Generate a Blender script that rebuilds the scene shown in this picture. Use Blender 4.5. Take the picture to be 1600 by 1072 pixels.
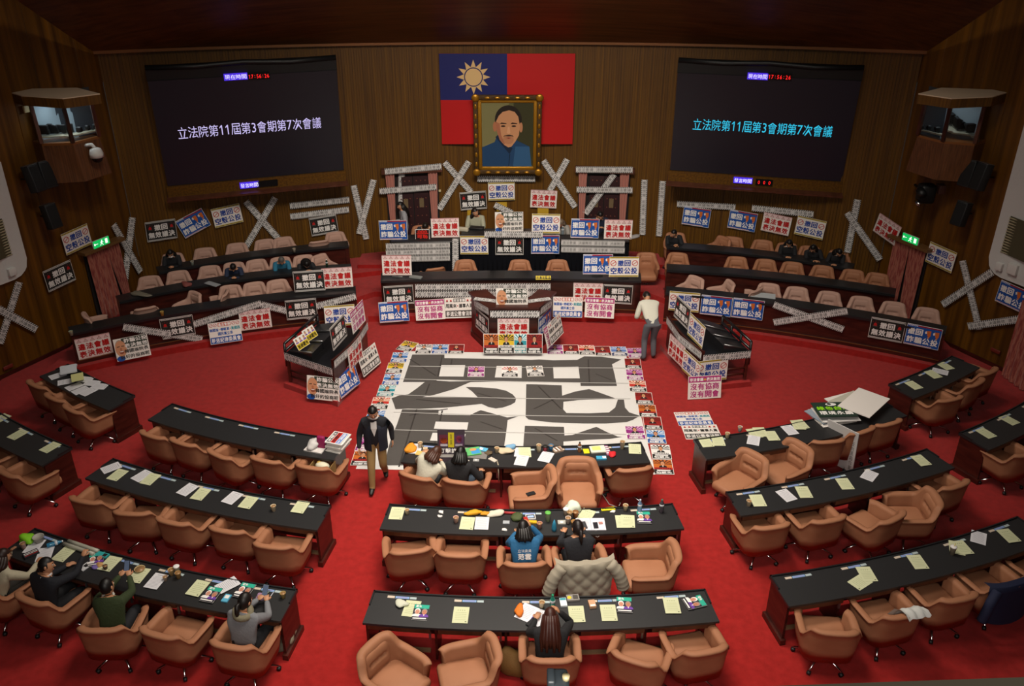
import bpy, bmesh, math, random
from mathutils import Vector, Matrix
random.seed(7)
for o in list(bpy.data.objects): bpy.data.objects.remove(o)
SC = bpy.context.scene; COL = SC.collection

# ---------------------------------------------------------------- camera, light, exposure
PITCH = math.radians(27.6); FPX = 1390.0; CXP, CYP = 797.0, 536.0; EYE = 9.5
cam = bpy.data.cameras.new('camera'); camo = bpy.data.objects.new('camera', cam); COL.objects.link(camo)
camo.location = (0, 0, EYE); camo.rotation_euler = (math.pi/2 - PITCH, 0, 0)
cam.sensor_width = 36; cam.lens = 36*FPX/1600; cam.shift_x = 3/1600; cam.clip_start = .05; cam.clip_end = 100
SC.camera = camo
w = bpy.data.worlds.new('world'); SC.world = w; w.use_nodes = True
w.node_tree.nodes['Background'].inputs[0].default_value = (1, .93, .85, 1)
w.node_tree.nodes['Background'].inputs[1].default_value = .02
def area(loc, sx, sy, power, aim=None, col=(1, .90, .78), spread=180):
    l = bpy.data.lights.new('ceiling_and_fill_light', 'AREA'); l.shape = 'RECTANGLE'; l.size = sx; l.size_y = sy
    l.energy = power; l.color = col; l.spread = math.radians(spread)
    o = bpy.data.objects.new('ceiling_and_fill_light', l); COL.objects.link(o); o.location = loc
    if aim: o.rotation_euler = (Vector(aim)-Vector(loc)).to_track_quat('-Z', 'Y').to_euler()
    return o
area((0, 13.6, 10.4), 5, 4, 860, (0, 14.2, 0), spread=112)
area((0, 8.0, 10.6), 4, 2.5, 170, (0, 11, 0), spread=85)
area((-5.0, 14.5, 10.2), 2.2, 2.2, 110, (-8.2, 19.0, 0), spread=85)
area((5.0, 14.5, 10.2), 2.2, 2.2, 110, (8.2, 19.0, 0), spread=85)
area((0, -1, 9.9), 5, 2, 185, (0, 11, 0), spread=85, col=(1, .93, .85))  # rear gallery fill, added behind the camera to light the chair backs
area((0, 13, 10.2), 5, 1.5, 210, (0, 22.0, 2.0), spread=75)
vs = SC.view_settings; vs.view_transform = 'Standard'; vs.look = 'None'; vs.exposure = 0.0; vs.gamma = 1.0
vs.use_curve_mapping = False

# ---------------------------------------------------------------- geometry of the picture: rays onto real surfaces
_c, _s = math.cos(PITCH), math.sin(PITCH)
def ray(x, y):
    a = (x-CXP)/FPX; b = (y-CYP)/FPX
    return Vector((a, _c-b*_s, -_s-b*_c))
def G(x, y, z=0.0):                       # where the sight line meets the level z
    d = ray(x, y); return Vector((0, 0, EYE)) + d*((z-EYE)/d.z)
def VY(x, y, Y):
    d = ray(x, y); return Vector((0, 0, EYE)) + d*(Y/d.y)
WC, WR = 7.0, 15.9                      # back wall: arc about (0,WC) with radius WR
def ycyl(x): return WC + math.sqrt(WR*WR - x*x)
SIDE = [(9.0, 20.1), (9.7, 18.7), (10.3, 17.6), (10.9, 16.5), (11.3, 13.0), (11.5, -3.0)]
def wallpoly():
    L = [(-a, b) for a, b in reversed(SIDE)]
    n = 40
    L += [(-9.0+18*i/n, ycyl(-9.0+18*i/n)) for i in range(1, n)]
    return L + list(SIDE)
WP = wallpoly()
def W(x, y, off=0.0):                     # where the sight line meets the wall; returns point, tangent, inward normal
    d = ray(x, y); best = None
    for (x0, y0), (x1, y1) in zip(WP, WP[1:]):
        ex, ey = x1-x0, y1-y0
        den = d.x*ey - d.y*ex
        if abs(den) < 1e-9: continue
        t = (x0*ey - y0*ex)/den
        u = (x0*d.y - y0*d.x)/den
        if t > 0 and -1e-6 <= u <= 1+1e-6:
            T = Vector((ex, ey, 0)).normalized(); N = Vector((T.y, -T.x, 0))
            tt = t*(1-off/max(1e-6, abs(d.x*N.x+d.y*N.y)*t)) if off else t
            best = (Vector((0, 0, EYE)) + d*tt, T, N)
    return best

# ---------------------------------------------------------------- materials
MATS = {}
def srgb(h):
    if isinstance(h, str):
        h = h.lstrip('#'); c = [int(h[i:i+2], 16)/255 for i in (0, 2, 4)]
    else: c = h
    return tuple((v/12.92 if v <= .04045 else ((v+.055)/1.055)**2.4) for v in c)+(1,)
def mat(name, col, rough=.6, metal=0, spec=.5, noise=None, bump=None, emis=None, estr=1, coat=0, sheen=0):
    if name in MATS: return MATS[name]
    m = bpy.data.materials.new(name); m.use_nodes = True; nt = m.node_tree; b = nt.nodes['Principled BSDF']
    b.inputs['Base Color'].default_value = srgb(col); b.inputs['Roughness'].default_value = rough
    b.inputs['Metallic'].default_value = metal; b.inputs['Specular IOR Level'].default_value = spec
    if coat: b.inputs['Coat Weight'].default_value = coat
    if sheen: b.inputs['Sheen Weight'].default_value = sheen
    if emis: b.inputs['Emission Color'].default_value = srgb(emis); b.inputs['Emission Strength'].default_value = estr
    if noise or bump:
        tc = nt.nodes.new('ShaderNodeTexCoord')
        mp = nt.nodes.new('ShaderNodeMapping'); nt.links.new(tc.outputs['Object'], mp.inputs[0])
    if noise:                              # (scale xyz, detail, other colour, contrast low, high)
        sc, det, c2, lo, hi = noise
        mp.inputs['Scale'].default_value = sc
        n = nt.nodes.new('ShaderNodeTexNoise'); n.inputs['Scale'].default_value = 1; n.inputs['Detail'].default_value = det
        nt.links.new(mp.outputs[0], n.inputs['Vector'])
        r = nt.nodes.new('ShaderNodeValToRGB'); r.color_ramp.elements[0].position = lo; r.color_ramp.elements[1].position = hi
        r.color_ramp.elements[0].color = srgb(col); r.color_ramp.elements[1].color = srgb(c2)
        nt.links.new(n.outputs['Fac'], r.inputs[0]); nt.links.new(r.outputs[0], b.inputs['Base Color'])
    if bump:                               # (scale, strength, distance)
        n2 = nt.nodes.new('ShaderNodeTexNoise'); n2.inputs['Scale'].default_value = bump[0]; n2.inputs['Detail'].default_value = 3
        nt.links.new(tc.outputs['Object'], n2.inputs['Vector'])
        bp = nt.nodes.new('ShaderNodeBump'); bp.inputs['Strength'].default_value = bump[1]; bp.inputs['Distance'].default_value = bump[2]
        nt.links.new(n2.outputs['Fac'], bp.inputs['Height']); nt.links.new(bp.outputs[0], b.inputs['Normal'])
    MATS[name] = m; return m
def ink(h): return mat('print_'+h, h, rough=.55, spec=.3)
M_CARPET = mat('red_carpet', '#a01e1b', rough=.95, spec=.1, noise=((9, 9, 9), 8, '#8c1612', .3, .7), bump=(160, .35, .01), sheen=.2)
M_SLAT = mat('slatted_wall_wood', '#6d480c', rough=.5, noise=((22, 22, .35), 6, '#442909', .3, .72), spec=.35)
M_SIDE = mat('side_wall_wood', '#744a0e', rough=.45, noise=((7, 7, .22), 7, '#3a2005', .3, .72), spec=.35)
M_CEIL = mat('ceiling_wood', '#6e4220', rough=.45, noise=((.35, 9, 9), 6, '#472611', .3, .7), spec=.35)
M_LIP = mat('light_wood_edge', '#7d4c20', rough=.4)
M_BLACK = mat('black_laminate', '#262627', rough=.42, spec=.45)
M_LIPB = mat('black_edge_strip', '#1d1d1f', rough=.35)
M_MAHO = mat('dark_mahogany', '#4a1e16', rough=.33, noise=((3, 3, 14), 5, '#2c100c', .3, .7), spec=.45)
M_MAHO2 = mat('brown_mahogany_drawer', '#5c3222', rough=.4, noise=((8, 8, 3), 5, '#41200f', .3, .7))
M_CLOTH = mat('black_cloth', '#0c0d12', rough=.9, spec=.1)
M_SALMON = mat('salmon_leather', '#a37052', rough=.6, spec=.25, noise=((3, 3, 3), 3, '#99674a', .35, .65), bump=(220, .12, .004))
M_SALMOND = mat('salmon_piping', '#82492f', rough=.6)
M_CHROME = mat('chrome', '#d8d8d8', rough=.18, metal=1)
M_RUBBER = mat('black_rubber', '#141414', rough=.5)
M_GREYM = mat('grey_metal', '#8b8b8b', rough=.35, metal=.9)
M_WHITE = mat('white_paint', '#d9d8d4', rough=.6)
M_STUCCO = mat('white_stucco', '#cfcfcc', rough=.85, bump=(14, .5, .02))
M_GLASS = None
def glass():
    global M_GLASS
    if M_GLASS: return M_GLASS
    m = bpy.data.materials.new('window_glass'); m.use_nodes = True; b = m.node_tree.nodes['Principled BSDF']
    b.inputs['Transmission Weight'].default_value = 1; b.inputs['Roughness'].default_value = .02; b.inputs['IOR'].default_value = 1.15
    M_GLASS = m; return m

# ---------------------------------------------------------------- mesh helpers
class MB:
    def __init__(s): s.v = []; s.f = []; s.m = []; s.mats = []; s.sm = []
    def mi(s, m):
        if m not in s.mats: s.mats.append(m)
        return s.mats.index(m)
    def add(s, vs_, fs, m, smooth=False):
        b = len(s.v); s.v += [tuple(v) for v in vs_]; k = s.mi(m)
        for f in fs: s.f.append(tuple(b+i for i in f)); s.m.append(k); s.sm.append(smooth)
        return s
    def box(s, c, d, m, R=None, taper=1.0):
        x, y, z = d[0]/2, d[1]/2, d[2]/2; P = []
        for sz in (-1, 1):
            t = taper if sz < 0 else 1.0
            for sx, sy in ((-1, -1), (1, -1), (1, 1), (-1, 1)):
                p = Vector((sx*x*t, sy*y*t, sz*z))
                if R: p = R @ p
                P.append(p+Vector(c))
        return s.add(P, [(3, 2, 1, 0), (4, 5, 6, 7), (0, 1, 5, 4), (1, 2, 6, 5), (2, 3, 7, 6), (3, 0, 4, 7)], m)
    def rbox(s, c, d, m, r=.02, R=None):       # box with chamfered edges
        bm = bmesh.new(); bmesh.ops.create_cube(bm, size=1)
        for v in bm.verts: v.co = Vector((v.co.x*d[0], v.co.y*d[1], v.co.z*d[2]))
        bmesh.ops.bevel(bm, geom=bm.edges[:], offset=min(r, min(d)*.45), segments=2, profile=.5, affect='EDGES')
        vs_ = [((R @ v.co) if R else v.co)+Vector(c) for v in bm.verts]
        bm.verts.index_update(); fs = [[v.index for v in f.verts] for f in bm.faces]; bm.free()
        return s.add(vs_, fs, m, True)
    def tube(s, pts, rad, m, n=8, cap=True, smooth=True):
        pts = [Vector(p) for p in pts]; rad = rad if isinstance(rad, (list, tuple)) else [rad]*len(pts)
        V = []; prev = None
        for i, p in enumerate(pts):
            t = (pts[min(i+1, len(pts)-1)]-pts[max(i-1, 0)])
            t = t.normalized() if t.length > 1e-9 else Vector((0, 0, 1))
            if prev is None:
                a = Vector((0, 0, 1)) if abs(t.z) < .9 else Vector((1, 0, 0)); u = t.cross(a).normalized()
            else:
                u = (prev - t*prev.dot(t)); u = u.normalized() if u.length > 1e-6 else t.orthogonal().normalized()
            prev = u; w_ = t.cross(u)
            V += [p+(u*math.cos(2*math.pi*k/n)+w_*math.sin(2*math.pi*k/n))*rad[i] for k in range(n)]
        F = [(i*n+k, i*n+(k+1) % n, (i+1)*n+(k+1) % n, (i+1)*n+k) for i in range(len(pts)-1) for k in range(n)]
        if cap: F += [tuple(reversed(range(n))), tuple((len(pts)-1)*n+k for k in range(n))]
        return s.add(V, F, m, smooth)
    def lathe(s, prof, m, c=(0, 0, 0), n=12, smooth=True):
        V = []; 
        for r, z in prof: V += [Vector((r*math.cos(2*math.pi*k/n), r*math.sin(2*math.pi*k/n), z))+Vector(c) for k in range(n)]
        F = [(i*n+k, i*n+(k+1) % n, (i+1)*n+(k+1) % n, (i+1)*n+k) for i in range(len(prof)-1) for k in range(n)]
        F += [tuple(reversed(range(n))), tuple((len(prof)-1)*n+k for k in range(n))]
        return s.add(V, F, m, smooth)
    def ell(s, c, r, m, nu=12, nv=8, R=None):
        V = []; 
        for j in range(nv+1):
            ph = math.pi*j/nv-math.pi/2
            for i in range(nu):
                th = 2*math.pi*i/nu
                p = Vector((r[0]*math.cos(ph)*math.cos(th), r[1]*math.cos(ph)*math.sin(th), r[2]*math.sin(ph)))
                if R: p = R @ p
                V.append(p+Vector(c))
        F = [(j*nu+i, j*nu+(i+1) % nu, (j+1)*nu+(i+1) % nu, (j+1)*nu+i) for j in range(nv) for i in range(nu)]
        return s.add(V, F, m, True)
    def ribbon(s, A, B, z0, z1, m, z0b=None, z1b=None):   # solid strip between polylines A and B
        n = len(A); z0b = z0 if z0b is None else z0b; z1b = z1 if z1b is None else z1b; V = []
        for a, b in zip(A, B): V += [(a[0], a[1], z0), (b[0], b[1], z0b), (b[0], b[1], z1b), (a[0], a[1], z1)]
        F = []
        for i in range(n-1):
            p, q = 4*i, 4*(i+1)
            F += [(p, p+1, q+1, q), (p+1, p+2, q+2, q+1), (p+2, p+3, q+3, q+2), (p+3, p, q, q+3)]
        F += [(3, 2, 1, 0), (4*n-4, 4*n-3, 4*n-2, 4*n-1)]
        return s.add(V, F, m)
    def prism(s, pts, z0, z1, m):
        n = len(pts); V = [(p[0], p[1], z0) for p in pts]+[(p[0], p[1], z1) for p in pts]
        return s.add(V, [tuple(reversed(range(n))), tuple(range(n, 2*n))]+[(i, (i+1) % n, n+(i+1) % n, n+i) for i in range(n)], m)
    def merge(s, o, M=None):
        for m in o.mats: s.mi(m)
        b = len(s.v); s.v += [tuple((M @ Vector(v)) if M else v) for v in o.v]
        for f, k, sm in zip(o.f, o.m, o.sm): s.f.append(tuple(b+i for i in f)); s.m.append(s.mi(o.mats[k])); s.sm.append(sm)
        return s
    def mesh(s, name):
        me = bpy.data.meshes.new(name); me.from_pydata(s.v, [], s.f)
        for m in s.mats: me.materials.append(m)
        me.polygons.foreach_set('material_index', s.m); me.polygons.foreach_set('use_smooth', s.sm)
        me.update(); return me
    def obj(s, name, parent=None, fix=True):
        me = s.mesh(name)
        if fix:
            bm = bmesh.new(); bm.from_mesh(me); bmesh.ops.recalc_face_normals(bm, faces=bm.faces[:]); bm.to_mesh(me); bm.free()
        return link(name, me, parent)
def link(name, me, parent=None, loc=None, rot=None):
    o = bpy.data.objects.new(name, me); COL.objects.link(o)
    if parent is not None: o.parent = parent
    if loc is not None: o.location = loc
    if rot is not None: o.rotation_euler = rot
    return o
def tag(o, label=None, cat=None, group=None, kind=None):
    if label: o['label'] = label
    if cat: o['category'] = cat
    if group: o['group'] = group
    if kind: o['kind'] = kind
    return o
def thing(name, label, cat, loc=(0, 0, 0), rz=0, group=None):
    o = bpy.data.objects.new(name, None); COL.objects.link(o); o.location = loc; o.rotation_euler = (0, 0, rz); o.empty_display_size = .1
    return tag(o, label, cat, group)
def tree(o, parent=None):
    c = o.copy(); COL.objects.link(c); c.parent = parent
    for k in o.children: tree(k, c)
    return c
def center(o):                              # put a mesh object's origin at the middle of its base
    me = o.data; n = len(me.vertices)
    if not n: return o
    xs = [v.co for v in me.vertices]
    c = Vector(((min(v.x for v in xs)+max(v.x for v in xs))/2, (min(v.y for v in xs)+max(v.y for v in xs))/2, min(v.z for v in xs)))
    me.transform(Matrix.Translation(-c)); o.location = o.location+c
    return o
def quadc(p0, p1, p2, n=12):                # smooth curve through three points
    p0, p1, p2 = [Vector((p[0], p[1])) for p in (p0, p1, p2)]
    d1 = (p1-p0).length; d2 = (p2-p1).length; t1 = d1/(d1+d2); out = []
    for i in range(n+1):
        t = i/n
        out.append(p0*((t-t1)*(t-1)/(t1)) + p1*(t*(t-1)/(t1*(t1-1))) + p2*(t*(t-t1)/(1-t1)))
    return out
def off(P, d):                              # shift a polyline to its left by d
    out = []
    for i, p in enumerate(P):
        t = (P[min(i+1, len(P)-1)]-P[max(i-1, 0)]).normalized(); out.append(p+Vector((-t.y, t.x))*d)
    return out
def cut(P, a, b):                           # piece of a polyline between fractions a and b
    L = [0]
    for p, q in zip(P, P[1:]): L.append(L[-1]+(q-p).length)
    T = L[-1]
    def at(f):
        s_ = f*T
        for i in range(len(P)-1):
            if s_ <= L[i+1]+1e-9: return P[i].lerp(P[i+1], (s_-L[i])/(L[i+1]-L[i]))
        return P[-1].copy()
    return [at(a)]+[P[i] for i in range(len(P)) if a*T+1e-4 < L[i] < b*T-1e-4]+[at(b)]
ORD = ['', 'first', 'second', 'third', 'fourth', 'fifth', 'sixth', 'seventh', 'eighth', 'ninth', 'tenth', 'eleventh', 'twelfth']
def nth(i, n, side='left'):
    o_ = 'right' if side == 'left' else 'left'
    if i == 0: return side+'most'
    if i == n-1: return o_+'most'
    return ORD[i+1]+' from '+side if i <= n//2 else ORD[n-i]+' from '+o_

# ---------------------------------------------------------------- glyphs: outlines of characters as flat triangles
GL = {}
def glyph(ch, bold=.02):
    k = (ch, bold)
    if ch == '1' and k not in GL: GL[k] = ([(.20, 0), (.29, 0), (.29, .70), (.22, .70), (.05, .56), (.05, .47), (.20, .58)], [(0, 1, 2, 3, 6), (3, 4, 5, 6)], (.0, 0, .45, .70))
    if k in GL: return GL[k]
    cu = bpy.data.curves.new('t', 'FONT'); cu.body = ch; cu.resolution_u = 1 if ord(ch) > 255 else 2; cu.size = 1; cu.offset = bold
    cu.fill_mode = 'FRONT'
    o = bpy.data.objects.new('t', cu); me = o.to_mesh()
    vs_ = [(v.co.x, v.co.y) for v in me.vertices]; fs = [tuple(p.vertices) for p in me.polygons]
    o.to_mesh_clear(); bpy.data.objects.remove(o); bpy.data.curves.remove(cu)
    if vs_:
        x0 = min(v[0] for v in vs_); x1 = max(v[0] for v in vs_); y0 = min(v[1] for v in vs_); y1 = max(v[1] for v in vs_)
    else: x0 = x1 = y0 = y1 = 0
    GL[k] = (vs_, fs, (x0, y0, x1, y1)); return GL[k]
def textmb(mb, s, x, y, wd, ht, m, z=.001, bold=.02, vertical=False):
    """string fitted into the box centred at (x,y): every character fills its own cell"""
    n = len(s); b_ = bold*.8; bold = 0; wt = [1 if ord(c) > 255 else .58 for c in s]; W_ = sum(wt); acc = 0
    for i, ch in enumerate(s):
        a0_ = acc; acc += wt[i]
        if ch == ' ': continue
        vs_, fs, (x0, y0, x1, y1) = glyph(ch, bold)
        if not vs_: continue
        cw = wd*wt[i]/W_ if not vertical else wd; chh = ht if not vertical else ht/n
        cx = x-wd/2+wd*(a0_+wt[i]/2)/W_ if not vertical else x; cy = y if not vertical else y+ht/2-chh*(i+.5)
        if ord(ch) > 255 and x1-x0 > .3 and y1-y0 > .3: sx = cw*.90/(x1-x0); sy = chh*.92/(y1-y0)
        else: sy = chh*.80/max(.72, y1-y0); sx = min(sy*.8, cw*.86/max(.45, x1-x0))
        if ch in '-・•': mx, my, sy = (x0+x1)/2, (y0+y1)/2, sx
        mx, my = (x0+x1)/2, (y0+y1)/2
        sh = [(0, 0)] if b_ < .02 else [(-b_, 0), (b_, 0), (0, b_*.8), (0, -b_*.8)]
        if b_ >= .02: sx *= 1-b_*1.2; sy *= 1-b_*1.2
        for q, (ux, uy) in enumerate(sh): mb.add([(cx+(v[0]-mx+ux)*sx, cy+(v[1]-my+uy)*sy, z+q*.00012) for v in vs_], fs, m)
# ================================================================ the room
def struct(mb, name): return tag(mb.obj(name), kind='structure')
mb = MB(); mb.prism([(-12, -3.2), (12, -3.2), (12, 23.5), (-12, 23.5)], -.2, 0, M_CARPET); struct(mb, 'floor')
# back wall: vertical slats standing proud of the wall
mb = MB(); N = 300; xs = [-9.0+18.0*i/N for i in range(N+1)]; prof = []
for a, b in zip(xs, xs[1:]):
    for f, d in ((0, 0), (.62, 0), (.62, .022), (1.0, .022)):
        x = a+(b-a)*f; y = ycyl(x); r = Vector((x, y-WC)).normalized(); prof.append(Vector((x, y))-r*d)
x = 9.0; prof.append(Vector((x, ycyl(x))))
V = []; F = []
def ztop(p): return 5.93+(22.6-p.y)*.085+.2
for p in prof: V += [(p.x, p.y, 0), (p.x, p.y, ztop(p))]
for i in range(len(prof)-1): F.append((2*i, 2*i+2, 2*i+3, 2*i+1))
mb.add(V, F, M_SLAT); o = mb.obj('wall_back', fix=False); tag(o, kind='structure')
for sg, nm in ((-1, 'wall_left'), (1, 'wall_right')):
    mb = MB(); pts = []
    for (x0, y0), (x1, y1) in zip(SIDE, SIDE[1:]):
        L = math.hypot(x1-x0, y1-y0); n = max(1, int(L/.42)); T = Vector(((x1-x0)/L, (y1-y0)/L)); Nn = Vector((-T.y, T.x))
        if Nn.x > 0: Nn = -Nn
        for i in range(n):
            a = Vector((x0, y0))+T*(L*i/n); b = Vector((x0, y0))+T*(L*(i+1)/n); g = .012
            pts += [a-Nn*.012, a+T*g, b-T*g, b-Nn*.012]
    V = []; F = []
    for p in pts: V += [(p.x*sg, p.y, 0), (p.x*sg, p.y, 11.6)]
    for i in range(len(pts)-1): F.append((2*i, 2*i+2, 2*i+3, 2*i+1))
    mb.add(V, F, M_SIDE); tag(mb.obj(nm, fix=False), kind='structure')
mb = MB(); mb.box((0, -3.1, 5.8), (23, .2, 11.6), M_SIDE); struct(mb, 'wall_rear')
# ceiling: wooden vault rising from the edge strip towards the gallery
lipP = [Vector((x, ycyl(x)-.12)) for x in [-9.0+18*i/24 for i in range(25)]]
mb = MB(); V = []; F = []; prs = (0, .12, .35, .65, 1)
for p in lipP:
    z0 = 5.93+(22.6-p.y)*.085
    q = Vector((p.x*1.12, 12.0))
    for t in prs: r = p.lerp(q, t); V.append((r.x, r.y, z0+(11.3-z0)*(t*.92+.08*t*t)))
k = len(prs)
for i in range(len(lipP)-1):
    for j in range(k-1): F.append((i*k+j, (i+1)*k+j, (i+1)*k+j+1, i*k+j+1))
b0 = len(V); V += [(-11.8, 12.0, 11.3), (11.8, 12.0, 11.3), (11.8, -3.2, 11.3), (-11.8, -3.2, 11.3)]; F.append((b0, b0+1, b0+2, b0+3))
mb.add(V, F, M_CEIL); tag(mb.obj('ceiling', fix=False), kind='structure')
mb = MB(); A = lipP; B = off(lipP, .08)
V = []; F = []
for i, p in enumerate(lipP):
    z = 5.93+(22.6-p.y)*.085; V += [(p.x, p.y+.12, z-.03), (p.x, p.y-.06, z-.03), (p.x, p.y-.06, z+.05), (p.x, p.y+.12, z+.05)]
for i in range(len(lipP)-1):
    for a, b in ((0, 1), (1, 2), (2, 3)): F.append((4*i+a, 4*i+4+a, 4*i+4+b, 4*i+b))
mb.add(V, F, M_LIP); struct(mb, 'trim_1')
# the side walls continue above the corner
for sg in (-1, 1):
    mb = MB(); mb.prism([(sg*9.0, 20.1), (sg*11.6, 20.1), (sg*11.6, 20.3), (sg*9.0, 20.3)], 5.5, 11.6, M_SIDE); struct(mb, 'trim_%d' % (2 if sg < 0 else 3))
# baseboards, dark
for sg, nm in ((-1, 'baseboard_left'), (1, 'baseboard_right')):
    P = [Vector((x*sg*.9985, y)) for x, y in SIDE]; Q = [Vector((p.x-sg*.02, p.y)) for p in P]
    mb = MB(); mb.ribbon(P, Q, 0, .09, M_MAHO); struct(mb, nm)

# stepped red platforms under the side benches and the rostrum
T1L = quadc((-9.37, 16.89), (-6.8, 18.16), (-3.61, 19.01)); T1R = quadc((3.64, 19.01), (6.8, 18.10), (9.29, 16.92))
def tierc(pts, z): return quadc(*[G(*p, z) for p in pts])
T2L = tierc([(186, 471), (350, 440), (548, 421)], 1.04); T2R = tierc([(1042, 421), (1200, 433), (1399, 460)], 1.04)
T3L = tierc([(248, 425), (400, 400), (545, 384)], 1.17); T3R = tierc([(1042, 386), (1200, 400), (1332, 420)], 1.17)
def clampin(p):
    return p
def plat(pl, pr, midY, z, name, z0=0.0):
    g_ = -.16 if z < .2 else -.07; left = off(pl, g_); right = off(pr, g_)
    P = [Vector((-9.9, left[0].y-.5))]+left+[Vector((-3.42, midY)), Vector((3.42, midY))]+right+[Vector((9.9, right[-1].y-.5)), Vector((9.9, 20.4)), Vector((6, 22.2)), Vector((0, 23.1)), Vector((-6, 22.2)), Vector((-9.9, 20.4))]
    if z > .2: P[0] = Vector((-9.3, left[0].y-.05)); P[len(left)+3+len(right)] = Vector((9.3, right[-1].y-.05)); 
    mb = MB(); mb.prism(P, z0, z, M_CARPET); return struct(mb, name)
plat(T1L, T1R, 19.28, .15, 'floor_platform_low')
plat(T2L, T2R, 20.4, .29, 'floor_platform_middle', .15)
plat(T3L, T3R, 21.45, .42, 'floor_platform_high', .29)
mb = MB(); mb.prism([(-4.0, 21.6), (4.0, 21.6), (4.0, 22.5), (0, 23), (-4.0, 22.5)], .42, .52, M_CARPET); struct(mb, 'floor_platform_top')

# ---------------------------------------------------------------- frames on walls
def frame_at(o, c, X, U):
    X = X.normalized(); Nn = X.cross(U).normalized(); U = Nn.cross(X)
    M = Matrix((X, U, Nn)).transposed().to_4x4(); M.translation = c; o.matrix_world = M; return o
UP = Vector((0, 0, 1))
def onwall(o, px, py, rot=0, offd=.045):       # hang flat on the wall with its middle at that sight line, turned rot degrees
    p, T, Nn = W(px, py, offd); X = T if T.x*Nn.y-T.y*Nn.x < 0 else -T
    # X must run to the right as seen from inside: X x UP = normal towards the room
    if X.cross(UP).dot(Nn) < 0: X = -X
    a = math.radians(rot); Xr = X*math.cos(a)+UP*math.sin(a); Ur = -X*math.sin(a)+UP*math.cos(a)
    return frame_at(o, p, Xr, Ur)

# ---------------------------------------------------------------- flat printed things
class Sheet(MB):                               # drawn in metres about its middle; every print layer a hair above the last
    def __init__(s, w, h, base, t=.004, edge=None):
        super().__init__(); s.w = w; s.h = h; s.z = t/2+.0006; s.box((0, 0, 0), (w, h, t), edge or base); s.rect(0, 0, w, h, base)
    def up(s): s.z += .0006; return s
    def rect(s, x, y, w, h, m, rot=0, skew=0):
        c, sn = math.cos(math.radians(rot)), math.sin(math.radians(rot)); P = []
        for a, b in ((-1, -1), (1, -1), (1, 1), (-1, 1)):
            u, v = a*w/2+b*skew/2, b*h/2; P.append((x+u*c-v*sn, y+u*sn+v*c, s.z))
        s.add(P, [(0, 1, 2, 3)], m); return s
    def poly(s, pts, m): s.add([(p[0], p[1], s.z) for p in pts], [tuple(range(len(pts)))], m); return s
    def disc(s, x, y, rx, ry, m, n=16, a0=0, a1=360):
        P = [(x+rx*math.cos(math.radians(a0+(a1-a0)*k/n)), y+ry*math.sin(math.radians(a0+(a1-a0)*k/n))) for k in range(n+(0 if a1-a0 == 360 else 1))]
        return s.poly(P, m)
    def ring(s, x, y, r0, r1, m, n=16):
        P = [(x+r*math.cos(2*math.pi*k/n), y+r*math.sin(2*math.pi*k/n), s.z) for r in (r0, r1) for k in range(n)]
        s.add(P, [(k, (k+1) % n, n+(k+1) % n, n+k) for k in range(n)], m); return s
    def text(s, t, x, y, w, h, m, bold=.03, vertical=False): textmb(s, t, x, y, w, h, m, s.z, bold, vertical); return s

# ================================================================ flag and portrait
K = ink
fs = Sheet(3.36, 2.25, K('#b51212'), .03); fs.up(); fs.rect(-.84, .5625, 1.68, 1.125, K('#1c2160')); fs.up()
cx, cy = -.84, .5625
for i in range(12):
    a = math.radians(30*i); d = Vector((math.cos(a), math.sin(a))); n = Vector((-d.y, d.x)); c = Vector((cx, cy))
    fs.poly([c+d*.21-n*.075, c+d*.42, c+d*.21+n*.075], K('#d8b47c'))
fs.up(); fs.disc(cx, cy, .235, .235, K('#1c2160'), 32); fs.up(); fs.disc(cx, cy, .21, .21, K('#d8b47c'), 32)
o = fs.obj('flag', fix=False); tag(o, 'large red flag with blue corner and pale sun, on the back wall above the rostrum', 'flag')
pc = VY(792.5, 156, 22.72); frame_at(o, pc, Vector((1, 0, 0)), UP)
# portrait
pt = thing('portrait', 'gilt-framed painted portrait of a man in blue jacket hanging over the flag', 'painting')
ps = Sheet(1.30, 1.66, K('#5b5a36'), .02)
ps.up(); ps.poly([(-.65, -.3), (-.65, .83), (.05, .83), (-.2, .2), (-.3, -.3)], K('#77724a')); ps.poly([(.15, .83), (.65, .83), (.65, -.83), (.2, -.3)], K('#38371f'))
ps.up(); ps.poly([(-.65, -.83), (-.65, -.32), (-.33, -.18), (-.26, 0), (.2, -.12), (.56, -.3), (.62, -.83)], K('#1f3f63'))
ps.up(); ps.poly([(.14, -.83), (.2, -.3), (.56, -.3), (.62, -.83)], K('#2f567c')); ps.poly([(-.31, -.05), (.05, -.5), (.13, -.35), (-.22, .03)], K('#15253c'))
ps.up(); ps.poly([(.05, -.5), (.02, -.83), (.035, -.83), (.07, -.5)], K('#0f1a2a')); ps.disc(.02, .40, .34, .37, K('#241c16'), 24)
ps.up(); ps.disc(-.32, .22, .05, .13, K('#a86a4a')); ps.disc(.34, .2, .045, .13, K('#b57c58'))
ps.up(); ps.poly([(-.29, .35), (-.22, .5), (-.12, .60), (.04, .64), (.18, .60), (.27, .48), (.31, .25), (.29, 0), (.2, -.17), (.1, -.3), (.02, -.32), (-.08, -.26), (-.2, -.12), (-.27, .1)], K('#c08a62'))
ps.up(); ps.poly([(-.27, .1), (-.29, .35), (-.2, .3), (-.16, 0), (-.06, -.25), (-.2, -.12)], K('#a2664a')); ps.disc(.02, -.12, .14, .12, K('#b07a58'))
for sx in (-.11, .16): ps.up(); ps.poly([(sx-.09, .29), (sx-.04, .33), (sx+.09, .31), (sx+.08, .29)], K('#20140e')); ps.disc(sx, .235, .06, .022, K('#3a241a')); ps.up(); ps.disc(sx, .235, .022, .02, K('#120c0a'))
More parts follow.
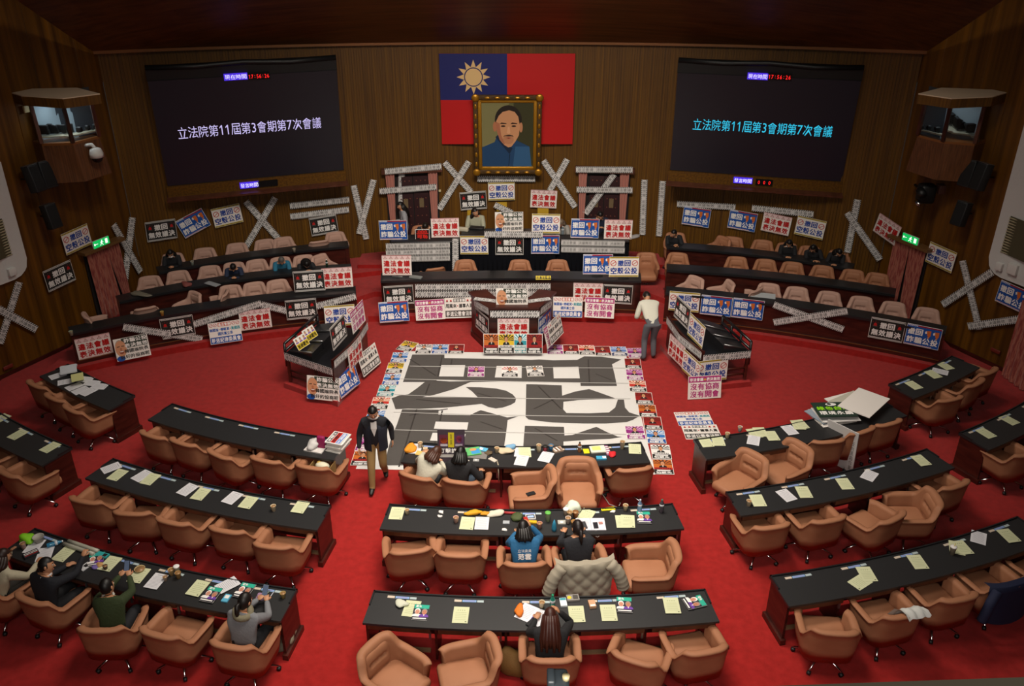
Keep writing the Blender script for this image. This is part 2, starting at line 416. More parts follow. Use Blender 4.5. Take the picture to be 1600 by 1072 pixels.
ps.poly([(.01, .22), (.05, .22), (.075, .06), (.03, .03), (-.02, .06)], K('#cf9a72')); ps.poly([(-.12, -.05), (-.08, -.005), (.03, .015), (.13, -.005), (.16, -.05), (.1, -.02), (.03, -.03), (-.06, -.02)], K('#3c2a20'))
ps.up(); ps.poly([(-.05, -.07), (.03, -.055), (.1, -.07), (.03, -.095)], K('#8d4438'))
c0 = ps.obj('canvas', pt, fix=False)
mg = mat('gilt_frame', '#a8761c', rough=.35, metal=.6, bump=(40, .5, .01)); mg2 = mat('dark_gilt', '#4c3411', rough=.5, metal=.3, bump=(60, .8, .02))
fr = MB()
for sx in (-1, 1): fr.rbox((sx*.70, 0, .01), (.10, 1.86, .06), mg); fr.rbox((sx*.80, 0, .03), (.12, 2.02, .10), mg2)
for sy in (-1, 1): fr.rbox((0, sy*.88, .01), (1.5, .10, .06), mg); fr.rbox((0, sy*.97, .03), (1.72, .12, .10), mg2)
for sx in (-1, 1):
    for sy in (-1, 1): fr.ell((sx*.80, sy*.97, .08), (.1, .1, .04), mg)
    for k in range(7): fr.ell((sx*.80, -.75+.25*k, .08), (.035, .07, .025), mg)
for sy in (-1, 1):
    for k in range(5): fr.ell((-.5+.25*k, sy*.97, .08), (.07, .035, .025), mg)
fr.obj('frame', pt)
p0 = VY(793, 211, 22.5); frame_at(pt, p0, Vector((1, 0, 0)), Vector((0, -.07, 1)))

# ================================================================ big screens
def screen(TL, TR, BL, BR, ledgeL, ledgeR, txtc, side, tcol):
    B0 = W(*BL, .30)[0]; B1 = W(*BR, .30)[0]; zb = (B0.z+B1.z)/2
    B0 = G(BL[0], BL[1], zb); B1 = G(BR[0], BR[1], zb)
    X = (B1-B0).normalized(); Nn = X.cross(UP); 
    tilt = math.radians(7); U = (UP*math.cos(tilt)+Nn*math.sin(tilt)); Nn = X.cross(U)
    def on(x, y):
        d = ray(x, y); t = (B0-Vector((0, 0, EYE))).dot(Nn)/d.dot(Nn); q = Vector((0, 0, EYE))+d*t-B0
        return q.dot(X), q.dot(U)
    wl = (B1-B0).length; h = (on(*TL)[1]+on(*TR)[1])/2
    t = thing('video_wall', 'large black video wall %s of the flag with %s lettering across it' % (side, tcol[0]), 'screen')
    s = Sheet(wl, h, mat('screen_black', '#15131a', rough=.35, emis='#17141b', estr=.22), .06, edge=K('#0c0c0e')); s.up()
    me = mat('screen_text_'+tcol[0], '#000000', emis=tcol[1], estr=tcol[2])
    tx, ty = on(*txtc); s.text('立法院第11屆第3會期第7次會議', tx-wl/2, ty-h/2, wl*.79, .30, me, bold=.004)
    o = s.obj('display', t, fix=False)
    hb = MB(); hb.box((0, h/2+.13, -.12), (wl+.02, .27, .26), mat('black_shroud', '#0b0f11', rough=.5)) 
    hb.tube([(-wl/2, h/2+.30, .02), (-wl/4, h/2+.27, .03), (0, h/2+.31, .02), (wl/4, h/2+.26, .03), (wl/2, h/2+.30, .02)], .06, mat('black_shroud', '#0b0f11'))
    hb.obj('shroud', t)
    hb = MB(); hb.box((0, 0, -.22), (wl+.04, h, .3), M_SLAT); hb.box((0, -h/2-.14, -.12), (wl+.06, .26, .42), M_SLAT); hb.obj('surround', t)
    hb = MB(); hb.box((0, -h/2-.29, -.02), (wl+.12, .05, .62), M_MAHO2); hb.obj('ledge', t)
    def led(px, py, txt, wdt, red):
        u, v = on(px, py); q = Sheet(wdt, .15, K('#070709') if red else mat('led_violet', '#3a25c0', emis='#4a2fe0', estr=.9), .03); q.up()
        q.text(txt, 0, 0, wdt*.94, .115, mat('led_red', '#200000', emis='#ff2020', estr=1.5) if red else mat('led_white', '#ffffff', emis='#e8e0ff', estr=1), bold=.0)
        oo = q.obj('led_clock' if red else 'led_sign', t, fix=False); oo.location = (u-wl/2, v-h/2, .06 if v > h/2 else .115)
    if side == 'left': led(368, 118.5, '現在時間', .52, 0); led(404, 117.5, '17:56:26', .50, 1); led(389, 286, '發言時間', .45, 0); led(417, 283.5, ' ', .5, 1)
    else: led(1184, 118, '現在時間', .46, 0); led(1218, 119, '17:56:26', .54, 1); led(1161, 279, '發言時間', .45, 0); led(1194, 282, '000', .4, 1)
    frame_at(t, B0+X*wl/2+U*h/2, X, U)
    return t
screen((232, 122), (528, 113), (262, 290), (537, 265), None, None, (392, 199), 'left', ('violet-white', '#d6caff', .9))
screen((1056, 114), (1345, 125), (1047, 265), (1315, 283), None, None, (1190, 199), 'right', ('cyan', '#38d8ff', .8))

# ================================================================ interpreters' booths
def Fw(x, y, z, gap=.04):
    p = G(x, y, z); q = W(x, y, gap)[0]
    return p if (p-Vector((0, 0, EYE))).length < (q-Vector((0, 0, EYE))).length else q
def booth(side, roof, win, sill, bot):
    # straight levels: each footprint is read at its own height
    t = thing('interpreter_booth', 'wooden interpreter booth with angled windows high on the %s wall' % side, 'booth')
    zR, zW, zS, zB = 5.68, 5.48, 4.65, 3.83
    R_ = [G(*p, zR) for p in roof]; A = [G(*p, zW) for p in win]; S = [G(*p, zS) for p in sill]; B = [G(*p, zB) for p in bot]
    ow = Vector((-1, .8, 0)) if side == 'left' else Vector((1, .8, 0))
    def back(p, d): return p+ow.normalized()*d
    m = MB(); P = [Vector((p.x, p.y)) for p in R_]+[]; 
    P = [P[0], P[1], P[2], back(R_[2], .9).to_2d(), back(R_[0], .9).to_2d()]
    m.prism(P, zR-.02, zR, mat('pale_roof_board', '#cdb79c', rough=.7)); m.prism([p for p in P], zW, zR-.02, M_SLAT); m.obj('roof', t)
    # lower box, leaning
    m = MB(); V = list(S)+list(B)+[back(S[0], .9), back(S[2], .9), back(B[0], .9), back(B[2], .9)]
    m.add(V, [(0, 1, 4, 3), (1, 2, 5, 4), (2, 7, 9, 5), (6, 0, 3, 8), (3, 4, 5, 9, 8)], mat('booth_slats', '#6f4727', rough=.5, noise=((30, 30, .5), 5, '#523018', .35, .65)))
    m.obj('lower_panel', t, fix=False)
    m = MB(); m.prism([S[0].to_2d(), S[1].to_2d(), S[2].to_2d(), back(S[2], .5).to_2d(), back(S[0], .5).to_2d()], zS-.03, zS+.02, M_LIP); m.obj('sill', t)
    for a, b, c, d in ((A[0], A[1], S[0], S[1]), (A[1], A[2], S[1], S[2])):
        c2 = c+Vector((0, 0, .02)); d2 = d+Vector((0, 0, .02)); m = MB()
        for p, q in ((c2, a), (d2, b)): m = MB(); m.tube([p, q], .05, M_MAHO2, n=4, smooth=False); m.obj('window_post', t)
        m = MB(); nn = (b-a).cross(c-a).normalized()*.004; m.add([c2, d2, b, a, c2+nn, d2+nn, b+nn, a+nn], [(0, 1, 2, 3), (7, 6, 5, 4)], glass()); m.obj('pane', t)
    # inside: pale back board, dark cabinet, desk and monitors
    x0, x1, xm = (52, 150, 106) if side == 'left' else (1536, 1440, 1486)
    q0, q1, q2 = [W(x, 190, .10)[0] for x in (x0, xm, x1)]
    for q in (q0, q1, q2): q.z = zS
    m = MB(); m.add([q0, q1, q1+UP*.85, q0+UP*.85], [(0, 1, 2, 3)], mat('booth_pale_wall', '#9fb0b8', rough=.8)); m.add([q1, q2, q2+UP*.85, q1+UP*.85], [(0, 1, 2, 3)], mat('booth_dark_wall', '#3a4046', rough=.8)); m.obj('inner_wall', t)
    mid = lambda p, q, f: p.lerp(q, f)
    m = MB(); zz = zS+.14; m.ribbon([mid(S[0], q0, .3).to_2d(), mid(S[1], q1, .22).to_2d(), mid(S[2], q2, .15).to_2d()], [mid(S[0], q0, .8).to_2d(), mid(S[1], q1, .6).to_2d(), mid(S[2], q2, .4).to_2d()], zz-.03, zz, mat('booth_desk', '#b8b29a', rough=.6)); m.obj('desk', t)
    for k, f in enumerate((.25, .55, .85)):
        c = mid(S[0].lerp(S[1], f), q0.lerp(q1, f), .5); m = MB(); m.rbox((c.x, c.y, zz+.12), (.20, .1, .18), M_RUBBER, .01); m.obj('equipment', t)
        c = mid(S[1].lerp(S[2], f), q1.lerp(q2, f), .3); m = MB(); m.rbox((c.x, c.y, zz+.08), (.12, .1, .12), M_RUBBER, .03); m.obj('equipment', t)
    c = mid(S[1], q1, .35); l = bpy.data.lights.new('booth_lamp', 'AREA'); l.size = .5; l.energy = 7 if side == 'left' else 2; l.color = (.8, .93, 1)
    lo = bpy.data.objects.new('booth_lamp', l); COL.objects.link(lo); lo.location = (c.x, c.y, zW-.03)
booth('left', [(33, 149), (98, 153.5), (156, 146)], [(47, 160), (98, 163), (141, 156)], [(65, 226), (114, 224.5), (155, 214)], [(80, 287), (133, 284), (175, 270)])
booth('right', [(1552, 150.5), (1487, 153.5), (1435, 146)], [(1540, 161), (1486, 163), (1447, 157)], [(1523, 226), (1473, 222), (1434, 212)], [(1510, 285), (1460, 281), (1415, 266)])

# ================================================================ wall-mounted things
def speaker(px, py, lab, zturn, hgt=.56, offd=.35):
    t = thing('wall_speaker', lab, 'speaker', group='loudspeakers on the side walls')
    m = MB(); m.rbox((0, 0, 0), (.26, .22, hgt), mat('speaker_black', '#191b1d', rough=.6), .02); m.box((0, 0, hgt/2+.002), (.25, .21, .008), M_GREYM); m.obj('cabinet', t)
    m = MB(); m.rbox((0, -.112, 0), (.22, .012, hgt-.06), mat('speaker_grille', '#0e0f10', rough=.9), .004); m.obj('grille', t)
    m = MB(); m.tube([(0, .1, 0), (0, .38, .02)], .018, M_RUBBER); m.box((0, .39, .02), (.12, .02, .12), M_RUBBER); m.obj('bracket', t)
    p, T, Nn = W(px, py, offd); t.location = p; t.rotation_euler = (math.radians(-12), 0, math.atan2(Nn.y, Nn.x)+math.pi/2+zturn); return t
speaker(53, 279, 'nearer of the two black loudspeakers below the left booth', .15)
speaker(72, 273, 'further of the two black loudspeakers below the left booth', -.1)
speaker(80, 338, 'single black loudspeaker lower on the left wall, beside the posters', 0, .52)
speaker(1514, 271, 'further of the two black loudspeakers below the right booth', .1)
speaker(1533, 276, 'nearer of the two black loudspeakers below the right booth', -.15)
speaker(1502, 334, 'single black loudspeaker lower on the right wall above the exit sign', 0, .52)
t = thing('dome_camera', 'white dome security camera under the left booth window', 'camera')
m = MB(); m.rbox((-.28, 0, .12), (.08, .14, .2), M_WHITE, .02); m.tube([(-.26, 0, .14), (-.05, 0, .16), (0, 0, .08)], .04, M_WHITE); m.obj('bracket', t)
m = MB(); m.lathe([(.05, .1), (.11, .07), (.14, -.02), (.14, -.1)], M_WHITE); m.obj('housing', t)
m = MB(); m.ell((0, 0, -.1), (.12, .12, .12), mat('dome_black', '#0c0c0d', rough=.1)); m.obj('dome', t)
t.location = G(150, 238, 4.40)
t = thing('stage_lamp', 'black stage lamp cluster mounted below the right booth', 'lamp')
m = MB(); m.rbox((0, 0, 0), (.34, .3, .42), M_RUBBER, .06); m.tube([(-.2, -.1, .1), (-.2, -.3, .05)], .09, M_RUBBER); m.tube([(-.22, -.1, -.14), (-.22, -.26, -.18)], .05, M_CHROME); m.obj('housing', t)
m = MB(); m.rbox((.3, 0, .1), (.16, .2, .2), mat('brown_lamp_box', '#5a3a30', rough=.5), .02); m.obj('side_box', t)
m = MB(); m.tube([(0, .1, 0), (0, .6, 0)], .03, M_RUBBER); m.obj('bracket', t)
t.location = W(1447, 302, .45)[0]

def wallbox(name, lab, cat, px, py, w, h, d, m_):
    s = MB(); s.rbox((0, 0, d/2), (w, h, d), m_, .008); o = s.obj(name); tag(o, lab, cat); onwall(o, px, py, 0, .03); return o
# white air-conditioning panels with rounded lower corner
def acpanel(sg):
    c = W(36, 414)[0] if sg < 0 else W(1547, 426)[0]
    # the panel follows the wall: far edge at c, running back towards the gallery
    zb, zt = 2.02, 4.45 if sg < 0 else 5.8
    t = thing('ventilation_panel', 'white stucco wall panel with a louvred grille, %s edge of the hall' % ('left' if sg < 0 else 'right'), 'panel')
    T = Vector((-.10, -1, 0)) if sg < 0 else Vector((.10, -1, 0)); T.normalize()
    a = c.xy.to_3d(); L = 4.0; inn = Vector((1, 0, 0)) if sg < 0 else Vector((-1, 0, 0))
    pts = []; r = .35
    # outline in (u,z)
    out = [(0, zt)] if sg < 0 else [(0, zt)]
    for k in range(7): th = math.pi+math.pi/2*k/6; out.append((r+r*math.cos(th), zb+r+r*math.sin(th)))
    out += [(L, zb), (L, zt)]
    def P(u, z, d):
        # position on the wall polyline at distance u towards the gallery
        pl = [Vector((sg*x, y, 0)) for x, y in SIDE]; pos = None
        y = a.y-u*.95
        for q0, q1 in zip(pl, pl[1:]):
            if q1.y <= y <= q0.y: f = (q0.y-y)/(q0.y-q1.y); pos = q0.lerp(q1, f); break
        return Vector((pos.x, pos.y, z))+inn*d
    us = [0, .05, .1, .2, .35, .7, 1.1, 1.6, 2.4, 4.0]; V = []
    def low(u): return zb if u >= r else zb+r-math.sqrt(max(0, r*r-(r-u)**2))
    m = MB()
    for u in us: V += [P(u, low(u), .01), P(u, zt, .01), P(u, low(u), .12), P(u, zt, .12)]
    F = []
    for i in range(len(us)-1):
        p, q = 4*i, 4*i+4; F += [(p+2, q+2, q+3, p+3), (p, q, q+2, p+2), (p+1, p+3, q+3, q+1)]
    F += [(0, 2, 3, 1)]
    m.add(V, F, M_STUCCO); m.obj('panel', t)
    g0 = .28 if sg < 0 else .22
    m = MB(); z0, z1 = 2.55, 3.35
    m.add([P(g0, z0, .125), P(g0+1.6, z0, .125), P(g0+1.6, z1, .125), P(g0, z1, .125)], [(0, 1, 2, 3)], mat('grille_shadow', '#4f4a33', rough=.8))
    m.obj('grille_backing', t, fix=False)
    for k in range(14):
        z = z0+(z1-z0)*(k+.3)/14; m = MB(); m.tube([P(g0, z, .14), P(g0+.8, z, .14), P(g0+1.6, z, .14)], .014, mat('cream_louvre', '#c9c2a0', rough=.5), n=4); m.obj('louvre', t)
acpanel(-1); acpanel(1)
# ================================================================ doorways, curtains, exit signs
M_CURT = mat('pink_curtain', '#a5604e', rough=.9, noise=((34, 34, 5), 2, '#83332c', .42, .6), sheen=.3)
M_CURT2 = mat('plain_pink_curtain', '#a86a5c', rough=.9, sheen=.3)
M_DOOR = mat('dark_red_padded_door', '#2c0f12', rough=.5)
def pleats(m, top, bot, z1, z0, mtl, n=7, depth=.05, pinch=None):
    """curtain between two plan segments (top a,b) and (bottom a,b), drop z1..z0"""
    V = []; K_ = n*6; R_ = 8
    for j in range(R_+1):
        f = j/R_; z = z1+(z0-z1)*f
        a = top[0].lerp(bot[0], f); b = top[1].lerp(bot[1], f)
        if pinch: 
            g = math.exp(-((f-pinch[0])/.18)**2)*pinch[1]; mid = a.lerp(b, pinch[2]); a = a.lerp(mid, g); b = b.lerp(mid, g)
        T = (b-a).normalized(); Nn = Vector((-T.y, T.x))
        for i in range(K_+1):
            u = i/K_; p = a.lerp(b, u)+Nn*depth*math.sin(2*math.pi*n*u)*(1-.3*f); V.append((p.x, p.y, z))
    F = [(j*(K_+1)+i, j*(K_+1)+i+1, (j+1)*(K_+1)+i+1, (j+1)*(K_+1)+i) for j in range(R_) for i in range(K_)]
    m.add(V, F, mtl, True)
def wp(px, py, o=.1): return W(px, py, o)[0].xy
for nm, lab, xl, xr, ytop in (('doorway', 'dark doorway with tied pink curtains behind the left of the rostrum', 595, 690, 262), ('doorway', 'dark doorway with tied pink curtains behind the right of the rostrum', 899, 992, 262)):
    t = thing(nm, lab, 'doorway')
    a, b = wp(xl+6, ytop, .03), wp(xr-6, ytop, .03); zt = 2.72; zb = .6
    T = (b-a).normalized(); inn = Vector((T.y, -T.x))
    m = MB(); m.ribbon([a, b], [a+inn*.03, b+inn*.03], zb, zt, mat('doorway_dark', '#140a0a', rough=.8)); m.obj('recess', t)
    for k in range(2):
        p = a.lerp(b, .22+.30*k); q = a.lerp(b, .50+.30*k)
        m = MB(); m.ribbon([p+inn*.03, q+inn*.03], [p+inn*.07, q+inn*.07], zb, zt-.12, M_DOOR)
        for i in range(3):
            for j in range(8):
                c = p.lerp(q, .2+.3*i)+inn*.07; m.ell((c.x, c.y, zb+.2+.24*j), (.018, .018, .018), mat('brass_stud', '#6d3b2a', rough=.4), 6, 4)
        d = m.obj('door_leaf', t); c = p.lerp(q, .5)+inn*.075
        m = MB(); m.ribbon([p.lerp(q, .35)+inn*.07, p.lerp(q, .65)+inn*.07], [p.lerp(q, .35)+inn*.08, p.lerp(q, .65)+inn*.08], 1.75, 2.0, mat('notice_plate', '#6c5a40', rough=.5)); m.obj('plate', d)
    for u0, u1, tie in ((0.0, .17, .3), (.80, .98, .7)):
        m = MB(); pleats(m, (a.lerp(b, u0)+inn*.14, a.lerp(b, u1)+inn*.14), (a.lerp(b, u0+.06)+inn*.12, a.lerp(b, u1-.04)+inn*.12), zt, zb+.1, M_CURT2, 3, .03); m.obj('curtain', t, fix=False)
    m = MB(); m.ribbon([a-T*.1, b+T*.1], [a-T*.1+inn*.2, b+T*.1+inn*.2], zt, zt+.12, M_MAHO2); m.obj('pelmet', t)
for lab, (x0, y0), (x1, y1), sg in (('side doorway with patterned pink curtains, under the left exit sign', (128, 393), (178, 373), -1), ('side doorway with closed patterned pink curtains, under the right exit sign', (1402, 377), (1453, 392), 1)):
    t = thing('curtained_side_doorway', lab, 'doorway')
    a, b = wp(x0, y0, .03), wp(x1, y1, .03)
    if sg < 0: pass
    T = (b-a).normalized(); inn = Vector((T.y, -T.x)); zt = 2.0; zb = .28
    m = MB(); m.ribbon([a, b], [a+inn*.03, b+inn*.03], zb-.12, zt, mat('doorway_dark', '#140a0a')); m.obj('recess', t)
    if sg < 0: segs = [(0, .62, .05, .74), (.60, 1.0, .86, 1.02)]
    else: segs = [(0, 1.0, .0, .45), (.3, 1.0, .55, .98)]
    if sg > 0: segs = [(0, .5, 0.02, .5), (.5, 1.0, .62, .98)]
    for u0, u1, v0, v1 in segs:
        m = MB(); pleats(m, (a.lerp(b, u0)+inn*.12, a.lerp(b, u1)+inn*.12), (a.lerp(b, v0)+inn*.14, a.lerp(b, v1)+inn*.14), zt, zb-.1, M_CURT, 5, .035); m.obj('curtain', t, fix=False)
    m = MB(); m.ribbon([a-T*.12, b+T*.12], [a-T*.12+inn*.24, b+T*.12+inn*.24], zt, zt+.07, mat('pelmet_wood', '#6b4a26', rough=.5)); m.obj('pelmet', t)
    c = a.lerp(b, .42 if sg < 0 else .55)+inn*.2
    e = thing('exit_sign', 'lit green running-man exit sign on the %s side doorway ledge' % ('left' if sg < 0 else 'right'), 'exit sign')
    s = Sheet(.44, .17, mat('exit_green', '#0aa050', emis='#12c860', estr=.75), .04, edge=M_WHITE); s.up()
    mw = mat('exit_white', '#ffffff', emis='#f4fff4', estr=.9)
    s.disc(.02, .045, .016, .016, mw); s.poly([(0, .03), (.03, .03), (.02, -.02), (.05, -.06), (.035, -.065), (.0, -.025), (-.03, -.065), (-.045, -.055), (-.01, -.01)], mw); s.poly([(-.03, .01), (0, .03), (.06, .005), (.055, -.005), (.01, .012), (-.025, 0)], mw)
    s.rect(-.14, 0, .10, .012, mw); s.rect(-.18, 0, .03, .05, mw); s.rect(.14, 0, .07, .11, mw); 
    s.obj('face', e, fix=False); frame_at(e, Vector((c.x, c.y, zt+.07+.09)), T.to_3d(), UP)
# curtain at the right edge
t = thing('curtain', 'strip of patterned pink curtain at the far right edge, low on the wall', 'curtain')
a, b = Vector((10.62, 16.75)), Vector((10.75, 15.7)); m = MB(); pleats(m, (a, b), (a+Vector((-.05, -.1)), b), 1.75, .02, M_CURT, 6, .04); m.obj('fabric', t, fix=False)
# small wall fittings
wallbox('thermostat', 'white thermostat box on the left ventilation panel', 'thermostat', 13, 423, .16, .16, .16, M_WHITE)
wallbox('thermostat', 'left one of the two white control boxes on the right ventilation panel', 'thermostat', 1567, 415, .14, .16, .16, M_WHITE)
wallbox('thermostat', 'right one of the two white control boxes on the right ventilation panel', 'thermostat', 1588, 419, .2, .22, .16, M_WHITE)
wallbox('wall_switch', 'small cream wall switch left of the left booth window', 'switch', 40, 170, .13, .14, .05, mat('cream_plastic', '#c9b98d', rough=.5))
wallbox('door_switch', 'small cream plate beside the left rostrum doorway', 'switch', 686, 298, .1, .06, .03, mat('cream_plastic', '#c9b98d'))
wallbox('wall_outlet', 'red outlined outlet low on the left wall', 'outlet', 12, 573, .22, .08, .03, mat('outlet_red', '#6d2216', rough=.6))
wallbox('wall_outlet', 'red outlined outlet low on the right wall', 'outlet', 1556, 548, .22, .08, .03, mat('outlet_red', '#6d2216'))

# ================================================================ desks
CC = Vector((.3, 27.5)); DEP = .60; HT = .75
def arcpts(r, a0, a1, n=14): return [CC+Vector((math.sin(a0+(a1-a0)*i/n), -math.cos(a0+(a1-a0)*i/n)))*r for i in range(n+1)]
M_STRIP = [ink('#7fa3cc'), ink('#c8b9a8'), ink('#8d8fc0'), ink('#a9b7b9')]
def floordesk(name, lab, pl, pr, seats, stickers=True, panelx=None):
    """pl, pr: image ends of the far edge; seats: number of places"""
    a = G(*pl, HT).xy-CC; b = G(*pr, HT).xy-CC
    r = (a.length+b.length)/2; a0 = math.atan2(a.x, -a.y); a1 = math.atan2(b.x, -b.y)
    t = thing(name, lab, 'desk')
    far = arcpts(r, a0, a1); near = arcpts(r+DEP, a0, a1)
    m = MB(); m.ribbon(far, near, HT-.035, HT, M_BLACK); m.obj('desktop', t)
    m = MB(); m.ribbon(far, arcpts(r+.022, a0, a1), HT, HT+.022, M_LIPB)
    for k, s_ in ((0, 1), (-1, -1)):
        e = .022/r*s_; A_ = [far[k], far[k].lerp(near[k], .45)]; aa = a0 if k == 0 else a1
        B_ = [CC+Vector((math.sin(aa+e), -math.cos(aa+e)))*q for q in (r, r+DEP*.45)]
        m.ribbon(A_, B_, HT, HT+.022, M_LIPB)
    m.obj('raised_edge', t)
    da = .03/r
    m = MB(); m.ribbon(arcpts(r+.03, a0+da, a1-da), arcpts(r+.055, a0+da, a1-da), .08, HT-.035, M_MAHO); m.obj('front_panel', t)
    for aa, s_ in ((a0, 1), (a1, -1)):
        u = lambda q, e: CC+Vector((math.sin(aa+e*s_/r), -math.cos(aa+e*s_/r)))*q
        m = MB(); m.ribbon([u(r+.03, .02), u(r+DEP-.06, .02)], [u(r+.03, .055), u(r+DEP-.06, .055)], .0, HT-.035, M_MAHO)
        e_ = m.obj('end_panel', t)
        m = MB(); m.ribbon([u(r+.0, -.012), u(r+DEP-.02, -.012)], [u(r, .065), u(r+DEP-.02, .065)], 0, .09, M_MAHO); m.obj('plinth', e_)
    for i in range(1, seats):
        am = a0+(a1-a0)*i/seats; u = lambda q, e: CC+Vector((math.sin(am+e/r), -math.cos(am+e/r)))*q
        m = MB(); m.ribbon([u(r+.06, -.015), u(r+DEP-.16, -.015)], [u(r+.06, .015), u(r+DEP-.16, .015)], 0, HT-.035, M_MAHO); m.obj('divider', t)
    w1 = (a1-a0)/seats
    for i in range(seats):
        s0 = a0+w1*i+.05/r; s1 = a0+w1*(i+1)-.05/r
        m = MB(); m.ribbon(arcpts(r+.28, s0, s1, 4), arcpts(r+DEP-.035, s0, s1, 4), HT-.14, HT-.036, M_MAHO2); dd = m.obj('drawer', t)
        m = MB(); m.ribbon(arcpts(r+.30, s0+.05/r, s1-.05/r, 2), arcpts(r+.36, s0+.05/r, s1-.05/r, 2), .04, .07, mat('footrest_wood', '#8a6a4c', rough=.6)); m.obj('footrest', t)
        am = a0+w1*(i+.93); c = CC+Vector((math.sin(am), -math.cos(am)))*(r+DEP-.09)
        m = MB(); m.box((c.x, c.y, HT-.21), (.03, .03, .14), M_GREYM); m.obj('microphone_clip', t)
        if stickers:
            am = a0+w1*(i+.45); q0 = am-.2/r; 
            for k, (l0, l1, c_) in enumerate(((0, .10, 1), (.11, .30, 0), (.31, .40, 3))):
                m = MB(); m.ribbon(arcpts(r+.065, q0+l0/r, q0+l1/r, 2), arcpts(r+.105, q0+l0/r, q0+l1/r, 2), HT, HT+.004, M_STRIP[c_])
                if k == 1: m.ribbon(arcpts(r+.075, q0+(l0+.02)/r, q0+(l1-.02)/r, 2), arcpts(r+.095, q0+(l0+.02)/r, q0+(l1-.02)/r, 2), HT+.004, HT+.006, M_STRIP[2])
                m.obj('name_strip', t)
    t['_r'] = r; t['_a0'] = a0; t['_a1'] = a1
    return t
DK = {}
LB = {'C1': ('curved black desk nearest the bottom centre of the hall, five places', (583, 927), (1100, 918), 5),
 'C2': ('curved black desk crowded with cups and bottles, middle of the centre desks', (608, 790), (1050, 786), 5),
 'C3': ('curved black desk with the standing laptop, at the foot of the white banner', (638, 695), (1000, 688), 5),
 'L3': ('curved black desk behind the walking man, magazine stack on its end', (262, 636), (545, 683), 5),
 'L4': ('curved black desk with paired white and green papers, left block', (173, 720), (520, 787), 5),
 'L5': ('long curved black desk at the lower left where four people sit', (50, 830), (468, 917), 6),
 'L1': ('short black desk covered with sheets and document pile, upper left', (104, 571), (214, 617), 3),
 'L2': ('black desk cut by the left edge with green sheets on it', (-40, 625), (118, 697), 4),
 'R1': ('short black desk with four green sheets, upper right', (1482, 555), (1392, 603), 3),
 'R2': ('black desk cut by the right edge, below the short one', (1650, 597), (1496, 676), 4),
 'R3': ('curved black desk piled with placards, right block', (1388, 632), (1078, 680), 5),
 'R4': ('curved black desk with scattered green sheets below the placard pile', (1446, 701), (1134, 771), 5),
 'R5': ('long curved black desk at the lower right with a drink cup', (1586, 806), (1204, 903), 5)}
for k, (lab, p, q, n) in LB.items():
    if k[0] == 'R': p, q = q, p
    DK[k] = floordesk('curved_desk', lab, p, q, n, stickers=k not in ('L1',))

def bench(lab, top, z, base, seats, depth=.37, ends=True):
    t = thing('bench_desk', lab, 'desk')
    far = off(top, depth)
    m = MB(); m.ribbon(top, far, z-.05, z, mat('bench_black_top', '#1b1b1d', rough=.35)); m.ribbon(off(top, -.03), off(top, .0), z-.06, z-.005, M_LIPB); m.obj('desktop', t)
    m = MB(); m.ribbon(off(top, .03), off(top, .06), base, z-.05, M_MAHO); m.obj('front_panel', t)
    m = MB(); m.ribbon(off(top, -.02), off(top, .03), base, base+.08, M_MAHO); m.ribbon(off(top, -.025), off(top, -.02), base+.08, base+.09, M_LIP); m.obj('plinth', t)
    for f in (0, 1):
        P = cut(top, 0, .02) if f == 0 else cut(top, .98, 1)
        m = MB(); m.ribbon(P, off(P, depth-.02), base, z-.05, M_MAHO); m.obj('end_panel', t)
    return t
bench('lowest bench desk of the left tiers, hung with placards and tape', T1L, .90, .15, 7)
bench('middle bench desk of the left tiers', T2L, 1.04, .29, 6)
bench('topmost bench desk of the left tiers, against the wall', T3L, 1.17, .42, 5)
bench('lowest bench desk of the right tiers, hung with placards and tape', T1R, .90, .15, 7)
bench('middle bench desk of the right tiers', T2R, 1.04, .29, 6)
bench('topmost bench desk of the right tiers, against the wall', T3R, 1.17, .42, 5)

# ---------------------------------------------------------------- rostrum
DF = quadc((-3.08, 19.45), (0, 19.62), (3.12, 19.45))
t = thing('clerk_desk', 'long dark desk along the front of the rostrum behind the speaking podium', 'desk')
m = MB(); m.ribbon(off(DF, -.06), off(DF, .42), .97, 1.02, mat('bench_black_top', '#1b1b1d')); m.obj('desktop', t)
m = MB(); m.ribbon(DF, off(DF, .04), .15, .97, mat('brown_desk_front', '#3f221a', rough=.4, noise=((3, 3, 10), 4, '#2c1510', .3, .7))); m.obj('front_panel', t)
m = MB(); m.ribbon(off(DF, -.05), DF, .15, .24, M_MAHO); m.ribbon(off(DF, -.055), off(DF, -.05), .24, .25, M_LIP); m.obj('plinth', t)
for P in (cut(DF, 0, .02), cut(DF, .98, 1)):
    m = MB(); m.ribbon(P, off(P, .4), 0, .97, M_MAHO); m.obj('end_panel', t)
t = thing('presiding_desk', 'high black-draped presiding desk on the rostrum under the portrait', 'desk')
HYw, HYm = 21.0, 20.9
def hb_(x0, x1, y, z, nm, d=.5):
    m = MB(); m.box(((x0+x1)/2, y+.02, (.3+z)/2), (x1-x0, .05, z-.3-.04), M_CLOTH)
    for k in range(int((x1-x0)/.12)): m.tube([(x0+.06+.12*k, y-.005, .3), (x0+.06+.12*k, y-.002, z-.06)], .022, M_CLOTH, n=5)
    m.obj('black_drape', t); m = MB(); m.rbox(((x0+x1)/2, y+d/2-.05, z-.02), (x1-x0+.02, d, .045), mat('bench_black_top', '#1b1b1d'), .01); m.obj(nm, t)
hb_(-2.98, -1.22, HYw, 1.42, 'desktop'); hb_(1.14, 2.98, HYw, 1.42, 'desktop'); hb_(-1.22, 1.14, HYm, 1.60, 'raised_desktop', .55)
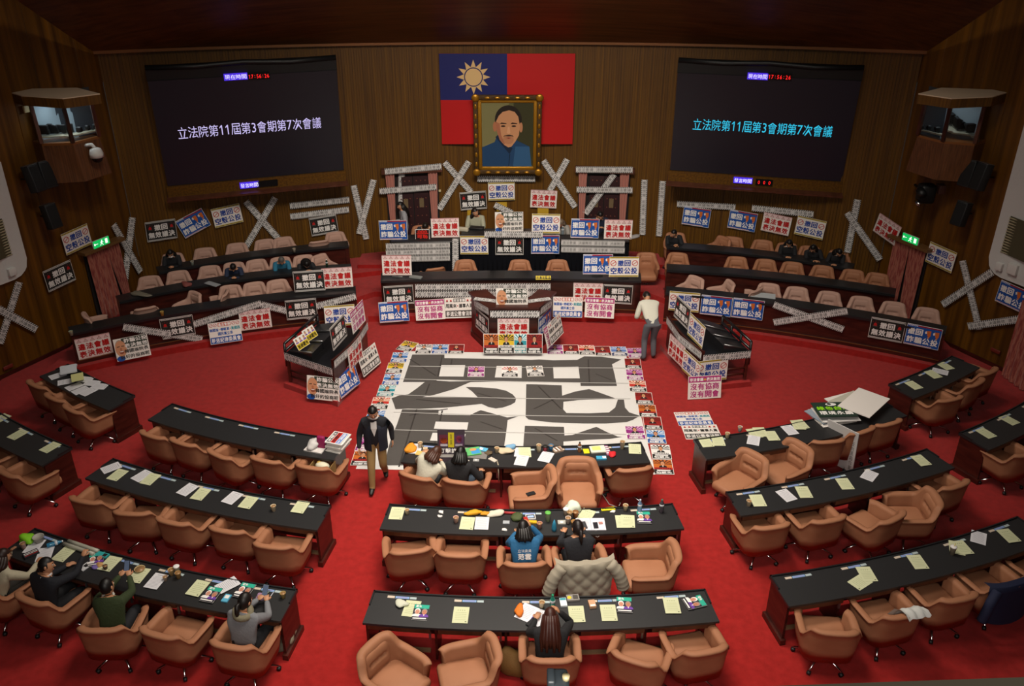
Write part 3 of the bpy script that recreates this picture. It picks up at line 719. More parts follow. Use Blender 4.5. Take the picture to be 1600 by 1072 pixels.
m = MB(); m.box((-2.98, 21.25, .86), (.05, .5, 1.1), M_CLOTH); m.obj('end_panel', t); m = MB(); m.box((2.98, 21.25, .86), (.05, .5, 1.1), M_CLOTH); m.obj('end_panel', t)

# ---------------------------------------------------------------- central podium: half-hexagon front
t = thing('podium', 'dark five-sided speaking podium at the head of the banner, wrapped in printed tape', 'podium')
PB = [G(739, 543, 0).xy, G(762, 556, 0).xy, G(842, 556, 0).xy, G(863, 541, 0).xy]
PB = [Vector((-.92, 18.55)), Vector((-.50, 17.72)), Vector((.62, 17.72)), Vector((1.02, 18.55))]
m = MB(); m.prism(PB+[Vector((1.02, 18.75)), Vector((-.92, 18.75))], .0, .12, M_MAHO); m.obj('plinth', t)
for a, b in zip(PB, PB[1:]):
    m = MB(); q = [a.lerp(b, .01), a.lerp(b, .99)]; m.ribbon([a+(Vector((.05, 18.6))-a)*.03, b+(Vector((.05, 18.6))-b)*.03], [a+(Vector((.05, 18.6))-a)*.08, b+(Vector((.05, 18.6))-b)*.08], .12, 1.08, M_MAHO); m.obj('panel', t)
PT = [p+(p-Vector((.05, 18.6)))*.04 for p in PB]
inner = [p+(Vector((.05, 18.9))-p)*.38 for p in PB]
m = MB(); m.ribbon(PT, inner, 1.08, 1.13, M_MAHO); m.obj('desktop', t)
PODT = PT

# ---------------------------------------------------------------- the two side stands
def stand(side, q, lab, bh=.1):
    """long black report table on a low red dais: q = four plan corners (front-near, front-far, back-far, back-near)"""
    t = thing('report_table', lab, 'table')
    fn, ff, bf, bn = q; z = .80
    m = MB(); ctr = (fn+ff+bf+bn)/4; P = [ctr+(p-ctr)*1.13 for p in q]; m.prism(P if side < 0 else P[::-1], 0, .12, M_CARPET); dais = m.obj('red_dais', t)
    m = MB(); m.prism(q, z-.04, z, mat('stand_black', '#141416', rough=.3)); m.obj('tabletop', t)
    # high front board with the curved apron
    m = MB(); A = [fn, ff]; n_ = Vector((-(ff-fn).y, (ff-fn).x)).normalized()*(-1 if side < 0 else 1)
    bow = quadc(fn, (fn+ff)/2+(fn-bn).normalized()*.10, ff)
    m.ribbon(bow, [p+(bn-fn).normalized()*.04 for p in bow], .16, z+bh, M_MAHO); m.obj('front_panel', t)
    # sloped reading trays and rail along the users' side
    for k in range(3):
        u0, u1 = .03+.32*k, .33+.32*k
        a = fn.lerp(ff, u0).lerp(bn.lerp(bf, u0), .45); b = fn.lerp(ff, u1).lerp(bn.lerp(bf, u1), .45); c = bn.lerp(bf, u1).lerp(fn.lerp(ff, u1), .08); d = bn.lerp(bf, u0).lerp(fn.lerp(ff, u0), .08)
        m = MB(); m.add([(a.x, a.y, z+.16), (b.x, b.y, z+.16), (c.x, c.y, z+.03), (d.x, d.y, z+.03), (a.x, a.y, z), (b.x, b.y, z), (c.x, c.y, z), (d.x, d.y, z)], [(0, 1, 2, 3), (7, 6, 5, 4), (0, 4, 5, 1), (1, 5, 6, 2), (2, 6, 7, 3), (3, 7, 4, 0)], mat('tray_black', '#202022', rough=.28)); tr = m.obj('reading_tray', t)
        m = MB(); m.tube([(d.x, d.y, z+.06), (a.x, a.y, z+.19)], .016, M_GREYM); m.obj('metal_strip', tr)
    m = MB()
    for k in range(4):
        u = k/3; p = bn.lerp(bf, u); m.tube([(p.x, p.y, z-.3), (p.x, p.y, z+.22)], .028, mat('rail_black', '#0e0e10', rough=.3), n=6)
    for zz in (.06, .22): m.tube([(bn.x, bn.y, z+zz), (bf.x, bf.y, z+zz)], .03, mat('rail_black', '#0e0e10'), n=6)
    m.obj('back_rail', t)
    for p, q_ in ((bn, fn), (bf, ff)):
        for f in (.04, .62):
            c = p.lerp(q_, f); m = MB(); m.box((c.x, c.y, z/2+.06), (.06, .06, z-.2), M_MAHO); m.obj('leg', t)
    for zz in (.28, .42):
        m = MB(); a = bn.lerp(fn, .04); b = bn.lerp(fn, .62); m.tube([(a.x, a.y, zz), (b.x, b.y, zz)], .025, M_MAHO, n=4); m.obj('stretcher', t)
    return t
# corners read from the table-top outline at its height
zS_ = .80
SL = [G(521, 577, zS_).xy, G(573, 516, zS_).xy, G(497, 506, zS_).xy, G(446, 552, zS_).xy]
SR = [G(1098, 556, zS_).xy, G(1044, 500, zS_).xy, G(1128, 508, zS_).xy, G(1172, 549, zS_).xy]
stand(-1, SL, 'black report table on a red dais left of the banner, placards around it', .2)
stand(1, SR, 'black report table on a red dais right of the banner, placards around it')
# ================================================================ armchairs
def chair_proto():
    t = thing('armchair', 'x', 'chair')
    # shell: U from the right arm's front round the back to the left arm's front; chair faces +Y
    path = []; hw, hd = .375, .36
    def sup(th, a, b, e=4.2):
        c, s = math.cos(th), math.sin(th); return Vector((a*abs(c)**(2/e)*(1 if c >= 0 else -1), b*abs(s)**(2/e)*(1 if s >= 0 else -1)))
    n = 32; us = []
    for i in range(n+1):
        th = math.radians(44)-math.radians(268)*i/n     # +Y front open
        path.append(sup(th, hw, hd)); us.append(abs(i/n-.5)*2)
    def top(u):                                    # u 0 = middle of back, 1 = arm front
        if u < .34: return .885-.03*u
        if u < .56: f = (u-.34)/.22; f = f*f*(3-2*f); return .875*(1-f)+.675*f
        return .675-.035*(u-.56)/.44
    def tap(u): return .14 if u < .36 else .14*max(0, (.56-u)/.2)
    rings = []; V = []; prof_n = 12
    for p, u in zip(path, us):
        zt = top(u); zb = .27; lean = .045*max(0, 1-u*1.8)      # back leans outwards
        d = p.normalized(); out = Vector((d.x, d.y))
        th_ = .045+.012*(1-u)
        ring = []
        def pt(f, o):                              # f height fraction, o offset outwards
            shr = 1-.14*(1-f)
            q = Vector((p.x*shr*(1-tap(u)*f), p.y*(1-.13*(1-f))))+out*o; q.y -= lean*f
            return (q.x, q.y, zb+(zt-zb)*f)
        ring = [pt(0, 0), pt(.35, .004), pt(.75, .004), pt(.925, .004), pt(.938, .014), pt(.975, .012), pt(1.0, -.01), pt(1.0, -th_-.01), pt(.96, -th_-.035), pt(.88, -th_-.04), pt(.6, -th_-.03), pt(.25, -th_-.03)]
        V += ring
    k = prof_n; F = [(i*k+j, (i+1)*k+j, (i+1)*k+(j+1) % k, i*k+(j+1) % k) for i in range(n) for j in range(k)]
    F += [tuple(range(k)), tuple(reversed([n*k+j for j in range(k)]))]
    m = MB(); m.add(V, F, M_SALMON, True); sh = m.obj('shell', t)
    # inner back pad with tufting
    m = MB(); V = []; nx, nz = 20, 16
    for side in (0, 1):
        for j in range(nz+1):
            for i in range(nx+1):
                x = -.25+.50*i/nx; z = .43+.40*j/nz
                e = (1-abs(2*i/nx-1)**4)*(1-abs(2*j/nz-1)**4)
                pil = .07*e**.5
                if side: 
                    for bx in (-.1, 0, .1):
                        for bz in ((.645,) if True else ()): pil -= .05*math.exp(-(((x-bx)/.028)**2+((z-bz)/.024)**2))
                    pil -= .028*math.exp(-((z-.645)/.02)**2)*(1 if abs(x) < .13 else 0)
                V.append((x*(1-.06*(z-.43)), -.30-.03*(z-.43)/.4-.03*(1-(x/.25)**2)+(pil if side else 0)+.02, z))
    q = (nx+1)*(nz+1)
    F = [(j*(nx+1)+i, j*(nx+1)+i+1, (j+1)*(nx+1)+i+1, (j+1)*(nx+1)+i) for j in range(nz) for i in range(nx)]
    m.add(V, [tuple(a+q for a in f) for f in F], M_SALMON, True); bp = m.obj('back_cushion', t, fix=False)
    m = MB(); m.rbox((0, .04, .385), (.56, .62, .15), M_SALMON, .05); m.obj('seat', t)
    m = MB(); m.rbox((0, .03, .30), (.46, .48, .07), M_SALMOND, .02); m.obj('seat_base', t)
    # piping line under the rim
    m = MB(); P = []
    for p, u in zip(path, us):
        zt = top(u); f = .93; lean = .045*max(0, 1-u*1.8); shr = 1-.14*(1-f); d = p.normalized()
        P.append((p.x*shr*(1-tap(u)*f)+d.x*.008, p.y*(1-.13*(1-f))+d.y*.008-lean*f, (.27+(zt-.27)*f)))
    m.tube(P, .006, M_SALMOND, n=4); m.obj('piping', t)
    m = MB(); m.tube([(0, 0, .09), (0, 0, .24)], .028, M_CHROME, n=8); m.obj('column', t)
    for k_ in range(5):
        a = math.radians(72*k_+18); d = Vector((math.cos(a), math.sin(a), 0)); m = MB()
        m.tube([d*.02+UP*.13, d*.16+UP*.115, d*.34+UP*.075], [.026, .02, .014], M_CHROME if True else M_RUBBER, n=5); lg = m.obj('leg', t)
        m = MB(); s_ = Vector((-d.y, d.x, 0)); c = d*.34+UP*.03
        m.tube([c-s_*.022, c+s_*.022], .03, M_RUBBER, n=8); m.obj('caster', lg)
    return t
CH0 = chair_proto(); CHN = [0]
def chair(L, R, label, group, z=.86, zf=0.0, bench=None):
    """L, R: sight lines to the two upper corners of the back as seen from behind"""
    a = G(L[0], L[1], z).xy; b = G(R[0], R[1], z).xy; d = (b-a).normalized(); f = Vector((-d.y, d.x)); c = (a+b)/2+f*.37
    rz = math.atan2(f.y, f.x)-math.pi/2
    if bench:
        mx = (L[0]+R[0])/2; d_ = ray(mx, (L[1]+R[1])/2); B_ = bench; q_ = None
        for p0, p1 in zip(B_, B_[1:]):
            e = p1-p0; den = d_.x*e.y-d_.y*e.x; t_ = (p0.x*e.y-p0.y*e.x)/den; u_ = (p0.x*d_.y-p0.y*d_.x)/den
            if -.02 <= u_ <= 1.02 or (p0 is B_[0] and u_ < 0) or (p1 is B_[-1] and u_ > 1): q_ = Vector((d_.x*t_, d_.y*t_))
        c = q_
    sc = .80 if bench else 1.0
    o = CH0 if CHN[0] == 0 else tree(CH0)
    CHN[0] += 1; o.location = (c.x, c.y, zf); o.rotation_euler = (0, 0, rz); o.scale = (sc, .78, 1.0) if bench else (1.06, 1.05, 1.0); o['label'] = label; o['group'] = group; o['category'] = 'chair'
    return o
def row(lst, where, group, z=.86, zf=0.0, extra={}, bench=None):
    n = len(lst); out = []
    for i, (L, R) in enumerate(lst):
        pos = 'only' if n == 1 else nth(i, n)
        lab = extra.get(i) or ('salmon leather armchair, %s %s' % (pos, where))
        out.append(chair(L, R, lab, group, z, zf, bench))
    return out
CH = {}
CH['L1'] = row([((34, 592), (73, 611)), ((63, 613), (101, 631)), ((92, 630), (129, 650))], 'of three at the desk covered with sheets', 'armchairs of the left block')
CH['L2'] = row([((-60, 693), (-21, 715)), ((-12, 728), (27, 750))], 'of two cut by the left edge', 'armchairs of the left block')
CH['L3'] = row([((207, 671), (263, 690)), ((256, 683), (310, 701)), ((315, 699), (364, 722)), ((384, 713), (441, 726)), ((457, 726), (515, 735))], 'of five at the magazine stack desk', 'armchairs of the left block', extra={4: 'salmon leather armchair beside the magazine stack, a cardboard box on its seat'})
CH['L4'] = row([((95, 776), (166, 790)), ((169, 801), (239, 804)), ((236, 809), (298, 823)), ((315, 823), (389, 836)), ((388, 850), (460, 858))], 'of five at the desk with paired papers', 'armchairs of the left block')
CH['L5'] = row([((-75, 905), (-8, 935)), ((5, 922), (86, 954)), ((109, 985), (200, 984)), ((200, 979), (290, 1004)), ((313, 1002), (405, 1018))], 'of five at the lower left desk', 'armchairs of the left block', extra={0: 'salmon armchair cut by the left edge, under the person in cream jacket', 1: 'salmon armchair holding the man in the dark suit', 2: 'salmon armchair behind the man in the green jacket', 3: 'empty salmon armchair between green-jacket man and grey-hooded woman', 4: 'salmon armchair holding the grey-hooded woman with the phone'})
CH['C1'] = row([((605, 984), (555, 1029)), ((782, 1036), (768, 988)), ((816, 1032), (907, 1032)), ((946, 1018), (1035, 1046)), ((1062, 1026), (1148, 1010))], 'of five at the bottom centre desk', 'armchairs of the centre block', extra={0: 'salmon armchair turned away to the right, leftmost at bottom centre desk', 1: 'salmon armchair facing left, second at the bottom centre desk', 2: 'salmon armchair holding the long-haired woman at bottom centre'})
CH['C2'] = row([((607, 866), (676, 858)), ((679, 866), (752, 869)), ((784, 883), (857, 882)), ((878, 884), (952, 878)), ((1063, 880), (1052, 840))], 'of five at the desk crowded with cups', 'armchairs of the centre block', extra={2: 'salmon armchair holding the person in the blue lettered jacket', 3: 'salmon armchair under the quilted beige coat', 4: 'salmon armchair turned to face left, right of the quilted coat'})
CH['C3'] = row([((618, 737), (677, 753)), ((690, 750), (748, 757)), ((868, 757), (862, 724)), ((931, 716), (873, 716)), ((963, 737), (1022, 731))], 'of five at the laptop desk', 'armchairs of the centre block', extra={0: 'salmon armchair holding the brown-haired person in white', 1: 'salmon armchair holding the black-haired person in black', 2: 'salmon armchair turned left with a phone on its seat', 3: 'salmon armchair turned to face the gallery, tufted back showing', 4: 'salmon armchair with blue folder and papers on its seat'})
CH['R1'] = row([((1466, 629), (1510, 619)), ((1512, 608), (1544, 589)), ((1531, 589), (1565, 573))], 'of three at the short right desk', 'armchairs of the right block')
CH['R2'] = row([((1586, 716), (1632, 701))], '', 'armchairs of the right block', extra={0: 'salmon armchair cut by the right edge at the half-hidden desk'})
CH['R3'] = row([((1203, 722), (1160, 698)), ((1271, 706), (1236, 684)), ((1271, 692), (1322, 688)), ((1332, 680), (1370, 667)), ((1372, 667), (1412, 656))], 'of five at the placard pile desk', 'armchairs of the right block', extra={0: 'salmon armchair turned toward the gallery, leftmost at placard pile desk', 1: 'salmon armchair turned toward the gallery, second at placard pile desk'})
CH['R4'] = row([((1170, 829), (1246, 818)), ((1262, 820), (1333, 806)), ((1374, 823), (1423, 797)), ((1472, 790), (1455, 763)), ((1477, 766), (1518, 751))], 'of five at the scattered sheets desk', 'armchairs of the right block', extra={3: 'salmon armchair turned left, fourth at the scattered sheets desk'})
CH['R5'] = row([((1262, 986), (1353, 992)), ((1375, 970), (1455, 953)), ((1462, 944), (1543, 927)), ((1549, 924), (1624, 902)), ((1640, 905), (1700, 880))], 'of five at the lower right desk', 'armchairs of the right block', extra={1: 'salmon armchair with a white towel over its back', 3: 'salmon armchair with a navy jacket hung behind, lower right'})
g = 'armchairs of the side tiers'
CH['LT1'] = row([((145, 478), (159, 499)), ((204, 484), (246, 476)), ((302, 470), (279, 460)), ((331, 471), (341, 455)), ((374, 454), (345, 457)), ((413, 449), (383, 453)), ((451, 444), (420, 449))], 'of seven at the lowest left bench', g, .99, .15, bench=off(T1L, .56))
CH['LT2'] = row([((250, 437), (214, 441)), ((295, 432), (261, 436)), ((343, 417), (308, 420)), ((380, 416), (350, 419)), ((417, 411), (386, 415)), ((455, 406), (423, 410)), ((491, 402), (460, 406)), ((517, 399), (497, 406))], 'of eight at the middle left bench', g, 1.15, .29, bench=off(T2L, .53))
CH['LT3'] = row([((283, 397), (252, 400)), ((334, 389), (302, 392)), ((385, 386), (354, 389)), ((431, 380), (399, 384)), ((458, 380), (434, 384)), ((480, 380), (512, 376)), ((539, 367), (511, 370))], 'of seven at the topmost left bench', g, 1.30, .42, bench=off(T3L, .46))
CH['RT1'] = row([((1090, 438), (1067, 429)), ((1133, 444), (1121, 432)), ((1157, 452), (1181, 440)), ((1219, 446), (1187, 443)), ((1263, 452), (1232, 449)), ((1314, 459), (1283, 456)), ((1366, 468), (1333, 465)), ((1416, 476), (1383, 472)), ((1469, 485), (1435, 480))], 'of nine at the lowest right bench', g, .99, .15, bench=off(T1R, .56))
CH['RT2'] = row([((1075, 395), (1045, 393)), ((1167, 403), (1139, 401)), ((1213, 411), (1183, 409)), ((1255, 417), (1224, 414)), ((1302, 424), (1270, 420)), ((1350, 429), (1318, 425)), ((1386, 434), (1358, 430))], 'of seven at the middle right bench', g, 1.15, .29, bench=off(T2R, .53))
CH['RT3'] = row([((1068, 366), (1045, 365)), ((1130, 375), (1113, 368)), ((1158, 377), (1131, 374)), ((1206, 380), (1178, 377)), ((1245, 385), (1218, 383)), ((1281, 389), (1254, 387)), ((1327, 395), (1299, 392))], 'of seven at the topmost right bench', g, 1.30, .42, bench=off(T3R, .46))
row([((662, 421), (690, 417)), ((741, 411), (713, 412)), ((827, 412), (798, 412)), ((886, 415), (858, 415))], 'of four behind the long rostrum desk', 'armchairs of the rostrum', 1.15, .15, bench=[Vector((-3, 20.42)), Vector((3, 20.42))])
row([((1025, 396), (1000, 396))], '', 'armchairs of the rostrum', 1.04, .15, {0: 'salmon armchair standing free in the aisle right of the rostrum'}, bench=[Vector((3.0, 20.9)), Vector((4, 20.9))])
row([((672, 353), (645, 354))], '', 'armchairs of the rostrum', 1.40, .50, {0: 'salmon armchair behind the red sign on the presiding desk'}, bench=[Vector((-3, 21.95)), Vector((3, 21.95))])
row([((908, 344), (882, 344))], '', 'armchairs of the rostrum', 1.40, .50, {0: 'salmon armchair behind the presiding desk right of the portrait'}, bench=[Vector((-3, 21.95)), Vector((3, 21.95))])

M_PALE = mat('pale_salmon', '#b08d7e', rough=.75, spec=.2)  # paler salmon for the left tiers and the lowest right bench
for k_ in ('LT1', 'LT2', 'LT3', 'RT1'):
    for c_ in CH[k_]:
        for b_ in c_.children:
            if b_.type == 'MESH' and b_.data.materials and b_.data.materials[0] == M_SALMON:
                b_.material_slots[0].link = 'OBJECT'; b_.material_slots[0].material = M_PALE
        c_['label'] = c_['label'].replace('salmon leather', 'pale salmon')
def proj(p):
    v = Vector(p)-Vector((0, 0, EYE)); dep = v.y*_c-v.z*_s; return (CXP+FPX*v.x/dep, CYP+FPX*(-v.y*_s-v.z*_c)/dep)
if 0:
    bpy.context.view_layer.update(); o = CH['C1'][2]; print('PROJ', o.location, proj(o.matrix_world @ Vector((0, -.40, .885))), proj(o.matrix_world @ Vector((-.37, -.37, .85))), [tuple(round(x, 2) for x in c.matrix_world.translation) for c in o.children][:2])
# ================================================================ placards
PW, PH = .70, .495
C_ = dict(blue=K('#1c4f9e'), white=K('#e6e3e0'), navy=K('#1c3f92'), red=K('#b3201f'), black=K('#232220'), yel=K('#d8bd2e'), cream=K('#e2dcd6'), mag=K('#a82a72'), pink=K('#e2c6c6'), skin=K('#c98f6a'), skin2=K('#8d4a34'), grey=K('#4a4642'), orange=K('#c9682c'), teal=K('#2f8f9c'), lblue=K('#9fb8dc'), purple=K('#6a3f9a'), gold=K('#caa52c'), green=K('#5aa03a'))
def checks(s, y, a, b, n=22, h=.03, x0=-.5, x1=.5):
    w_ = PW*(x1-x0)/n
    for r in range(2):
        for i in range(n):
            s.rect(PW*x0+w_*(i+.5), y+(r-.5)*h/2, w_, h/2, a if (i+r) % 2 else b)
def hazard(s, y, a, n=20, h=.025, w=None):
    w = w or PW; w_ = w/n
    for i in range(n): s.rect(-w/2+w_*(i+.5), y, w_*.5, h, a, skew=w_*.5)
def nosign(s, x, y, r):
    s.ring(x, y, r*.78, r, C_['red']); s.rect(x, y, r*1.7, r*.2, C_['red'], rot=35)
def siren(s, x, y, r):
    s.rect(x, y-r*.75, r*1.6, r*.4, C_['grey']); s.poly([(x-r*.6, y-r*.55), (x-r*.5, y+r*.3), (x, y+r*.75), (x+r*.5, y+r*.3), (x+r*.6, y-r*.55)], C_['red'])
    for a in (40, 90, 140): s.rect(x+r*1.05*math.cos(math.radians(a)), y+r*.3+r*.9*math.sin(math.radians(a)), r*.3, r*.1, C_['red'], rot=a)
def warn(s, x, y, r, m):
    s.poly([(x-r, y-r*.7), (x+r, y-r*.7), (x, y+r)], m); s.up(); s.poly([(x-r*.72, y-r*.55), (x+r*.72, y-r*.55), (x, y+r*.68)], C_['pink']); s.up(); s.rect(x, y+r*.05, r*.16, r*.6, m); s.rect(x, y-r*.42, r*.16, r*.14, m)
def face(s, x, y, w, h, skin=None, hair=None, suit=None):
    skin = skin or C_['skin']; hair = hair or C_['black']; suit = suit or C_['black']
    s.up(); s.poly([(x-w*.9, y-h), (x-w*.75, y-h*.55), (x-w*.2, y-h*.35), (x+w*.2, y-h*.35), (x+w*.75, y-h*.55), (x+w*.9, y-h)], suit)
    s.up(); s.poly([(x-w*.16, y-h*.4), (x+w*.16, y-h*.4), (x, y-h*.85)], C_['white']); s.disc(x, y+h*.18, w*.52, h*.62, hair, 14)
    s.up(); s.disc(x, y+h*.02, w*.42, h*.52, skin, 14); s.up()
    for sx in (-1, 1): s.rect(x+sx*w*.17, y+h*.12, w*.16, h*.05, C_['black'])
    s.rect(x, y-h*.22, w*.22, h*.06, C_['skin2']); s.rect(x, y-h*.02, w*.06, h*.14, C_['skin2'])
def P_A():
    s = Sheet(PW, PH, C_['white']); s.up(); s.rect(0, 0, PW-.015, PH-.015, C_['blue']); s.up(); checks(s, PH/2-.025, C_['white'], C_['blue'], 12, .035, -.48, -.2); checks(s, PH/2-.025, C_['red'], K('#6b2a3a'), 26, .03, -.2, .48); checks(s, -PH/2+.022, C_['red'], C_['white'], 26, .02, -.48, .3)
    s.up(); s.text('撤回', -.165, .085, .31, .165, C_['white'], .05); s.text('詐騙公投', 0, -.105, .64, .165, C_['white'], .05)
    for x in (.09, .25): s.poly([(x-.045, .15), (x+.05, .16), (x+.055, .05), (x+.02, .0), (x-.01, .04)], C_['orange']); s.poly([(x-.07, .12), (x-.035, .15), (x-.02, .09), (x-.055, .07)], C_['white']); s.poly([(x-.01, .0), (x+.04, .02), (x+.03, -.02), (x, -.02)], C_['skin'])
    return s
def P_B():
    s = Sheet(PW, PH, C_['cream']); s.up(); s.rect(0, PH/2-.022, PW-.01, .034, C_['yel']); s.rect(0, -PH/2+.022, PW-.01, .034, C_['yel']); s.up()
    hazard(s, PH/2-.022, C_['black'], 22, .034, PW-.03); hazard(s, -PH/2+.022, C_['black'], 22, .034, PW-.03)
    s.text('撤回', 0, .09, .32, .16, C_['navy'], .05); s.text('空殼公投', 0, -.095, .65, .175, C_['navy'], .05); nosign(s, -.255, .09, .072); nosign(s, .255, .09, .072)
    return s
def P_C():
    s = Sheet(PW, PH, C_['cream']); s.up(); s.rect(0, PH/2-.055, PW-.02, .10, C_['pink']); s.rect(0, PH/2-.008, PW, .012, C_['red']); hazard(s, -PH/2+.012, C_['red'], 26, .014, PW-.03); s.up()
    for i in range(5): warn(s, -.27+.135*i, PH/2-.065, .045, C_['skin2'])
    s.text('違法會議', 0, .045, .64, .165, C_['red'], .055); s.text('表決無效', 0, -.135, .64, .165, C_['red'], .055)
    return s
def P_D():
    s = Sheet(PW, PH, C_['cream']); s.up(); s.rect(0, 0, PW-.015, PH-.015, C_['black']); s.up(); checks(s, PH/2-.028, C_['white'], C_['black'], 44, .03, -.47, .47); checks(s, -PH/2+.028, C_['white'], C_['black'], 44, .03, -.47, .47)
    s.text('撤回', 0, .085, .32, .16, C_['white'], .05); s.text('無效議決', 0, -.095, .62, .165, C_['white'], .05); siren(s, -.25, .085, .06); siren(s, .25, .085, .06)
    return s
def P_E():
    s = Sheet(PW, PH, C_['cream']); s.up(); s.rect(0, .175, PW-.02, .125, C_['mag']); s.up(); s.text('非法會議', -.175, .172, .29, .08, C_['white'], .05); s.text('表決無效', .175, .172, .29, .08, C_['white'], .05); s.poly([(-.03, .15), (.03, .15), (0, .2)], C_['gold'])
    s.text('沒有協商', 0, .02, .62, .155, C_['mag'], .04); s.text('沒有開會', 0, -.145, .62, .155, C_['mag'], .04); return s
def P_F():
    s = Sheet(PW, PH, C_['cream']); s.up(); s.rect(0, .19, .28, .085, K('#c2523c')); s.rect(0, -.165, PW-.02, .145, C_['blue']); s.up(); s.text('違法會議', 0, .19, .27, .075, C_['white'], .05)
    for x in (-.29, -.2, .2, .29): nosign(s, x, .19, .04)
    s.text('韓國瑜', -.235, .075, .2, .08, C_['blue'], .04); s.text('傅崐萁', .0, .075, .2, .08, C_['blue'], .04); s.text('黃國昌', .235, .075, .2, .08, C_['teal'], .04)
    s.rect(-.118, .075, .02, .02, C_['blue']); s.rect(.118, .075, .02, .02, C_['blue']); s.text('國民黨立委', 0, -.022, .33, .08, C_['blue'], .04); s.text('移送紀律委員會', 0, -.165, .64, .115, C_['white'], .04); return s
def P_G():
    s = Sheet(PW, PH, C_['cream']); s.up(); s.rect(0, .185, .28, .09, C_['grey']); s.rect(0, -.14, PW-.02, .16, C_['grey']); s.up(); s.text('非法會議', 0, .185, .27, .08, C_['white'], .04)
    for x in (-.29, -.2, .2, .29): siren(s, x, .18, .035)
    s.text('周萬來', -.2, .05, .27, .11, C_['black'], .04); s.rect(-.045, .05, .025, .025, C_['red']); s.text('議事人員', .155, .05, .34, .11, C_['black'], .04); s.text('移送公懲會法辦', 0, -.14, .64, .125, C_['white'], .04); return s
def P_H():
    s = Sheet(PW, PH, C_['cream']); s.up(); s.rect(.07, .125, .52, .23, K('#3a4238')); 
    s.disc(-.235, .06, .1, .16, K('#a59a8c'), 16); s.up(); s.disc(-.225, .02, .115, .18, C_['skin'], 18); s.disc(-.26, -.2, .09, .06, C_['blue'], 10); s.up()
    s.disc(-.22, -.06, .05, .04, C_['skin2']); s.rect(-.27, .07, .06, .016, C_['black'], 8); s.rect(-.18, .07, .06, .016, C_['black'], -8); s.disc(-.225, .01, .025, .03, K('#b3714f')); s.up(); s.rect(-.22, -.045, .07, .018, C_['white'])
    s.text('詐騙公投', .095, .18, .48, .1, C_['white'], .045); s.text('表決無效', .095, .065, .48, .1, C_['white'], .045); s.text('韓國瑜院長', .08, -.055, .5, .09, C_['black'], .035); s.text('說好的協商呢', .03, -.175, .6, .09, C_['black'], .035); return s
PFN = {'A': (P_A, 'blue placard, white lettering'), 'B': (P_B, 'white placard, blue lettering and prohibition signs'), 'C': (P_C, 'white placard, red lettering under triangles'), 'D': (P_D, 'black placard with two red sirens'), 'E': (P_E, 'white placard, magenta lettering'), 'F': (P_F, 'white placard with blue footer'), 'G': (P_G, 'cream placard, grey lettering bands'), 'H': (P_H, 'placard with a laughing face')}
PME = {}
def placard(kind, where, group='protest placards'):
    if kind not in PME: PME[kind] = PFN[kind][0]().mesh('placard')
    o = link('placard', PME[kind]); return tag(o, PFN[kind][1]+', '+where, 'placard', group)
# --- on the walls
for k, x, y, r, wh in (('B', 120, 374, 3, 'left of the left exit sign'), ('D', 93, 431, 3, 'on the left wall below the left curtain doorway'), ('D', 252, 360, -2, 'leftmost of four placards under the left screen'), ('A', 302, 349, 20, 'tilted, under the left screen'), ('B', 355, 337, 5, 'between tilted placard and tape cross, left'), ('D', 506, 352, 4, 'under two tape bars on the left'),
    ('A', 1088, 339, -3, 'leftmost under the right screen'), ('A', 1160, 345, -3, 'second from left under the right screen'), ('C', 1213, 350, -4, 'under the right screen, between blue and white ones'), ('B', 1266, 356, -4, 'rightmost under the right screen'), ('C', 1386, 358, -12, 'left of the right exit sign'), ('B', 1470, 402, -3, 'right of the right curtain doorway'), ('A', 1583, 464, -3, 'at the right edge under ventilation panel'),
    ('B', 783.5, 299, 1, 'directly under the portrait'), ('D', 739.5, 313.5, 3, 'left below the portrait'), ('C', 849.5, 311, -2, 'right below the portrait')):
    onwall(placard(k, wh), x, y, r, .16 if x == 1386 else .09)
for x0, y0, x1, y1, wh in ((776, 316, 792, 330, 'below the white placard under the portrait'), (840, 324, 857, 336, 'below the red-lettered placard right of the portrait'), (730, 326, 736, 338, 'beside the seated woman under the portrait')):
    p0 = W(x0, y0, .06)[0]; p1 = W(x1, y1, .06)[0]; s = MB(); s.box((0, 0, 0), (abs(p1.x-p0.x), abs(p0.z-p1.z), .02), K('#b8932a')); o = s.obj('yellow_board'); tag(o, 'yellow board strip, '+wh, 'board'); onwall(o, (x0+x1)/2, (y0+y1)/2, 0, .06)

def hit(px, py, poly, offd=0.0):
    """sight line against a vertical face standing on a plan polyline; the face's outside is towards the camera"""
    d = ray(px, py); best = None
    for p, q in zip(poly, poly[1:]):
        e = q-p; den = d.x*e.y-d.y*e.x
        if abs(den) < 1e-9: continue
        t = (p.x*e.y-p.y*e.x)/den; u = (p.x*d.y-p.y*d.x)/den
        if t > 0 and -.25 <= u <= 1.25:
            sc_ = abs(u-.5)
            if best is None or sc_ < best[0]:
                T = e.normalized(); Nn = Vector((T.y, -T.x)); 
                if Nn.x*d.x+Nn.y*d.y > 0: Nn = -Nn
                best = (sc_, Vector((0, 0, EYE))+d*t, Nn)
    _, P, Nn = best; dn = -(d.x*Nn.x+d.y*Nn.y); P = P-d*(offd/dn); N3 = Vector((Nn.x, Nn.y, 0)); X = UP.cross(N3)
    return P, X, N3
def onface(o, px, py, poly, rot=0, offd=.02, lean=0):
    P, X, Nn = hit(px, py, poly, offd); a = math.radians(rot); l = math.radians(lean)
    U = UP*math.cos(l)-Nn*math.sin(l); Xr = X*math.cos(a)+U*math.sin(a); Ur = -X*math.sin(a)+U*math.cos(a)
    frame_at(o, P, Xr, Ur); return o
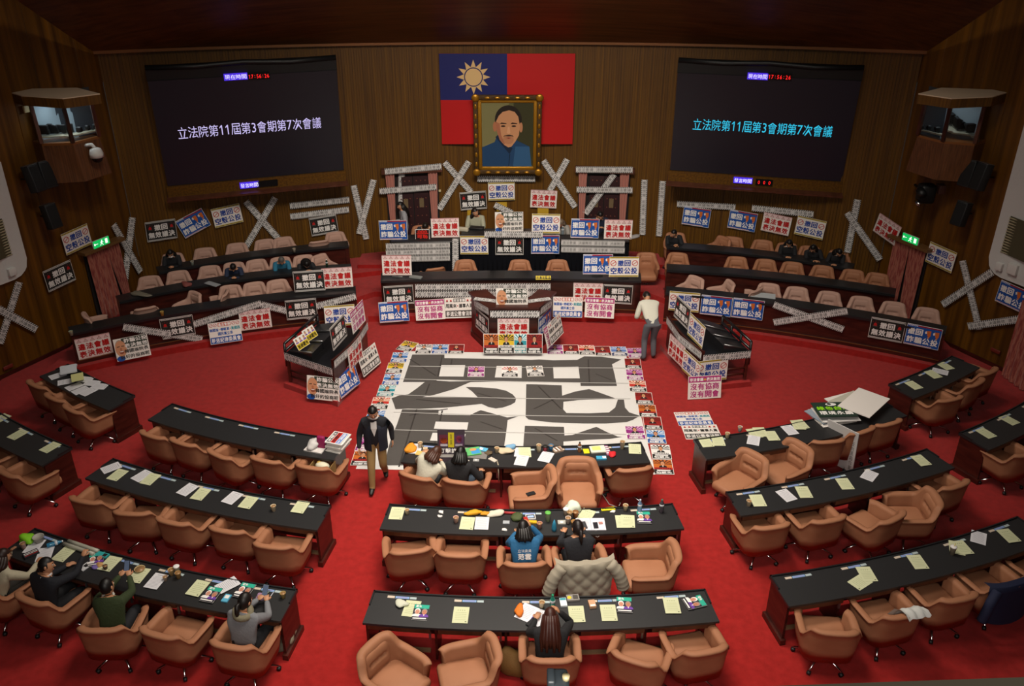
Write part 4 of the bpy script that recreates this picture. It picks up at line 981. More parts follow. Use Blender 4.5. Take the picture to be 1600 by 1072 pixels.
# --- on the front of the long clerk desk and leaning against it
for k, x, y, of, le, r, wh in (('D', 623, 461, .02, 0, 1, 'left end of the long rostrum desk front'), ('A', 615.5, 487, .38, 14, 2, 'standing on the floor at the left end of the rostrum desk'), ('E', 672, 484, .36, 14, 2, 'on the floor left of the podium'), ('G', 718, 481, .36, 14, 1, 'on the floor touching the podium left side'),
    ('C', 918.5, 457, .02, 0, 0, 'right part of the long rostrum desk front'), ('D', 965, 460, .02, 0, -1, 'right end of the long rostrum desk front'), ('F', 887, 480, .36, 14, 0, 'on the floor right of the podium'), ('E', 937, 481, .38, 14, -1, 'on the floor before the right end of rostrum desk')):
    onface(placard(k, wh), x, y, DF, r, of, le)
# --- draped presiding desk
HW = [Vector((-2.98, HYw)), Vector((-1.22, HYw))]; HR = [Vector((1.14, HYw)), Vector((2.98, HYw))]; HM = [Vector((-1.22, HYm)), Vector((1.14, HYm))]
for k, x, y, wh in (('B', 741, 383, 'on the drape below the seated woman'), ('D', 796, 384, 'centre of the black drape'), ('A', 852, 382, 'right of centre on the black drape')):
    onface(placard(k, wh), x, y, HM, 0, .05)
def standon(o, px, py, Y, lean=8, rot=0, yaw=0):
    P = VY(px, py, Y); l = math.radians(lean); a = math.radians(rot); X = Vector((math.cos(yaw), math.sin(yaw), 0)); Nn = X.cross(UP)
    U = UP*math.cos(l)-Nn*math.sin(l); return frame_at(o, P, X*math.cos(a)+U*math.sin(a), -X*math.sin(a)+U*math.cos(a))
for k, x, y, wh, Y in (('A', 614.5, 359.5, 'standing at the left end of the presiding desk', 21.1), ('C', 695.5, 356, 'standing on the presiding desk left of the seated woman', 21.1), ('H', 795.5, 346.5, 'standing on the middle of the presiding desk', 21.05), ('B', 853, 349.5, 'on the presiding desk right of the laughing face', 21.05), ('A', 914, 357, 'standing on the presiding desk, right wing', 21.1), ('C', 966, 358.5, 'standing at the right end of the presiding desk', 21.1)):
    standon(placard(k, wh), x, y, Y, 6, 1 if x < 800 else -1)
s = Sheet(.36, .25, C_['white']); s.up(); s.rect(0, -.005, .34, .24, K('#2a0c0a')); s.up()
for i in range(3): s.ring(-.08+.08*i, .06, .018, .038, K('#c41f12'))
s.rect(0, .02, .3, .02, K('#c41f12')); s.text('可恥', 0, -.06, .28, .11, K('#c41f12'), .08); o = s.obj('red_sign', fix=False); tag(o, 'small black and red sign standing on the presiding desk', 'sign'); standon(o, 660, 366, 21.1)
# --- placards covering the monitors on the clerk desk
def monitor(px, py, z, kind, wh, backside, yaw=0):
    t = thing('monitor', 'flat monitor behind the '+PFN[kind][1].split(',')[0].split(' with')[0]+' '+wh.replace('over', 'on'), 'monitor')
    o = placard(kind, wh); P = G(px, py, z+.30); X = Vector((math.cos(yaw), math.sin(yaw), 0)); frame_at(o, P, X, Vector((0, .12, 1)))
    m = MB(); m.rbox((0, .035, .30), (.56, .03, .34), M_RUBBER, .01); m.obj('screen', t)
    m = MB(); m.box((0, .07, .12), (.05, .02, .26), M_GREYM); m.obj('stand', t)
    m = MB(); m.rbox((0, .05, .01), (.26, .20, .02), M_GREYM if backside else M_RUBBER, .005); m.obj('foot', t)
    t.location = (P.x, P.y+.02, z); t.rotation_euler = (0, 0, yaw)
monitor(620, 414.5, 1.02, 'C', 'over the monitor left on long rostrum desk', 1); monitor(934, 413, 1.02, 'A', 'over the inner right rostrum monitor', 0); monitor(975, 417, 1.02, 'B', 'over the outer right rostrum monitor', 0)
monitor(483, 439, .90, 'D', 'over the first monitor on the left bench', 0, .17); monitor(527, 434, .90, 'C', 'over the aisle-end monitor on the left bench', 0, .17)
s = Sheet(.36, .10, C_['yel']); s.up(); s.text('反違法惡法', 0, 0, .34, .085, C_['black'], .04); o = s.obj('yellow_sign', fix=False); tag(o, 'small yellow sign lying on the long rostrum desk', 'sign'); frame_at(o, G(849, 434, 1.03), Vector((1, 0, 0)), Vector((0, .7, .7)))
# --- tier fronts
for k, x, y, of, le, r, wh in (('C', 147, 541, .03, 0, 0, 'at the outer end of the left bench front'), ('H', 206.5, 543, .24, 14, 0, 'leaning at the outer end of the left bench front'), ('D', 277.5, 511, .05, 0, 0, 'over the tape cross on the left bench front'), ('F', 352, 519, .26, 12, 0, 'leaning on the left bench front'), ('C', 399, 499, .05, 0, 0, 'middle of the left bench front'), ('D', 471, 483, .05, 0, 0, 'inner part of the left bench front'), ('B', 531, 493, .24, 12, 0, 'near the aisle end of left bench front')):
    onface(placard(k, wh), x, y, T1L, r, of, le)
for k, x, y, wh in (('B', 1069, 471.5, 'aisle end of the right bench front'), ('A', 1119, 478, 'left one of the pair on the right bench front'), ('A', 1168.5, 483, 'right one of the pair on the right bench front'), ('D', 1385.5, 515.5, 'outer part of the right bench front'), ('A', 1442, 526, 'outermost on the right bench front')):
    onface(placard(k, wh), x, y, T1R, 0, .03)
# --- podium
PF = PB
onface(placard('D', 'on the left face of the podium'), 753, 504, [PB[0], PB[1]], 0, .03); onface(placard('C', 'front face of the podium, above the portrait cards'), 802, 513, [PB[1], PB[2]], 0, .03)
onface(placard('A', 'on the right face of the podium'), 851, 504, [PB[2], PB[3]], 0, .03)
standon(placard('H', 'standing on top of the podium'), 800, 467, 17.86, 4)
for k, x, y, of, wh in (('E', 862, 520, .22, 'hidden behind another at the podium right side'), ('G', 868, 514, .34, 'leaning outermost at the podium right side')):
    onface(placard(k, wh), x, y, [PB[2], PB[3]], 0, of, 14)
# --- report tables
def quadpl(o, c, tl, tr, z, lean=10):
    """stand a placard: c middle, tl..tr image ends of its upper edge, all at height z"""
    a = G(tl[0], tl[1], z+.2).xy; b = G(tr[0], tr[1], z+.2).xy; X = (b-a).normalized().to_3d(); Nn = X.cross(UP)
    if Nn.y > 0: pass
    l = math.radians(lean); P = G(c[0], c[1], z); return frame_at(o, P, X, UP*math.cos(l)-Nn*math.sin(l))
FL = [SL[0], SL[1]]; FR = [SR[1], SR[0]]
onface(placard('D', 'standing on the left report table'), 529, 519, FL, 0, -.02, 4); onface(placard('E', 'standing at the far end of the left report table'), 559, 495, FL, 0, -.02, 4)
FL = [SL[0], SL[1]]; EL = [SL[3], SL[0]]
onface(placard('C', 'low on the front of the left report table'), 555, 552, FL, 0, .12, 2); quadpl(placard('G', 'leaning outermost beside the left report table'), (577, 562), (561, 553), (582, 536), .34, 14)
quadpl(placard('A', 'leaning on the floor before the left report table'), (543, 594), (524, 590), (553, 567), .36, 14); quadpl(placard('H', 'leaning at the near end of the left report table'), (505, 607), (483, 589), (530, 594), .34, 14)
onface(placard('D', 'standing at the far end of the right report table'), 1066, 488, FR, 0, -.02, 4); onface(placard('B', 'standing on the right report table'), 1088, 517, FR, 0, -.02, 4)
quadpl(placard('C', 'on the front of the right report table'), (1057, 548), (1048, 526), (1068, 545), .50, 2); quadpl(placard('B', 'near end of the right table front'), (1080, 573), (1069, 549), (1096, 574), .48, 2)
quadpl(placard('B', 'on the near end of the right report table'), (1112, 579), (1090, 571), (1134, 566), .46, 2); quadpl(placard('E', 'leaning on the floor before the right report table'), (1101, 605), (1074, 588), (1127, 585), .26, 12)
# --- flat on the carpet
for k, c, r, wh in (('F', (1084, 654), 3, 'lying on the carpet right of the banner'), ('G', (1096, 675), 2, 'lying on the carpet, half under the placard pile desk')):
    o = placard(k, wh); o.location = G(*c, .006); o.rotation_euler = (0, 0, math.radians(r))
# yellow cards on the left report table
for (x, y), wh in (((471, 534), 'nearer'), ((484, 521), 'further')):
    s = Sheet(.36, .26, C_['cream']); s.up(); s.rect(0, -.065, .35, .12, C_['yel'])
    for i in range(3): face(s, -.115+.115*i, .06, .05, .055, suit=C_['purple'])
    s.up(); s.text('拒絕罷免', 0, -.065, .32, .09, C_['black'], .03)
    o = s.obj('photo_card', fix=False); tag(o, '%s of two yellow-footed photo cards on the left report table tray' % wh, 'card'); quadpl(o, (x, y), (x-15, y+6), (x+8, y-9), 1.06, 30)

# ================================================================ printed tape strips
TAPES = {}
M_TAPE = K('#cfccca'); M_TINK = K('#2a2928')
def tapemesh(n4, h=.165):                       # n4 blocks of four characters, each .44 m
    key = n4
    if key in TAPES: return TAPES[key]
    L = .44*n4; s = Sheet(L, h, M_TAPE, .003); s.up(); k = int(L/.045)
    for i in range(k):
        x = -L/2+L*(i+.5)/k
        for sy in (-1, 1): s.rect(x, sy*(h/2-.016), .024, .032, M_TINK, skew=.02)
    for j in range(n4): s.text('違法會議' if j % 2 == 0 else '決議無效', -L/2+.44*(j+.5), 0, .38, .082, M_TINK, .015)
    TAPES[key] = s.mesh('printed_tape'); return TAPES[key]
def tape(P0, P1, Nn, label, group='printed protest tape'):
    X = (P1-P0); L = X.length; n4 = max(1, round(L/.44)); o = link('printed_tape', tapemesh(n4)); tag(o, label, 'tape strip', group)
    X.normalize(); U = Nn.cross(X).normalized(); Nn2 = X.cross(U); f = L/(.44*n4)
    M = Matrix((X*f, U, Nn2)).transposed().to_4x4(); M.translation = (P0+P1)/2; o.matrix_world = M; return o
tn = [0]
def walltape(a, b, lab, o=.065):
    if a[0] > b[0]: a, b = b, a
    p, T, N0 = W(a[0], a[1], o); q, T2, N1 = W(b[0], b[1], o); return tape(p, q, (N0+N1).normalized(), 'white printed tape strip, '+lab)
for a, b, lab, o in (((601.4, 268.3), (689.7, 260), 'across the top of the left rostrum doorway', .24), ((593, 299), (682, 292), 'across the middle of the left rostrum doorway', .2), ((627.5, 272.4), (627, 316), 'vertical in the left rostrum doorway', .11),
    ((694.6, 253.8), (736, 300), 'falling stroke of the cross left of the portrait', .065), ((732.5, 252.4), (686.3, 327), 'rising stroke of the cross left of the portrait', .075),
    ((849, 251), (898.7, 323.5), 'falling stroke of the cross right of the portrait', .065), ((886.3, 249), (859, 298), 'rising stroke of the cross right of the portrait', .075),
    ((900, 265), (988.4, 265.5), 'across the top of the right rostrum doorway', .24), ((901, 296.3), (988.2, 297.3), 'across the middle of the right rostrum doorway', .2), ((959.4, 272.4), (914.6, 333.9), 'slanting inside the right rostrum doorway', .16),
    ((1007, 281), (1003.7, 367), 'left one of the vertical pair right of the rostrum', .065), ((1035.5, 283), (1029.5, 369), 'right one of the vertical pair right of the rostrum', .065),
    ((1058, 318.7), (1149, 323.7), 'left bar above the right placard row', .065), ((1175, 325), (1271, 335), 'right bar above the right placard row', .065),
    ((1340, 312), (1324, 394.5), 'steep leg of the pair near the right exit sign', .065), ((1323.7, 332.5), (1375, 406), 'slanting leg of the pair near the right exit sign', .08),
    ((1503.7, 407.5), (1530, 515), 'steep stroke of the cross under right ventilation panel', .065), ((1472.5, 476), (1550, 425), 'rising stroke of the cross under right ventilation panel', .08), ((1512.5, 510), (1605, 497), 'bar at the foot of the rightmost cross', .09),
    ((177.5, 351), (220, 425), 'falling stroke of the cross beside the left curtain', .08), ((207, 340), (195, 437.5), 'steep stroke of the cross beside the left curtain', .065),
    ((384, 315), (443, 382), 'falling stroke of the cross under the left screen', .065), ((430, 309), (384, 386), 'rising stroke of the cross under the left screen', .08),
    ((453, 322), (545.7, 312), 'upper of two bars under the left screen', .065), ((453.7, 338.7), (545, 327.5), 'lower of two bars under the left screen', .065),
    ((552.5, 290), (572.5, 373.7), 'falling leg of the narrow V left of rostrum', .065), ((583.7, 281), (561, 365.5), 'rising leg of the narrow V left of rostrum', .08),
    ((30, 441), (0, 537), 'steep stroke of the cross at the left edge', .065), ((-2, 483), (57, 515), 'falling stroke of the cross at the left edge', .08),
    ((746, 279.5), (836, 279.5), 'directly under the portrait frame', .1), ((773, 320), (800, 333), 'short slanting piece over the laughing-face placard', .12)):
    walltape(a, b, lab, o)
def facetape(a, b, poly, lab, o=.02):
    if a[0] > b[0]: a, b = b, a
    p, X, N0 = hit(a[0], a[1], poly, o); q, X, N1 = hit(b[0], b[1], poly, o); return tape(p, q, (N0+N1).normalized(), 'white printed tape strip, '+lab)
for i, y in enumerate((384, 394, 404)): facetape((603, y+1), (703, y-1), HW, '%s of three rows on the left drape' % ('top', 'middle', 'bottom')[i], .05)
for i, y in enumerate((379.5, 390)): facetape((877, y-.5), (976, y+1.5), HR, '%s of two rows on the right drape' % ('upper', 'lower')[i], .05)
facetape((711.5, 373), (711.5, 428), [Vector((-1.6, HYw)), Vector((-1.0, HYw))], 'vertical on the drape left of centre', .06)
facetape((757, 366), (848, 367), HM, 'along the raised edge of the presiding desk', .09)
def curved(a, b, poly, n, lab, o):              # a long run follows the bowed front in n pieces
    for i in range(n):
        f0, f1 = i/n, (i+1)/n; facetape((a[0]+(b[0]-a[0])*f0, a[1]+(b[1]-a[1])*f0), (a[0]+(b[0]-a[0])*f1, a[1]+(b[1]-a[1])*f1), poly, lab+', '+nth(i, n), o)
curved((649, 449), (860, 447.5), DF, 3, 'upper row on the long rostrum desk front', .02); curved((649, 460), (860, 458.5), DF, 3, 'lower row on the long rostrum desk front', .022)
facetape((192.5, 511), (316, 530), T1L, 'falling stroke behind a placard, outer left bench front', .03); facetape((303, 507), (408, 474), T1L, 'rising stroke on the left bench front', .04); facetape((408, 476), (493, 497), T1L, 'falling stroke behind a placard, inner left bench front', .03); facetape((493, 479), (556, 463), T1L, 'at the aisle end of the left bench front', .03)
facetape((1209, 476), (1317.5, 515), T1R, 'falling stroke of the cross on the right bench front', .03); facetape((1209, 504), (1324, 486), T1R, 'rising stroke of the cross on the right bench front', .04)
for a, b, seg, lab in (((741, 474), (763, 487), (0, 1), 'left face of the podium top'), ((766, 491), (843, 491), (1, 2), 'front face of the podium top'), ((845, 487), (862, 474), (2, 3), 'right face of the podium top')):
    facetape(a, b, [PT[seg[0]], PT[seg[1]]], lab, .02)
p, q = PT[0], PT[1]
tape(Vector((-.8, 18.15, 1.14)), Vector((-.1, 17.95, 1.14)), Vector((0, 0, 1)), 'white printed tape strip, lying on the podium top, left half'); tape(Vector((.25, 17.95, 1.14)), Vector((.9, 18.15, 1.14)), Vector((0, 0, 1)), 'white printed tape strip, lying on the podium top, right half')
def stape(a, b, za, lab, o=.03):
    n_ = Vector(((b-a).y, -(b-a).x, 0)).normalized(); 
    if n_.y > 0: n_ = -n_
    p0 = a.to_3d()+n_*o; q0 = b.to_3d()+n_*o; p0.z = q0.z = za
    if p0.x > q0.x: p0, q0 = q0, p0
    return tape(p0, q0, n_, 'white printed tape strip, '+lab)
def bowed(fn, ff, bn): return quadc(fn, (fn+ff)/2+(fn-bn).normalized()*.10, ff)
for S_, nm, zt in ((SL, 'left', .91), (SR, 'right', .80)):
    B_ = bowed(S_[0], S_[1], S_[3]); 
    for i, (f0, f1) in enumerate(((0, .5), (.5, 1))):
        C2 = cut(B_, f0, f1); stape(C2[0], C2[-1], zt, '%s half of the %s report table front' % (('near', 'far')[i], nm), .035)
    stape(S_[3], S_[0], .75, 'near end of the %s report table' % nm, .04)

# ================================================================ white banner with its huge dark character
BZ = .004
def g2(x, y, z=0): p = G(x, y, 0); return (p.x, p.y, z)
M_BAN = mat('white_banner_cloth', '#d9d7d4', rough=.85, bump=(2.2, .6, .04)); M_BGR = mat('dark_grey_banner_print', '#4e4a47', rough=.8, bump=(2.2, .8, .04))
TLb, TRb, BRb, BLb = g2(631, 549), g2(978, 554), g2(1024, 742), g2(556, 733)
t = thing('protest_banner', 'huge white banner with one dark character spread on the red carpet', 'banner')
m = MB(); V = []; n = 24
for j in range(n+1):
    for i in range(n+1):
        a = Vector(TLb).lerp(Vector(TRb), i/n); b = Vector(BLb).lerp(Vector(BRb), i/n); p = a.lerp(b, j/n); V.append((p.x, p.y, BZ))
m.add(V, [(j*(n+1)+i, (j+1)*(n+1)+i, (j+1)*(n+1)+i+1, j*(n+1)+i+1) for j in range(n) for i in range(n)], M_BAN, True); m.obj('cloth', t, fix=False)
z7 = lambda x, y: (620+x/7.245, 520+y/7.245); z8 = lambda x, y: (830+x/7.245, 520+y/7.245); zh = lambda x, y: (540+x/7.245, 620+y/7.245); zi = lambda x, y: (620+x/7.245, 650+y/7.245); zj = lambda x, y: (820+x/6.617, 650+y/6.617)
dark = [[z7(175, 250), z7(540, 250), z7(540, 290), z7(850, 295), z7(1200, 300), z8(0, 310), z8(90, 305), z8(250, 315), z8(520, 310), z8(600, 270), z8(800, 275), z8(1020, 305), z8(915, 360), z8(945, 480), z8(970, 605), z8(560, 605), z8(556, 565), z8(0, 562), z7(1200, 555), z7(830, 560), z7(320, 560), z7(70, 560)],
 [z7(320, 558), z7(835, 560), z7(650, 640), z7(430, 705), z7(290, 730), z7(920, 737), z7(850, 665), z7(780, 617), z7(950, 620), z7(1130, 635), z7(1240, 660), z7(1310, 700), z7(1350, 745), z7(1340, 790), z7(1290, 820), z7(1200, 850), z7(1120, 860), z7(1040, 845), z7(960, 808), z7(560, 850), z7(250, 865), z7(120, 862), zh(565, 145), zh(540, 70), z7(-60, 745), z7(30, 712), z7(130, 700), z7(230, 630)],
 [zh(640, 145), zh(1055, 150), zh(1050, 205), zh(1410, 212), zh(1470, 180), zh(1530, 155), zi(1250, 20), zi(1380, 5), zi(1255, 50), zi(1240, 180), zi(1215, 345), zi(1215, 420), zi(200, 420), zh(660, 780), zh(440, 780), zh(475, 620), zh(515, 470), zh(580, 320)],
 [z7(1465, 585), z8(0, 585), z8(345, 598), z8(350, 715), z8(500, 668), z8(655, 640), z8(800, 690), z8(950, 745), z8(830, 755), z8(540, 765), z8(365, 785), z8(362, 870), z8(400, 912), z8(650, 915), z8(880, 905), z8(950, 850), z8(980, 760), z8(1050, 760), z8(1062, 850), z8(1110, 905), z8(1230, 943), z8(1150, 990), z8(1080, 1015), z8(850, 1030), z8(600, 1030), z8(250, 1020), z7(1594, 1000), z7(1490, 985), z7(1458, 955), z7(1462, 760)],
 [zj(0, 105), zj(405, 115), zj(410, 205), zj(490, 200), zj(620, 155), zj(740, 115), zj(850, 170), zj(960, 215), zj(1010, 220), zj(880, 240), zj(640, 250), zj(400, 268), zj(400, 330), zi(1430, 360), zi(1440, 230), zi(1450, 115)]]
holes = [[z7(505, 370), z7(775, 370), z7(755, 500), z7(478, 498)], [z7(1130, 380), z7(1415, 380), z7(1412, 515), z7(1110, 510)], [z8(248, 392), z8(535, 388), z8(550, 520), z8(255, 520)], [z7(455, 535), z7(830, 552), z7(600, 556), z7(450, 545)],
 [zh(1020, 285), zh(1390, 295), zh(1375, 378), zh(1000, 365)], [zh(985, 412), zh(1060, 412), zh(1060, 505), zh(955, 500)], [zh(1335, 420), zh(1360, 430), zh(1330, 510), zh(1310, 500)]]
m = MB()
for P in dark: m.add([g2(x, y, BZ+.003) for x, y in P], [tuple(range(len(P)))], M_BGR)
pr = m.obj('dark_character', t, fix=False)
bm = bmesh.new(); bm.from_mesh(pr.data); bmesh.ops.triangulate(bm, faces=bm.faces[:]); bmesh.ops.recalc_face_normals(bm, faces=bm.faces[:])
for f in bm.faces:
    if f.normal.z < 0: f.normal_flip()
bm.to_mesh(pr.data); bm.free()
m = MB()
for P in holes: m.add([g2(x, y, BZ+.005) for x, y in P], [tuple(range(len(P)))[::-1]], M_BAN)
m.obj('white_window', t, fix=False)['kind'] = 'stuff'
for k, (a, b, c) in enumerate((((640, 573), (800, 575), (1000, 576)), ((625, 593), (800, 597), (985, 600)), ((606, 617), (740, 622), (985, 624)), ((615, 645), (800, 650), (1000, 652)), ((592, 672), (800, 677), (1010, 680)))):
    m = MB(); P = [Vector(g2(*q)[:2]) for q in (a, b, c)]; P = quadc(*P, n=10); m.ribbon(P, off(P, .018), BZ+.0055, BZ+.008, K('#b9b6b3')); m.obj('seam', t)
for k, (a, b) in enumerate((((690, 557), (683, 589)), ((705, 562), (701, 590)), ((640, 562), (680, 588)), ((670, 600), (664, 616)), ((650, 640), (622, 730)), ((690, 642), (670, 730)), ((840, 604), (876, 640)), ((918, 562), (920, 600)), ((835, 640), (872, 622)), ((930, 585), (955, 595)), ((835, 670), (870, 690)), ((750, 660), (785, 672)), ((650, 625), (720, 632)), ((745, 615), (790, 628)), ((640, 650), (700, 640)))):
    m = MB(); P = [Vector(g2(*a)[:2]), Vector(g2(*b)[:2])]; m.ribbon(P, off(P, .03), BZ+.0035, BZ+.0045, K('#3b3735')); m.obj('crease_shade_band', t)  # dark bands: crease shading put into the colour, with tape marks showing through

# ================================================================ portrait cards
CW_, CHH = .36, .46
RND = random.Random(5)
SCH = [('#c2342a', '#e8d9c0', '#2a2826'), ('#8e2420', '#5a1c18', '#2b2a29'), ('#e6e3e0', '#23211f', '#23211f'), ('#2f6fb5', '#d9e2ea', '#234f96'), ('#8e2a7a', '#d9a9cf', '#8e2a7a'), ('#d8b52e', '#2a2826', '#2a2826'), ('#2f8f9c', '#e0ecec', '#1f7c86'), ('#e6e3e0', '#c2342a', '#2b2a29'), ('#5a7ab8', '#c9d2e6', '#303c66'), ('#c26a2c', '#5a2818', '#2b2a29')]
CARDS = {}
def cardmesh(k, woman=False):
    key = (k, woman)
    if key in CARDS: return CARDS[key]
    a, b, f_ = [K(c) for c in SCH[k]]; s = Sheet(CW_, CHH, C_['cream'], .003); s.up(); s.rect(0, .09, CW_-.02, .25, a); s.up()
    n = 9; c = (0, .07)
    for i in range(n):
        t0 = math.pi*(i)/n; t1 = math.pi*(i+.5)/n; r = .16
        P = [c]+[(max(-CW_/2+.01, min(CW_/2-.01, c[0]+r*1.4*math.cos(t))), min(.215, c[1]+r*math.sin(t))) for t in (t0, t1)]
        s.poly(P, b)
    face(s, 0, .09, .085, .125, hair=C_['black'] if not woman else K('#3a2418')); s.up(); s.up(); s.up()
    s.rect(0, -.06, CW_-.02, .055, C_['white'] if k not in (1, 9) else C_['red']); s.rect(0, -.155, CW_-.02, .13, f_); s.up()
    s.text('怕罷免', 0, -.185, .29, .065, C_['white'], .04); s.text('他她怕', 0, -.122, .26, .055, C_['white'], .04) if False else s.rect(0, -.122, .24, .035, C_['white']); s.up(); 
    for i in range(9): s.rect(-.13+.032*i, -.06, .018, .03, f_)
    CARDS[key] = s.mesh('portrait_card'); return CARDS[key]
CN = ['red and cream sunburst', 'dark red', 'black and white sunburst', 'blue', 'purple', 'yellow', 'teal', 'white and red sunburst', 'pale blue', 'orange-brown']
def card(k, pos, rz, lab, lean=None):
    o = link('portrait_card', cardmesh(k, RND.random() < .4)); tag(o, CN[k]+' portrait card, '+lab, 'card', 'portrait cards around the banner')
    if lean is None: o.location = pos; o.rotation_euler = (0, 0, math.radians(rz))
    else: frame_at(o, pos, Vector((math.cos(math.radians(rz)), math.sin(math.radians(rz)), 0)), Vector((0, math.sin(math.radians(lean)), math.cos(math.radians(lean)))))
    return o
row_ = [(636.5, 541, 5, -22), (662, 545.5, 2, 0), (687.5, 545.5, 3, 0), (712.8, 545.5, 1, 0), (867, 546, 4, 0), (892, 546, 1, 0), (916.6, 547, 0, 0), (941.8, 548.5, 1, 0), (967, 549, 8, 0), (993, 551.5, 4, 2)]
for i, (x, y, k, r) in enumerate(row_): card(k, G(x, y, .012+.002*(i % 2)), r, '%s in the row along the banner top' % nth(i, len(row_)))
col = [(988.7, 568, 1), (991.5, 585.6, 4), (996.3, 603.5, 0), (1006, 622.3, 1), (1011.5, 642, 9), (1019.8, 661, 1), (1025, 682.5, 3), (1032.7, 706, 2), (1036, 729.5, 9)]
for i, (x, y, k) in enumerate(col): card(k, G(x, y, .012+.002*(i % 2)), -3, '%s down the right border of the banner' % ('topmost' if i == 0 else 'lowest' if i == len(col)-1 else ORD[i+1]+' from top'))
col = [(624.6, 558.3, 3), (617.4, 575, 5), (612, 593, 3), (604, 610.6, 6), (594.4, 630, 0), (586.5, 651, 3), (580, 672, 2), (572, 694, 4), (566, 716, 9)]
for i, (x, y, k) in enumerate(col): card(k, G(x, y, .012+.002*(i % 2)), -2, '%s down the left border of the banner' % ('topmost' if i == 0 else 'lowest' if i == len(col)-1 else ORD[i+1]+' from top'))
card(4, G(744, 580.7, .012), 0, 'inside the first window of the dark character'); card(7, G(796.5, 581, .012), 0, 'on the middle white window of the character'); card(2, G(836, 580, .012), 4, 'right of the middle window of the character'); card(4, G(992.5, 676, .012), 0, 'inside the banner near its lower right corner')
for i, (x, k, w_) in enumerate(((768, 9, 0), (791, 5, 0), (812.5, 6, 0), (835, 1, 1))):
    card(k, VY(x, 537, 17.55-.02*(i % 2)), 0, '%s of four leaning on the podium foot' % nth(i, 4), lean=12)
# ================================================================ papers and small things on the desks
Z0 = HT+.003
GREEN = mat('pale_green_paper', '#c9cca6', rough=.8); WPAP = mat('white_paper', '#d3d2d6', rough=.8); INKL = K('#8f9a70'); INKW = K('#9a9aa2')
def sheetmesh(kind):
    key = 'paper_'+kind
    if key in CARDS: return CARDS[key]
    w_, h_ = .21, .297
    if kind == 'g':
        s = Sheet(w_, h_, GREEN, .003); s.up()
        for i in range(4): s.rect(-.045+.03*i, .085, .014, .014, INKL)
        for j in range(5): s.rect(0, .04-.032*j, .15, .004, INKL)
        s.rect(.075, -.12, .018, .018, K('#5c6244'))
    elif kind == 'w':
        s = Sheet(w_, h_, WPAP, .003); s.up()
        s.rect(0, .115, .10, .01, INKW)
        for j in range(9): s.rect(-.005*(j % 2), .08-.024*j, .16-.02*(j % 3 == 0), .005, INKW)
    elif kind == 'm':
        s = Sheet(w_, .28, K('#2c2a33'), .010, edge=K('#dedbd6')); s.up(); s.rect(0, .10, w_-.01, .07, K('#2aa58c')); s.up(); s.text('罷免', -.04, .105, .08, .045, C_['white'], .03)
        face(s, -.045, .0, .075, .085, skin=K('#c98f78'), suit=C_['white'], hair=C_['white']); face(s, .05, -.005, .075, .085, skin=K('#b97c62'), suit=C_['purple'], hair=K('#8a8480')); s.up(); s.up()
        s.rect(0, -.12, w_-.03, .02, C_['white']); s.rect(.06, -.085, .05, .02, C_['purple'])
    CARDS[key] = s.mesh('paper_sheet' if kind != 'm' else 'magazine'); return CARDS[key]
def rad(p): d = CC-Vector((p.x, p.y)); return math.atan2(d.y, d.x)-math.pi/2
PN = {'g': ('paper_sheet', 'pale green printed sheet', 'paper', 'papers on the desks'), 'w': ('paper_sheet', 'white printed sheet', 'paper', 'papers on the desks'), 'm': ('magazine', 'glossy magazine with two faces', 'magazine', 'magazines on the desks')}
DN = {'C1': 'bottom centre desk', 'C2': 'cup-crowded centre desk', 'C3': 'laptop desk', 'L1': 'short upper left desk', 'L2': 'desk at the left edge', 'L4': 'paired-papers desk, left block', 'L5': 'lower left desk', 'R1': 'short upper right desk', 'R2': 'desk at the right edge', 'R3': 'placard pile desk', 'R4': 'desk below the placard pile', 'R5': 'lower right desk'}
